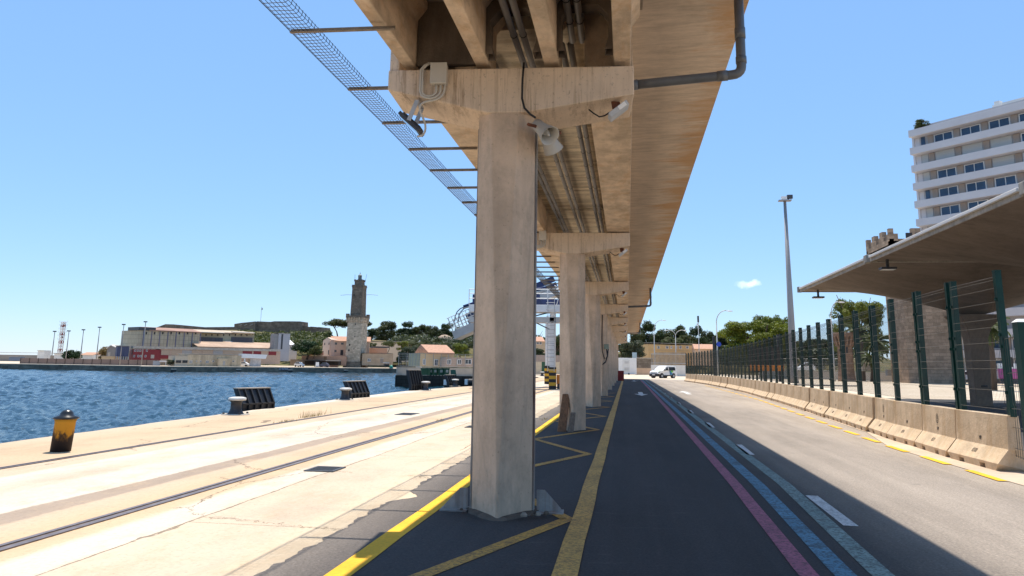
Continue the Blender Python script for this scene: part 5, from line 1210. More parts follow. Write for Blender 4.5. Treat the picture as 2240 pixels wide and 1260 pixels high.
# ---------------------------------------------------------------- boarding gangway behind the pillars
def stripe():
    n = N('hazard_stripes'); sp = n.new('ShaderNodeSeparateXYZ'); n.l(n.co(), sp.inputs[0])
    k = n.math('GREATER_THAN', n.math('MODULO', n.math('MULTIPLY', n.math('ADD', sp.outputs[2], 20.0), 2.2), 1.0), 0.5)
    return n.done(n.mix(k, (0.015, 0.015, 0.017), (0.66, 0.36, 0.02)), 0.55)
HZ = stripe()
g = thing('boarding_gangway', 'white steel boarding gangway with hazard striped feet and a caged ladder behind the pillars', 'gangway', (-5.2, 55, 0))
def G(x, y, Y=55): v = aty(x, y, Y); return Vector((v.x + 5.2, Y - 55, v.z))
zt = G(1212, 683).z
MB().box(-0.16, 0.24, -0.2, 0.2, 1.5, zt).build('leg', MT['white'], g); MB().box(-0.2, 0.28, -0.24, 0.24, 0.0, 1.499).build('leg_base', HZ, g)
q = G(1202, 800, 70); MB().box(q.x - 0.35, q.x + 0.25, 14.6, 15.4, 1.6, zt).build('leg', MT['white'], g); MB().box(q.x - 0.4, q.x + 0.3, 14.5, 15.5, 0.0, 1.599).build('leg_base', HZ, g)
MB().box(0.32, 0.62, 0.0, 0.35, 0.35, 1.0).build('drive_motor', MT['orange'], g, bevel=0.03); MB().box(0.36, 0.7, -0.1, 0.3, 0.0, 0.349).build('drive_motor', MT['iron'], g, bevel=0.03)
m = MB()
for x in (-0.28, 0.18): m.box(x, x + 0.04, -0.55, -0.51, 1.2, zt + 1.0)
k = 1.3
while k < zt + 0.6: m.box(-0.24, 0.18, -0.545, -0.515, k, k + 0.03); k += 0.28
for k in range(9):
    z = 2.2 + k * (zt - 1.6) / 8
    m.tube([(-0.28, -0.53, z), (-0.34, -0.85, z), (-0.05, -1.05, z), (0.26, -0.85, z), (0.2, -0.53, z)], 0.02, 5)
m.build('ladder', MT['galv'], g)
xl, xr = G(1020, 680).x - 5.2, 2.0
MB().box(-6.0, xr, -0.4, 1.2, zt - 0.02, zt + 0.5).build('platform_beam', MT['white'], g, bevel=0.02)
MB().box(-6.0, xr, -0.2, 1.0, zt - 0.75, zt - 0.35).build('lower_beam', MT['galv'], g); m = MB()
for a, b in (((-1.9, 0.4, zt - 0.4), (-0.3, 0.4, zt)), ((0.2, 0.4, zt - 1.4), (-1.9, 0.4, zt - 0.4)), ((-3.9, 0.4, zt - 0.4), (-1.9, 0.4, zt))): m.bar(a, b, 0.08, 0.08)
m.build('struts', MT['dsteel'], g)
m = MB(); z0 = zt + 0.5
for x in [-6 + 0.95 * k for k in range(9)]: m.tube([(x, -0.36, z0), (x, -0.36, z0 + 1.1)], 0.028, 6)
for z in (z0 + 0.45, z0 + 0.8, z0 + 1.1): m.tube([(-6, -0.36, z), (xr, -0.36, z)], 0.028, 6)
m.tube([(0.35, -0.5, z0), (0.55, -0.7, z0 + 0.6), (0.5, -0.6, z0 + 1.2), (0.2, -0.45, z0 + 1.35)], 0.03, 6)
m.build('railing', MT['white'], g)
MB().box(-6, -1.0, 0.9, 1.0, z0, z0 + 0.85).build('side_panel', MT['navy'], g); MB().box(0.9, xr, 0.9, 1.0, z0, z0 + 0.75).build('side_panel', MT['navy'], g)
MB().box(-1.0, 0.88, 0.92, 1.02, z0, z0 + 0.5).build('side_panel', MT['navy'], g)
# sloping seaward arm with its cage and hoops
A, B = G(995, 742, 60), G(1046, 720, 60); 
D = (B - A).normalized(); upv = Vector((-D.z, 0, D.x))
A = A - D * 0.0; E2 = A + D * 9.0
def quadprism(p, q, h0, h1, y0, y1): return MB().loft([[p + upv * h0 + Vector((0, y0, 0)), p + upv * h1 + Vector((0, y0, 0)), p + upv * h1 + Vector((0, y1, 0)), p + upv * h0 + Vector((0, y1, 0))], [q + upv * h0 + Vector((0, y0, 0)), q + upv * h1 + Vector((0, y0, 0)), q + upv * h1 + Vector((0, y1, 0)), q + upv * h0 + Vector((0, y1, 0))]])
fixnormals(quadprism(A, E2, 0, 0.62, -0.1, 2.0).build('ramp_beam', simple('ramp_grey', (0.45, 0.45, 0.44), 0.6, 0.12, 1.5), g))
m = MB(); h0 = 0.62; h1 = 1.75
for y in (-0.05, 1.9):
    m = MB()
    for k in range(12): p = A + D * (0.1 + 0.3 * k); m.tube([p + upv * h0 + Vector((0, y, 0)), p + upv * h1 + Vector((0, y, 0))], 0.022 if k % 3 else 0.04, 5)
    for h in (0.9, 1.15, 1.4, 1.75): m.tube([A + upv * h + Vector((0, y, 0)), A + D * 3.5 + upv * h + Vector((0, y, 0))], 0.025, 5)
    m.build('cage_rail', MT['galv'], g)
fixnormals(quadprism(A + D * 1.15, E2, 0.85, 1.25, 1.95, 2.0).build('side_panel', MT['navy'], g)); fixnormals(quadprism(A + D * 1.15, E2, 1.32, 1.8, 1.95, 2.0).build('side_panel', MT['navy'], g))
for x0 in (995, 1003):
    pts = [G(x0, 703, 60), G(x0 + 0.5, 692, 60), G(x0 + 5, 682, 60), G(x0 + 12, 675, 60), G(x0 + 22, 671, 60), G(x0 + 40, 667, 60)]
    MB().tube(pts, 0.045, 8).build('hoop', simple('hoop_blue_steel', (0.12, 0.15, 0.22), 0.4, 0.1, 3, 0.4), g, True)
fixnormals(MB().tube([G(1014, 671, 60), G(1035, 664, 60), G(1120, 645, 60), G(1200, 628, 60)], 0.13, 10).build('canopy_roll', MT['navy'], g, True)); MB().tube([G(1013, 674, 60), G(1035, 667, 60), G(1120, 650, 60), G(1204, 633, 60)], 0.1, 8).build('canopy_beam', MT['galv'], g, True)

# ---------------------------------------------------------------- inner pier
f = Fac('pier_wall', 'pale concrete wall along the inner pier behind the green bins', 'wall', 868, 104.5, 1040, 109, 0, 823)
f.part('wall', simple('pale_pier_wall', (0.44, 0.38, 0.31), 0.9, 0.15, 0.5), 868, 803, 1040, 824, 0, 0.35); f.part('coping', MT['edge'], 867, 801.5, 1040, 803, -0.08, 0.43)
for a in (889, 908): f.part('pilaster', MT['dsteel'] if a == 889 else MT['edge'], a, 808, a + 1, 823, -0.06, 0)
f = Fac('tall_wire_fence', 'tall wire fence on posts above the pale pier wall', 'fence', 872, 105, 1040, 109.5, 0, 823)
m = MB(); wr = MB(); x0, zt = f.uv(872, 772); x1, zb = f.uv(1040, 802); k = 0
for px in (872, 890, 897, 903, 910, 917, 930, 948, 965, 981, 1000, 1018, 1036): a = f.uv(px, 800)[0]; m.box(a - 0.04, a + 0.04, 0.1, 0.18, zb, zt)
m.box(0, x1, 0.1, 0.16, zt - 0.05, zt); m.build('posts', simple('fence_post_grey', (0.34, 0.31, 0.27), 0.7, 0.1), f.root)
x = 0.2
while x < f.W: wr.tube([(x, 0.14, zb), (x, 0.14, zt)], 0.006, 3, False); x += 0.22
for k in range(7): wr.tube([(0, 0.14, zb + (zt - zb) * k / 7), (x1, 0.14, zb + (zt - zb) * k / 7)], 0.007, 3, False)
wr.build('wire_mesh', MT['galv'], f.root)
for k, (xa, xb) in enumerate(((921, 939), (940, 946), (947, 957), (959, 971), (972, 983))):
    f = Fac('waste_bin', '%s green wheeled bin against the pier wall, counted from the left' % ordw(k), 'bin', xa, 103.4, xb, 103.8, 0, 819, 'green bins on the pier')
    za = f.uv(xa, 806.5)[1]; fixnormals(MB().loft([[(f.W * 0.06, 0.04, 0.12), (f.W * 0.94, 0.04, 0.12), (f.W * 0.94, 0.7, 0.12), (f.W * 0.06, 0.7, 0.12)], [(0, 0, za), (f.W, 0, za), (f.W, 0.8, za), (0, 0.8, za)]]).build('body', MT['binGreen'], f.root)); MB().box(-0.03, f.W + 0.03, -0.05, 0.85, za, za + 0.09).build('lid', MT['binGreen'], f.root)
    if k > 0: MB().box(f.W * 0.3, f.W * 0.75, -0.012, 0.02, za * 0.5, za * 0.85).build('notice', MT['edge'], f.root)
    for xx in (0.15, f.W - 0.15): MB().tube([(xx - 0.05, 0.12, 0.1), (xx + 0.05, 0.12, 0.1)], 0.1, 10).build('wheel', MT['black'], f.root)
f = Fac('green_board', 'dark green board leaning on the pier wall right of the bins', 'board', 986, 103.9, 998, 104.2, 0, 819); z1 = f.uv(986, 809)[1]; fixnormals(MB().loft([[(0, -0.3, 0.02), (f.W, -0.3, 0.02), (f.W, -0.24, 0.02), (0, -0.24, 0.02)], [(-0.05, 0.0, z1), (f.W * 0.85, 0.0, z1), (f.W * 0.85, 0.06, z1), (-0.05, 0.06, z1)]]).build('board', MT['binGreen'], f.root))
f = Fac('yellow_pier_house', 'yellow house with white framed doors behind the tall wire fence', 'house', 920, 118, 992, 121, 0, 800)
f.part('wall', simple('pale_yellow_render', (0.62, 0.44, 0.24), 0.9, 0.08, 0.4), 920, 772, 992, 803, 0, 6)
x0, z0 = f.uv(935, 773); x1, z1 = f.uv(993, 761); fixnormals(MB().prism([(-0.4, z0), (-0.4, z0 + 0.15), (3.4, z1 + 0.5), (6.6, z0 + 0.1)], 'x', x0, x1).build('roof', MT['tan'], f.root))
for a, b, c, d_ in ((926, 930, 786, 797), (951, 957, 787, 799), (963, 969, 787, 799), (978.5, 985.5, 786, 796)): f.win(a, c, b, d_, d=0.1)
f = Fac('pink_annex', 'low pinkish building right of the yellow pier house', 'building', 975, 116, 1040, 118, 0, 800); f.part('wall', simple('dusty_pink_wall', (0.40, 0.29, 0.22), 0.9, 0.15, 0.5), 975, 782, 1040, 803, 0, 4)
for a, b in ((978.5, 985.5), (1001.5, 1008), (1018, 1030)): f.win(a, 787, b, 796, d=0.1)
# seen through the gap right of the nearest pillar
f = Fac('gap_wall', 'cream wall seen through the gap right of the nearest pillar', 'wall', 1160, 120, 1260, 124, 0, 817); f.part('wall', simple('cream_wall', (0.58, 0.47, 0.33), 0.9, 0.1), 1160, 791, 1260, 819, 0, 0.3); f.part('green_gate', MT['binGreen'], 1185, 791.5, 1197, 817, -0.06, 0)
f = Fac('pink_wall', 'pinkish wall above the cream wall in the gap between pillars', 'wall', 1160, 128, 1260, 132, 0, 817); f.part('wall', simple('dusty_wall', (0.36, 0.28, 0.23), 0.9, 0.12), 1160, 776, 1260, 815, 0, 0.5)
f = Fac('gap_house', 'small beige house in the gap between the first two pillars', 'house', 1150, 142, 1194, 143, 0, 800); f.part('wall', simple('beige_render', (0.50, 0.38, 0.25), 0.9, 0.1), 1150, 746, 1194, 800, 0, 6); x0, z0 = f.uv(1149, 746); x1, z1 = f.uv(1192, 739); fixnormals(MB().prism([(-0.4, z0), (3, z1 + 0.3), (6.4, z0)], 'x', x0, x1).build('roof', MT['tan'], f.root))
for a in (1174, 1180.5): f.win(a, 748, a + 4, 753, d=0.1)
ptree('shrub:dark', 1150, 1200, 758, 790, 134, 'clipped dark hedge bush below the small beige house'); ptree('round:pine', 1140, 1200, 716, 800, 168, 'dark tree above the small beige house'); ptree('round:dark', 1185, 1245, 722, 800, 165, 'dark tree behind the white gangway leg')

# ---------------------------------------------------------------- far shore
YQ = lambda x: 190 + max(0, (x - 306)) / (867 - 306) * 62
# breakwater and things on the left
f = Fac('breakwater', 'long grey breakwater closing the harbour at the far left', 'sea wall', -120, 330, 260, 330, -1.5, 790); f.part('wall', simple('breakwater_stone', (0.27, 0.24, 0.21), 0.9, 0.12, 0.2), -120, 774, 260, 803, 0, 4); f.part('parapet', MT['edge'], -120, 769.5, 260, 774, 0.8, 4.2)
f = Fac('white_kiosk', 'small white block on the breakwater', 'building', 83, 322, 95, 322, 0, 790); f.part('wall', MT['wall_white'], 83, 767, 95, 790, 0, 4); f.part('roof', MT['edge'], 82, 766.2, 96, 767.2, -0.3, 4.3)
f = Fac('blue_skip', 'low blue-grey container at the left edge of the far quay', 'container', 20, 205, 42, 205, 0, 790); f.part('body', simple('blue_grey_paint', (0.16, 0.19, 0.24), 0.7, 0.1), 20, 780, 42, 789, 0, 2); f.part('rim', MT['edge'], 19.5, 779.2, 42.5, 780.4, -0.1, 2.1)
f = Fac('white_shed', 'low white shed left of the round tree', 'shed', 119, 222, 150, 222, 0, 790); f.part('wall', MT['wall_white'], 119, 774, 150, 797, 0, 5); f.part('roof', MT['edge'], 118.5, 772.5, 150.5, 774.2, -0.3, 5.3)
f = Fac('pink_roof_shed', 'low shed with a pinkish roof right of the round tree', 'shed', 176, 226, 210, 226, 0, 790); f.part('wall', MT['wall_white'], 176, 776, 210, 797, 0, 6); x0, z0 = f.uv(175, 776); x1, z1 = f.uv(206, 770.5); fixnormals(MB().prism([(-0.3, z0), (3, z1), (6.3, z0)], 'x', x0, x1).build('roof', MT['tan'], f.root))
ptree('round:deep', 134, 175, 761, 792, 214, 'round dark green tree beside the red and white mast')
ptree('shrub:dry', 212, 242, 756, 792, 222, 'brownish scrub mound left of the grey gabled shed', cat='shrub', name='shrub')
# lattice mast
r0 = aty(131, 772, 300); t0 = aty(139, 704, 300); r = thing('lattice_mast', 'leaning-looking red and white lattice mast at the far left', 'mast', (r0.x, 300, 0)); H_ = t0.z
def mastmat():
    n = N('mast_red_white'); sp = n.new('ShaderNodeSeparateXYZ'); n.l(n.co(), sp.inputs[0]); k = n.math('GREATER_THAN', n.math('MODULO', n.math('ADD', n.math('DIVIDE', sp.outputs[2], H_ / 5.0), 0.35), 1.0), 0.68); return n.done(n.mix(k, (0.72, 0.70, 0.68), (0.25, 0.06, 0.05)), 0.6)
m = MB(); h = 0.62
for x, y in ((-h, -h), (h, -h), (h, h), (-h, h)): m.box(x - 0.09, x + 0.09, y - 0.09, y + 0.09, 0, H_)
for k in range(14):
    z0, z1 = H_ * k / 14, H_ * (k + 1) / 14
    for a, b in (((-h, -h), (h, -h)), ((h, -h), (h, h)), ((h, h), (-h, h)), ((-h, h), (-h, -h))): m.bar((*a, z0), (*b, z1), 0.1, 0.1); m.bar((*b, z0), (*a, z1), 0.1, 0.1); m.bar((*a, z1), (*b, z1), 0.08, 0.08)
m.build('frame', mastmat(), r)
m = MB()
for k in range(6): z = H_ * (0.99 - 0.085 * k); m.bar((-1.9, 0, z), (1.9, 0, z), 0.05, 0.05); m.bar((-1.9, 0, z), (-1.9, 0, z + 0.7), 0.05, 0.05); m.bar((1.9, 0, z), (1.9, 0, z + 0.7), 0.05, 0.05)
m.build('aerials', MT['steel'], r); m = MB(); m.lathe([(0, -0.4), (0.5, 0), (0, 0.4)], 12, (0.7, -0.4, H_ * 0.92)); m.lathe([(0, -0.4), (0.5, 0), (0, 0.4)], 12, (0.6, -0.5, H_ * 0.62)); m.build('drum_aerials', simple('dark_red_drum', (0.12, 0.03, 0.03), 0.6, 0.2), r)
for k, (xt, yt, xb, Y, nm) in enumerate(((119, 726, 112, 206, 'leftmost of the tall quay lights, left of the lattice mast'), (148.5, 725, 143, 206, 'tall quay light rising over the round tree'), (181, 722.5, 175, 207, 'tall quay light between the round tree and the scrub mound'), (216, 717, 210, 208, 'tall quay light beside the scrub mound'), (268.5, 711, 262.5, 200, 'tall quay light at the left corner of the big shed'), (315.5, 705, 310, 202, 'tall quay light over the roof of the big shed'))):
    b = aty(xb, 790, Y); t = aty(xt, yt, Y); r = thing('quay_light', nm, 'lamp post', (b.x, Y, 0), 0, 'tall lights on the far quay'); MB().tube([(0, 0, 0), (0, 0, t.z)], [0.16, 0.09], 8).build('pole', MT['mast'], r, True); MB().box(-0.5, 0.35, -0.25, 0.25, t.z, t.z + 0.3).build('lamp_head', MT['dsteel'], r)
# brown panelled wall on the quay
bw = simple('brown_precast', (0.235, 0.165, 0.135), 0.9, 0.1, 0.4)
f = Fac('brown_wall', 'long brown panelled wall on the far quay', 'wall', 43, 201, 346, 203, 0, 799); zt = f.uv(100, 784)[1]; MB().box(0, f.W, 0, 0.25, 0, zt).build('wall', bw, f.root); m = MB(); x = 0
while x < f.W: m.box(x, x + 0.16, -0.1, -0.002, 0, zt + 0.08); x += f.W / 15.3
m.build('posts', simple('dark_wall_post', (0.09, 0.065, 0.055), 0.9, 0.1), f.root)
f = Fac('grey_gable_shed', 'grey gabled shed left of the blue shed', 'shed', 231, 216, 255, 216, 0, 795); x1, z1 = f.uv(243, 756.5); zE = f.uv(243, 763)[1]; fixnormals(MB().prism([(0, 0), (f.W, 0), (f.W, zE), (x1, z1), (0, zE)], 'y', 0, 9).build('wall', simple('grey_render', (0.26, 0.235, 0.215), 0.9, 0.15, 0.3), f.root)); m = MB()
fixnormals(MB().prism([(-0.3, zE), (x1, z1 + 0.05), (f.W + 0.3, zE), (f.W + 0.3, zE + 0.2), (x1, z1 + 0.3), (-0.3, zE + 0.2)], 'y', -0.2, 9.2).build('roof', MT['wall_white'], f.root)); f.part('door', MT['edge'], 237, 770, 240, 784, -0.05, 0)
f = Fac('tan_hut', 'low tan hut before the grey gabled shed', 'hut', 222, 209, 249, 209, 0, 795); f.part('wall', simple('tan_render', (0.55, 0.41, 0.25), 0.9, 0.1), 222, 779.5, 249, 797, 0, 3); f.part('roof', MT['edge'], 221.5, 778.6, 249.5, 779.8, -0.2, 3.2)
def gridmat():
    n = N('gridded_sheet_cladding'); b = n.new('ShaderNodeTexBrick'); b.offset = 0; b.inputs['Scale'].default_value = 1; b.inputs['Brick Width'].default_value = 1.0; b.inputs['Row Height'].default_value = 1.3; b.inputs['Mortar Size'].default_value = 0.06
    b.inputs['Color1'].default_value = (0.52, 0.45, 0.315, 1); b.inputs['Color2'].default_value = (0.45, 0.385, 0.27, 1); b.inputs['Mortar'].default_value = (0.30, 0.265, 0.195, 1)
    sp = n.new('ShaderNodeSeparateXYZ'); n.l(n.co(), sp.inputs[0]); cb = n.new('ShaderNodeCombineXYZ'); n.l(n.math('ADD', sp.outputs[0], sp.outputs[1]), cb.inputs[0]); n.l(sp.outputs[2], cb.inputs[1]); n.l(cb.outputs[0], b.inputs['Vector'])
    col = n.mix(1.0, b.outputs[0], n.ramp(n.noise(0.15, 5, 0.6), [(0.3, 0.8), (0.7, 1.1)]), 'MULTIPLY'); return n.done(col, 0.75)
f = Fac('big_shed', 'tall ageing shed with gridded pale cladding and blue ribs', 'shed', 297, 216, 432, 233, 0, 790); zL = f.uv(297, 722)[1]; zR = f.uv(432, 727)[1]; D_ = 11
fixnormals(MB().loft([[(0, 0, 0), (f.W, 0, 0), (f.W, 0, zL), (0, 0, zL)], [(0, D_, 0), (f.W, D_, 0), (f.W, D_, zL), (0, D_, zL)]]).build('wall', gridmat(), f.root))
m = MB()
for k in range(8): a = f.uv(311 + 17.9 * k, 760)[0]; m.box(a - 0.14, a + 0.14, -0.12, -0.002, 0, zL)
m.build('ribs', simple('faded_blue_rib', (0.16, 0.155, 0.21), 0.7, 0.15), f.root)
fixnormals(MB().prism([(-0.5, zL), (D_ / 2, zL + 0.9), (D_ + 0.3, zL), (D_ + 0.3, zL + 0.25), (D_ / 2, zL + 1.3), (-0.5, zL + 0.25)], 'x', 3, f.W + 0.3).build('roof', simple('faded_red_roof', (0.36, 0.21, 0.155), 0.9, 0.3, 0.15), f.root)); MB().box(-0.3, 5, -0.3, D_ * 0.6, zL, zL + 1.0).build('parapet', MT['dsteel'], f.root)
for k in range(7): f.part('window', MT['black'], 319 + 18 * k, 726, 321.5 + 18 * k, 731.5, -0.04, 0.05)
f = Fac('blue_shed', 'dark blue lean-to at the left foot of the big shed', 'shed', 253, 204, 279, 206, 0, 795); zt = f.uv(260, 757)[1]; MB().box(0, f.W, 0, 4, zt * 0.45, zt).build('cladding', simple('dark_blue_sheet', (0.06, 0.07, 0.13), 0.7, 0.2, 1, stretch=(4, 1, 0.2)), f.root); m = MB()
for k in range(6): m.box(f.W * k / 5 - 0.1, f.W * k / 5 + 0.1, 0, 0.2, 0, zt * 0.45)
m.build('posts', MT['galv'], f.root); MB().box(-0.3, f.W + 0.3, -0.3, 4.3, zt, zt + 0.2).build('roof', MT['edge'], f.root)
bl = simple('blue_grey_sheet', (0.125, 0.12, 0.13), 0.8, 0.12, 0.5, stretch=(3, 1, 0.2)); beige = simple('beige_fibre_roof', (0.47, 0.37, 0.27), 0.9, 0.15, 0.3)
f = Fac('upper_shed', 'long shed with a pale eaves roof and blue-grey sheets, right of the gridded shed', 'shed', 433, 238, 552, 252, 0, 790)
f.part('wall', simple('dirty_cream_wall', (0.45, 0.40, 0.27), 0.9, 0.15, 0.3), 433, 728, 552, 790, 0, 16)
for a, b in ((434, 486), (506, 551)): f.part('sheeting', bl, a, 737, b, 751, -0.25, -0.002)
m = MB()
for a, b in ((434, 487), (505, 553)): 
    xa, za = f.uv(a, 728); xb, zb = f.uv(b, 729); fixnormals(MB().prism([(-2.2, zb + 0.1), (0.0, za + 0.5), (0, za + 0.3), (-2.2, zb - 0.1)], 'x', xa, xb).build('eaves', MT['edge'], f.root))
xa, za = f.uv(432, 727); xb, zb = f.uv(555, 731); fixnormals(MB().prism([(-0.4, za), (9, za + 0.9), (17, za), (17, za + 0.3), (9, za + 1.3), (-0.4, za + 0.3)], 'x', xa, xb).build('roof', beige, f.root)); f.part('awning', MT['white'], 490, 746, 505, 749.5, -1.2, -0.26)
for k in range(9): a = 437 + 12.8 * k; f.part('window', MT['black'], a, 730.5, a + 1.8, 735, -0.06, 0.04)
f = Fac('lean_to_shed', 'low lean-to with a rusty beige roof below the upper shed', 'shed', 431, 228, 612, 248, 0, 790); f.part('wall', simple('pale_dirty_wall', (0.40, 0.36, 0.27), 0.9, 0.15, 0.3), 431, 758, 606, 790, 0, 8)
x0, z0 = f.uv(431, 758.5); x1, z1 = f.uv(612, 757); fixnormals(MB().prism([(-0.8, z0 - 0.1), (9, z0 + 1.9), (9, z0 + 2.1), (-0.8, z0 + 0.12)], 'x', x0, x1).build('roof', simple('rusty_beige_roof', (0.43, 0.295, 0.205), 0.9, 0.25, 0.25), f.root))
f = Fac('red_block', 'long low building, red at its left end with pale garage bays', 'building', 292, 207, 612, 236, 0, 793); salmon = simple('salmon_frame', (0.50, 0.36, 0.27), 0.9, 0.1)
f.part('wall', salmon, 350, 763, 612, 797, 0.1, 6); f.part('red_wall', MT['red'], 292, 763.5, 350, 797, 0, 6); f.part('roof_edge', MT['edge'], 291, 762, 612, 764.2, -0.2, 6)
pale = simple('pale_bay', (0.44, 0.335, 0.245), 0.9, 0.1); gry = simple('grey_shutter', (0.36, 0.34, 0.32), 0.8, 0.08)
for k, a in enumerate((351, 376, 399, 421, 444, 467, 489, 510)): f.part('bay', gry if k in (2, 5) else pale, a, 766, a + 20, 777, 0.0, 0.099)
for a, b in ((531, 551), (555, 571), (588, 604)): f.part('bay', MT['red'], a, 768, b, 777, 0.0, 0.099)
f.part('bay', MT['red'], 350, 776.5, 376, 785, -0.1, 0.099)
for a, c in ((294, 765), (300, 765), (305.5, 765), (320, 765), (292, 777), (301, 777), (306.5, 777), (317, 777)): f.win(a, c, a + 2.6, c + 4, d=0.1)
f.part('door', MT['edge'], 330, 776, 337, 784, -0.05, -0.002)
f = Fac('quay_kiosk', 'small grey kiosk with a white canopy on the far quay edge', 'kiosk', 335, 197, 351, 198, 0, 800); f.part('wall', simple('kiosk_grey', (0.30, 0.31, 0.33), 0.7, 0.1), 335, 789.5, 350, 800, 0, 2); f.part('canopy', MT['white'], 349, 789, 364, 791, -0.5, 1.5); f.part('post', MT['galv'], 362, 791, 363, 800, 0, 0.1)
ptree('shrub:grey', 362, 388, 786, 800, 203, 'low dark hedge between the kiosk and the cream building', cat='shrub', name='shrub')
f = Fac('cream_building', 'stained cream building with a row of small windows on the far quay', 'building', 412, 205, 527, 217, 0, 799); cr = concrete('stained_cream', (0.58, 0.47, 0.325), 0.25, stain=(0.2, 0.15, 0.12), stainamt=0.4, sstretch=(0.5, 0.5, 0.05)); f.part('wall', cr, 412, 775.5, 527, 802, 0, 8); f.part('parapet', MT['edge'], 412, 774.5, 527, 775.6, -0.1, 8.1)
for a, b, c, d_ in ((415, 417.5, 789, 794), (418, 420, 789, 794), (429, 430.5, 789, 792), (438, 440, 789, 792), (451, 453, 789.5, 794), (454, 456, 789.5, 794), (465, 468, 789, 792), (509, 512, 789, 792)): f.win(a, c, b, d_, d=0.08)
f.part('porch', cr, 474, 784, 497, 802, -1.6, 0); f.part('door', gry, 483, 790, 487, 799, -1.66, -1.6)
f = Fac('cream_annex', 'lower cream annex with two dark windows left of the cream building', 'building', 384, 202.5, 412, 205, 0, 799); f.part('wall', simple('grey_cream', (0.47, 0.41, 0.32), 0.9, 0.1), 384, 778, 411.8, 802, 0, 7); f.part('roof', MT['edge'], 383.5, 777, 412, 778.2, -0.1, 7.2)
for a in (385.5, 399.5): f.win(a, 788.5, a + 10, 793.5, simple('dark_frame', (0.05, 0.05, 0.06), 0.5, 0.1), 0.08)
f = Fac('boat_shelter', 'white boat-like shelter roof with a whitewashed end wall', 'shelter', 527, 222, 583, 227, 0, 800); f.part('end_wall', simple('whitewashed_wall', (0.55, 0.5, 0.46), 0.9, 0.3, 0.8), 548, 785, 570, 802, 0, 3)
x0, z0 = f.uv(527, 784); x1, z1 = f.uv(584, 773); fixnormals(MB().loft([[(x0 + (x1 - x0) * a, -0.5, z0 + (z1 - z0) * b) for a, b in ((0, 0.1), (0.95, 0), (1.0, 0.75), (0, 0.85))], [(x0 + (x1 - x0) * a, 3.5, z0 + (z1 - z0) * b) for a, b in ((0, 0.1), (0.95, 0), (1.0, 0.75), (0, 0.85))]]).build('roof', MT['white'], f.root)); f.part('post', MT['white'], 534, 784, 536, 800, 0, 0.3)
p = aty(531, 797, 221); car('parked_car', 'white car parked under the boat-like shelter', p.x, 221, 0.02, R(15), 3.6, 1.4, MT['white'])
f = Fac('silo', 'tall pale grey silo-like block before the green slope', 'silo', 602, 243, 631, 246, 0, 790); f.part('body', simple('silo_grey', (0.42, 0.41, 0.42), 0.7, 0.06, 0.3), 610, 729, 631, 790, 0, 5); f.part('stair_side', simple('silo_shade_grey', (0.28, 0.27, 0.26), 0.8, 0.1, 0.5, stretch=(0.3, 0.3, 3)), 602, 730, 610, 790, 0.3, 4.7); f.part('seam', MT['dsteel'], 616, 731, 617.4, 764, -0.05, 0); f.part('roof', MT['edge'], 602, 728, 631.3, 729.3, -0.2, 5.1)
f = Fac('white_roof_shed', 'shed with a bright white sloping roof right of the silo', 'shed', 631, 256, 648, 258, 0, 790); f.part('wall', MT['wall_white'], 631, 755, 648, 790, 0, 5); x0, z0 = f.uv(630, 755); x1, z1 = f.uv(646, 744); fixnormals(MB().prism([(-0.3, z0), (5, z1), (5, z1 + 0.2), (-0.3, z0 + 0.2)], 'x', x0, x1).build('roof', MT['white'], f.root))
# warning sign and flag board on the quay wall
yq = lambda px: (at(px, 813.5, -1.5).y - 1.2)
f = Fac('warning_sign', 'long dark blue sign with white capitals on the far quay wall', 'sign', 573, at(573, 814, -1.5).y - 1.1, 634, at(634, 814.3, -1.5).y - 1.1, -1.5, 806); f.part('board', simple('sign_navy', (0.02, 0.035, 0.085), 0.6, 0.1), 573, 803.5, 634, 810, -0.05, 0); x0, z0 = f.uv(580, 809.5); x1, z1 = f.uv(632, 804.5)
t = text('ZONA MILITAR NO ENTRAR', 1.0, MT['white'], f.root, ((x0 + x1) / 2, -0.06, (z0 + z1) / 2), (R(90), 0, 0)); t.scale = ((x1 - x0) / 13.6, 0.85, 1)
f = Fac('flag_board', 'small red and yellow painted board left of the blue sign', 'sign', 561, at(561, 814, -1.5).y - 1.1, 571, at(571, 814, -1.5).y - 1.1, -1.5, 806); f.part('red_stripe', simple('board_red', (0.2, 0.06, 0.03), 0.7, 0.1), 561, 804, 571, 806, -0.05, 0); f.part('yellow_stripe', simple('board_yellow', (0.35, 0.2, 0.03), 0.7, 0.1), 561, 806, 571, 808, -0.05, 0); f.part('red_stripe', simple('board_red_low', (0.2, 0.06, 0.03), 0.7, 0.1), 561, 808, 571, 809.6, -0.05, 0)
for k, px in enumerate((386, 527, 639, 760)):
    b_ = at(px, 813.6 + px * 0.002, -1.5); r = thing('quay_fender', ['pale topped fender below the cream annex', 'pale topped fender below the boat shelter', 'pale topped fender right of the blue sign', 'pale topped fender below the lighthouse'][k], 'fender', (b_.x, b_.y - 1.4, -1.4), R(55), 'fenders on the far quay wall'); MB().box(-0.6, 0.6, -0.3, 0.3, -0.3, 0.55).build('block', MT['black'], r); MB().box(-0.62, 0.62, -0.32, 0.32, 0.551, 0.8).build('top', MT['edge'], r)

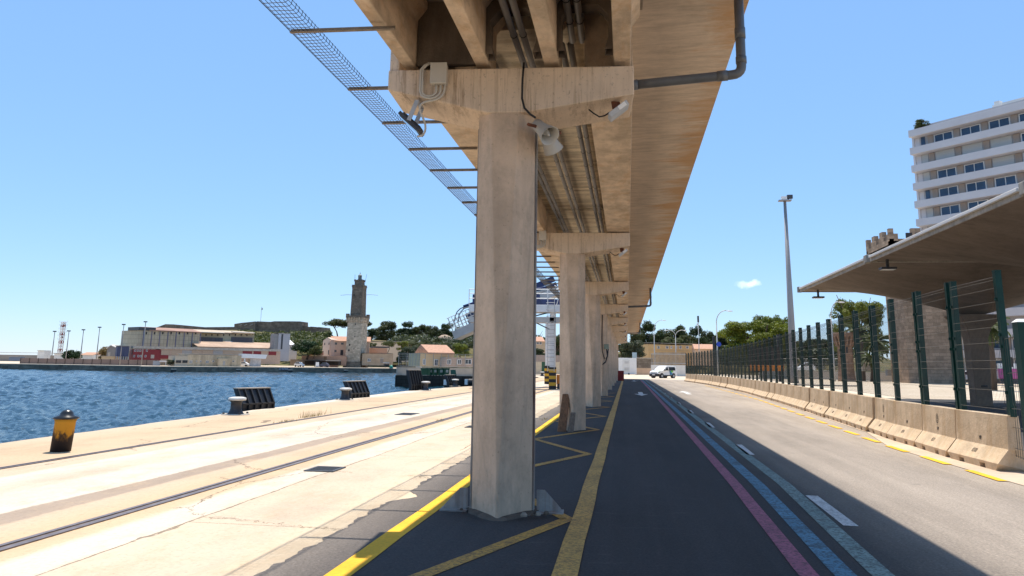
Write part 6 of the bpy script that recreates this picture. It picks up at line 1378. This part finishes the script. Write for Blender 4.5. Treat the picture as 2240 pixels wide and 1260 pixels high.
# lighthouse
LS = stone_wall_mat('lighthouse_stone', (0.60, 0.48, 0.35), (0.48, 0.38, 0.28), 1, 0.9, 0.45); LD = stone_wall_mat('lighthouse_dark_stone', (0.24, 0.185, 0.135), (0.17, 0.13, 0.1), 1, 0.8, 0.4)
YL = 262.0; lb = aty(778, 790, YL); lh = thing('lighthouse', 'tall square stone lighthouse tower with a battlement at mid height', 'lighthouse', (lb.x, YL, 0), R(-3)); pxm = YL / FPX * 1.03
Z = lambda y: aty(783, y, YL - 3).z
def sqt(m, h0, z0, h1, z1): return m.loft([[(-h0, -h0, z0), (h0, -h0, z0), (h0, h0, z0), (-h0, h0, z0)], [(-h1, -h1, z1), (h1, -h1, z1), (h1, h1, z1), (-h1, h1, z1)]])
k_ = 0.155 * 0.92
zs_ = dict(pl=Z(791), c0=Z(702), c1=Z(694), p1=Z(690), mer=Z(686), u1=Z(631), col=Z(626.5), par=Z(622), t1=Z(612.5), gal=Z(610), lan=Z(602), dome=Z(598.5), fin=Z(592))
sqt(MB(), 23 * k_, 0, 21.5 * k_, zs_['pl']).build('plinth', LD, lh); sqt(MB(), 19.3 * k_, zs_['pl'], 18.4 * k_, zs_['c0']).build('shaft', LS, lh)
m = MB(); hb = 22.3 * k_
for sx, sy in ((1, 0), (0, 1)):
    for sg in (-1, 1):
        for q in range(7):
            c = -hb + 0.3 + (2 * hb - 0.6) * q / 6
            a0, b0_ = (c, sg * 18.3 * k_) if sx else (sg * 18.3 * k_, c); a1, b1_ = (c, sg * (hb - 0.15)) if sx else (sg * (hb - 0.15), c)
            m.bar((a0, b0_, zs_['c0'] - 0.4), (a1, b1_, zs_['c1']), 0.32, 0.5)
m.build('corbels', LS, lh); m = MB()
for sg in (-1, 1): m.box(-hb, hb, sg * hb - 0.35 * (sg > 0), sg * hb + 0.35 * (sg < 0), zs_['c1'] - 0.1, zs_['p1']); m.box(sg * hb - 0.35 * (sg > 0), sg * hb + 0.35 * (sg < 0), -hb + 0.36, hb - 0.36, zs_['c1'] - 0.1, zs_['p1'])
for sx in (-1, 1):
    for sy in (-1, 1): cx, cy = sx * (hb - 0.5), sy * (hb - 0.5); m.box(cx - 0.5, cx + 0.5, cy - 0.5, cy + 0.5, zs_['p1'] + 0.002, zs_['mer'])
m.build('battlement', LD, lh); MB().box(-hb + 0.36, hb - 0.36, -hb + 0.36, hb - 0.36, zs_['c0'], zs_['c1']).build('gallery_floor', LS, lh)
sqt(MB(), 14.6 * k_, zs_['c1'], 13.3 * k_, zs_['u1']).build('upper_shaft', LD, lh); MB().box(-14.6 * k_, 14.6 * k_, -14.6 * k_, 14.6 * k_, zs_['col'], zs_['col'] + 0.35).build('cornice', LD, lh); sqt(MB(), 13.5 * k_, zs_['u1'], 14.2 * k_, zs_['par']).build('upper_parapet', LD, lh)
sqt(MB(), 9.4 * k_, zs_['par'] - 0.5, 8.8 * k_, zs_['t1']).build('turret', LD, lh); m = MB()
for sx in (-1, 0, 1):
    for sy in (-1, 0, 1):
        if sx or sy: m.box(sx * 8.7 * k_ - 0.28, sx * 8.7 * k_ + 0.28, sy * 8.7 * k_ - 0.28, sy * 8.7 * k_ + 0.28, zs_['t1'] - 0.3, zs_['gal'])
m.build('crown', LD, lh); fixnormals(MB().lathe([(0.62, zs_['gal'] - 0.5), (0.62, zs_['lan'])], 14).build('lantern', MT['glass'], lh)); m = MB()
for q in range(8): t = q * math.pi / 4; m.box(0.63 * math.cos(t) - 0.05, 0.63 * math.cos(t) + 0.05, 0.63 * math.sin(t) - 0.05, 0.63 * math.sin(t) + 0.05, zs_['gal'] - 0.4, zs_['lan'])
m.build('lantern_bars', MT['edge'], lh); fixnormals(MB().lathe([(0.75, zs_['lan']), (0.7, zs_['lan'] + 0.25), (0.45, zs_['dome']), (0.15, zs_['dome'] + 0.2), (0.12, zs_['dome'] + 0.5), (0.02, zs_['fin'])], 14).build('dome', simple('pale_green_dome', (0.34, 0.36, 0.3), 0.5, 0.1), lh, True))
m = MB(); zz_ = Z(643.5); m.tube([(-2.0, 0, zz_), (-4.5, 0, zz_ + 0.1), (-7.0, 0, zz_ - 0.1)], 0.06, 5); m.tube([(2.0, 0, zz_), (4.5, 0, zz_ + 0.1), (7.0, 0, zz_ - 0.15)], 0.06, 5); m.tube([(-1.85, 0, zs_['par']), (-1.95, 0, Z(598))], 0.05, 5); m.tube([(1.85, 0, zs_['par']), (2.5, 0, Z(598))], 0.05, 5); m.build('aerial_booms', MT['dsteel'], lh)
for px, py, hx, hy in ((785.5, 709, 1.0, 1.8), (784, 736, 1.0, 1.8), (772, 754.5, 1.8, 2.2), (770.5, 766.5, 1.6, 2.4), (782, 763, 0.9, 1.6), (783.5, 644.5, 1.4, 1.8), (765.5, 787.5, 0.6, 2.4)):
    xx = (px - 783 + (790 - py) * -0.05 + (4 if py > 700 else 0)) * pxm; z = Z(py); hh = 19 * k_ + 0.05 if py > 700 else 14.4 * k_; MB().box(xx - hx * 0.14, xx + hx * 0.14, -hh, -hh + 0.6, z - hy * 0.14, z + hy * 0.14).build('window', MT['black'], lh)
peach = simple('peach_render', (0.56, 0.40, 0.285), 0.9, 0.07, 0.4); peach2 = simple('strong_peach_render', (0.50, 0.29, 0.19), 0.9, 0.1, 0.4)
f = Fac('peach_house', 'two-storey peach house with a tiled roof left of the lighthouse', 'house', 722, 262, 806, 266, 0, 790); f.part('wall', peach, 722, 745, 806, 792, 0, 8); xa, za = f.uv(719, 745.5); xb, zb = f.uv(807, 737.5); fixnormals(MB().prism([(-0.5, za), (4, zb + 0.2), (8.5, za)], 'x', -0.4, f.W + 0.4).build('roof', MT['tan'], f.root))
for a, b, c, d_ in ((731.5, 737, 749.5, 754), (746.5, 751.5, 749.5, 754), (731, 736, 765.5, 770.5)): f.win(a, c, b, d_, peach, 0.05)
f.part('door', MT['black'], 745, 765.5, 750.5, 777, -0.05, 0.0)
f2 = Fac('peach_gable_house', 'gabled peach house wing at the left of the tiled-roof house', 'house', 704, 268, 722.3, 261.5, 0, 790); xm, zm = f2.uv(715, 738); zE = f2.uv(706, 745)[1]; fixnormals(MB().prism([(0, 0), (f2.W, 0), (f2.W, zE + 0.2), (f2.W * 0.55, zm), (0, zE)], 'y', 0.02, 3).build('wall', simple('lit_peach_render', (0.62, 0.47, 0.36), 0.9, 0.06, 0.4), f2.root))
for a, b, c, d_ in ((709.5, 711, 750, 755), (719, 720.5, 749.5, 754.5), (718, 719.5, 766, 776)): f2.part('window', MT['black'], a, c, b, d_, -0.03, 0.03)
f = Fac('terrace_wall', 'long peach terrace wall under the peach house', 'wall', 640, 254, 757, 258, 0, 796); f.part('wall', peach2, 660, 778, 757, 800, 0, 3); f.part('coping', MT['dsteel'], 672, 776.8, 757, 778.2, -0.1, 0.2); f.part('door', simple('brown_door', (0.3, 0.16, 0.08), 0.7, 0.1), 708.5, 780, 714.5, 787, -0.04, 0); f.part('lower_wall', simple('dry_stone', (0.33, 0.25, 0.18), 0.9, 0.25, 0.5), 636, 786, 700, 800, -0.6, -0.05)
fixnormals(MB().prism([f.uv(673, 777.5), f.uv(673, 769), f.uv(676, 769), f.uv(676, 774), f.uv(686, 774), f.uv(686, 770), f.uv(696, 769.5), f.uv(696, 768), f.uv(706, 767.5), f.uv(706, 777.5)], 'y', 1.5, 2.0).build('stepped_parapet', peach2, f.root))
f = Fac('stone_annex', 'long low stone building right of the lighthouse', 'building', 793, 258, 859, 262, 0, 797); f.part('wall', simple('pale_ashlar', (0.40, 0.295, 0.2), 0.95, 0.2, 0.6), 793, 773, 859, 800, 0, 5); f.part('roof_edge', MT['dsteel'], 792.5, 771.5, 859.5, 773.2, -0.2, 5.2); f.win(804.5, 785, 807, 790.5, d=0.08); f.win(808, 785, 810.5, 790.5, d=0.08); f.part('door', simple('grey_brown_door', (0.26, 0.22, 0.19), 0.8, 0.1), 832, 785, 838, 794, -0.06, 0); f.part('lintel', MT['edge'], 830, 783, 840, 784.5, -0.1, 0)
f = Fac('orange_gable_house', 'orange-pink building behind the stone annex', 'house', 800, 272, 846, 276, 0, 790); f.part('wall', peach2, 800, 761, 846, 792, 0, 6); f.part('roof_edge', MT['dsteel'], 819, 757.5, 852, 761, -0.3, 6.3); fixnormals(MB().prism([f.uv(800, 772), f.uv(804, 761.5), f.uv(815, 761.5), f.uv(824, 772)], 'y', -2.0, -0.02).build('gable', simple('orange_render', (0.52, 0.27, 0.16), 0.9, 0.08), f.root))
f = Fac('cream_hall', 'long cream hall behind the low trees right of the lighthouse', 'building', 806, 300, 905, 306, 0, 790); f.part('wall', simple('cream_hall_wall', (0.62, 0.5, 0.37), 0.9, 0.08), 806, 748, 905, 792, 0, 8); f.part('roof_edge', MT['edge'], 805, 745.5, 906, 748.3, -0.3, 8)
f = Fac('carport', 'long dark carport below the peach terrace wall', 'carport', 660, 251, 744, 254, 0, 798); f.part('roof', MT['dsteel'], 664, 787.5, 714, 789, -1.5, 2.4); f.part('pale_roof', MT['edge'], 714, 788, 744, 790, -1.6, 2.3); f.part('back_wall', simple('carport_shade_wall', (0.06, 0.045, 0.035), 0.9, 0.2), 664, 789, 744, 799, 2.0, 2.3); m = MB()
for a in (665, 690, 716, 743): x_, z_ = f.uv(a, 790); m.box(x_ - 0.08, x_ + 0.08, -1.3, -1.14, 0, z_)
m.build('posts', MT['dsteel'], f.root)
p = aty(655, 797, 246); car('jeep', 'white jeep with a dark side at the left of the carport', p.x, 246, 0, R(170), 3.0, 1.65, MT['white'])
p = aty(709, 797, 247); car('blue_suv', 'dark blue off-road car parked before the carport', p.x, 247, 0, R(5), 3.2, 1.55, simple('car_dark_blue', (0.05, 0.055, 0.09), 0.4, 0.1), 'car')
f = Fac('white_board', 'upright white board between the jeep and the blue car', 'board', 691, 241, 698, 241.5, 0, 801); f.part('board', MT['white'], 691, 792, 697.5, 802, 0, 0.3); f.part('foot', MT['edge'], 690, 801, 699, 803, -0.2, 0.5)
f = Fac('golf_cart', 'small white-roofed cart right of the stone annex', 'cart', 841, 248, 849.5, 249, 0, 801); f.part('roof', MT['white'], 840.5, 793, 850, 794.3, -0.6, 0.9); f.part('body', MT['black'], 841.5, 796.5, 849.3, 801, -0.5, 0.8); m = MB()
for a in (841.5, 849): x_, z_ = f.uv(a, 794); m.box(x_ - 0.04, x_ + 0.04, -0.5, -0.42, 0.2, z_)
m.build('posts', MT['dsteel'], f.root)
p = aty(856, 800, 248); r = thing('green_dinghy', 'green upturned dinghy right of the small cart', 'boat', (p.x, 248, 0)); fixnormals(MB().lathe([(0.62, 0), (0.6, 0.4), (0.42, 0.85), (0.1, 1.1), (0, 1.12)], 14).build('hull', simple('dinghy_green', (0.05, 0.3, 0.2), 0.5, 0.1), r, True))

# fort on the hill
FS = stone_wall_mat('fort_stone', (0.25, 0.19, 0.14), (0.19, 0.145, 0.11), 1, 2.2, 0.9)
YF = 372
hill([300, 360, 440, 520, 600, 660, 720, 800, 860, 930, 1000, 1100, 1200, 1330], 300, 370, [760, 735, 726, 722, 726, 730, 733, 742, 746, 748, 750, 752, 754, 760])
f = Fac('hill_fort', 'long ruined fort wall along the hilltop beyond the sheds', 'fort', 336, YF, 712, YF, 0, 740)
def seg(pts, d0, d1): return MB().prism([f.uv(*p) for p in pts], 'y', d0, d1)
for pts, d0, d1, nm in (([(330, 745), (337, 718), (362, 709), (380, 709.5), (430, 714), (432, 745)], 0, 10, 'earth_bastion'), ([(425, 745), (425, 714.5), (470, 714), (524, 713.5), (524, 745)], 6, 14, 'curtain_wall'), ([(521, 745), (521, 709.5), (536, 707), (548, 706), (566, 704), (566, 745)], -4, 5, 'stepped_bastion'), ([(566, 745), (566, 703.3), (596, 704.5), (604, 703.2), (636, 703.2), (660, 703.5), (660, 745)], -2, 8, 'keep_wall'), ([(636, 745), (637, 704), (660, 704), (660, 712), (660, 745)], -2.6, -2.02, 'buttress'), ([(659, 745), (659, 713), (673, 714.5), (673, 718), (677, 718), (677, 714), (690, 715), (690, 719), (694, 719), (694, 715), (711, 716.5), (712, 745)], 1, 7, 'battered_wall')): fixnormals(seg(pts, d0, d1).build(nm, FS, f.root))
for a in (531, 542, 554): fixnormals(seg([(a, 713), (a + 7, 709.5), (a + 7, 711), (a + 2, 713.3)], -4.3, -4.002).build('embrasure', MT['edge'], f.root))
b0 = aty(570, 704, YF); t0 = aty(570.5, 671, YF); r = thing('flagpole', 'thin flagpole with a small pale flag on the hill fort', 'flagpole', (b0.x, YF, b0.z)); MB().tube([(0, 0, -1), (0, 0, t0.z - b0.z)], 0.1, 6).build('pole', MT['galv'], r); MB().box(0.02, 0.6, -0.03, 0.03, t0.z - b0.z - 1.6, t0.z - b0.z - 0.6).build('flag', MT['edge'], r)
# slope scrub as one mass, then countable trees
rr = random.Random(33); bl = []
for _ in range(260):
    px = rr.uniform(520, 720); t = rr.random(); Y = 305 + 60 * t; top = 746 - 24 * t + rr.uniform(-2, 2); p = aty(px, top, Y); k = rr.uniform(1.0, 2.4); bl.append((p.x, p.y, max(0.3, p.z - 1.4), k, k * 0.7))
tag(crown(4, bl, 15000, 0.5).build('hillside_scrub', LF['olive']), 'green scrub covering the slope below the fort', 'scrub', kind='stuff')
bl = []
for _ in range(260):
    px = rr.uniform(800, 1330); Y = rr.uniform(300, 350); p = aty(px, 757 - rr.uniform(0, 24) * (px > 860), Y); k = rr.uniform(1.4, 3.2); bl.append((p.x, p.y, max(0.3, p.z - 1.2), k, k * 0.7))
tag(crown(5, bl, 17000, 0.55).build('lower_scrub', LF['grey']), 'mixed scrub at the foot of the wooded hill right of the lighthouse', 'scrub', kind='stuff')
ptree('round:deep', 636, 706, 737, 786, 252, 'broad dark green tree left of the peach house')
ptree('round:olive', 668, 704, 752, 784, 249, 'smaller lighter green tree before the broad dark one')
for k, (kind, a, b, yt, yb, Y, nm) in enumerate((('umbrella:pine', 708, 770, 696, 738, 345, 'umbrella pine left of the lighthouse, right of the fort'), ('umbrella:pine', 752, 812, 694, 740, 350, 'umbrella pine hidden partly behind the lighthouse'), ('pine:pine', 823, 872, 700, 748, 338, 'tall pine standing alone right of the lighthouse'), ('round:dark', 798, 828, 717, 745, 330, 'small round tree between lighthouse and lone pine'), ('pine:dark', 868, 908, 702, 752, 335, 'dense dark pine left of the domed rock'), ('umbrella:pine', 898, 940, 708, 755, 338, 'broad brownish pine in the middle of the hill wood'), ('pine:pine', 926, 962, 710, 758, 332, 'pine right of the broad brownish one'), ('pine:dark', 952, 996, 706, 752, 345, 'dark pine above the domed rock'), ('pine:pine', 990, 1030, 712, 752, 348, 'pine beside the gangway arm'), ('round:pine', 944, 974, 732, 760, 315, 'dark bush left of the domed rock'))):
    ptree(kind, a, b, yt, yb, Y, nm, name='pine_tree' if 'round' not in kind else 'tree')
for k, (a, b, yt, yb, Y, kd, nm) in enumerate(((803, 826, 748, 765, 292, 'round:olive', 'small clipped tree before the cream hall, nearest the lighthouse'), (832, 864, 743, 772, 285, 'umbrella:olive', 'umbrella shaped low tree before the cream hall'), (862, 896, 742, 772, 280, 'round:pale', 'pale low tree right of the umbrella shaped one'), (890, 930, 744, 768, 276, 'round:olive', 'low olive tree below the hill pines'), (905, 925, 752, 800, 240, 'cypress:olive', 'narrow tree behind the pier fence'), (874, 918, 754, 800, 150, 'shrub:grey', 'grey-green bushes behind the left end of the pier fence'), (984, 1030, 748, 785, 150, 'round:bright', 'bright green tree below the gangway arm'), (930, 960, 748, 770, 262, 'round:dark', 'dark low tree over the yellow pier house roof'), (866, 890, 762, 802, 190, 'shrub:dark', 'dark shrub by the far end of the stone annex'))):
    ptree(kd, a, b, yt, yb, Y, nm)
for k in range(13):
    px = 818 + k * 17.5; ptree('pine:dark' if k % 2 else 'pine:pine', px - 15, px + 15, 716 + (k * 7) % 9, 756, 362, 'dark pine in the back row of the hill wood, %s from the lighthouse' % ordw(k), group='back row of pines', name='pine_tree')
p = aty(973, 740, 320); r = thing('domed_rock', 'pale brown domed stone mound among the pines', 'rock', (p.x, 320, 0)); z = aty(973, 732, 320).z; fixnormals(MB().lathe([(3.6, 0), (3.4, z - 2.2), (2.7, z - 1.0), (1.4, z - 0.2), (0, z)], 18).build('mound', simple('pale_rock', (0.38, 0.28, 0.2), 0.95, 0.2, 0.6, grit=0.6), r, True))
r = thing('white_dome', 'small white dome among the low trees', 'dome', (aty(918, 755, 300).x, 300, 0)); z = aty(918, 746, 300).z; fixnormals(MB().lathe([(1.2, 0), (1.2, z - 1.4), (0.9, z - 0.6), (0.2, z), (0.1, z + 0.6), (0, z + 0.9)], 14).build('dome', MT['white'], r, True))
# red fire post at the last pillars
p = at(1356, 832); r = thing('fire_cabinet', 'red fire-hose cabinet beside the farthest pillars', 'cabinet', (p.x + 0.15, 92.5, 0)); MB().box(-0.35, 0.35, -0.25, 0.25, 0, 1.15).build('body', MT['red'], r, bevel=0.03); MB().box(-0.3, 0.3, -0.27, -0.251, 0.1, 1.05).build('door', simple('dark_red_door', (0.2, 0.01, 0.012), 0.5, 0.1), r)
# switch box and loose cables on the fourth pillar
r = thing('switch_box', 'small grey-green switch box with hanging cables on the fourth pillar', 'switch box', (-1.10, PYS[3] - 0.42, 2.55)); MB().box(-0.13, 0.13, -0.08, 0.02, 0, 0.28).build('case', simple('box_grey_green', (0.2, 0.24, 0.19), 0.6, 0.1), r, bevel=0.01)
m = MB(); m.tube([(-0.22, 0, 1.9), (-0.25, -0.05, 0.6), (-0.24, -0.06, -0.1), (-0.1, -0.08, -0.55), (0.05, -0.08, -0.4), (0.1, -0.05, 0)], 0.03, 6); m.tube([(0.0, -0.05, 0.0), (0.05, -0.1, -0.35), (-0.05, -0.1, -0.7), (-0.25, -0.05, -0.85)], 0.035, 6); m.build('cables', MT['black'], r, True)
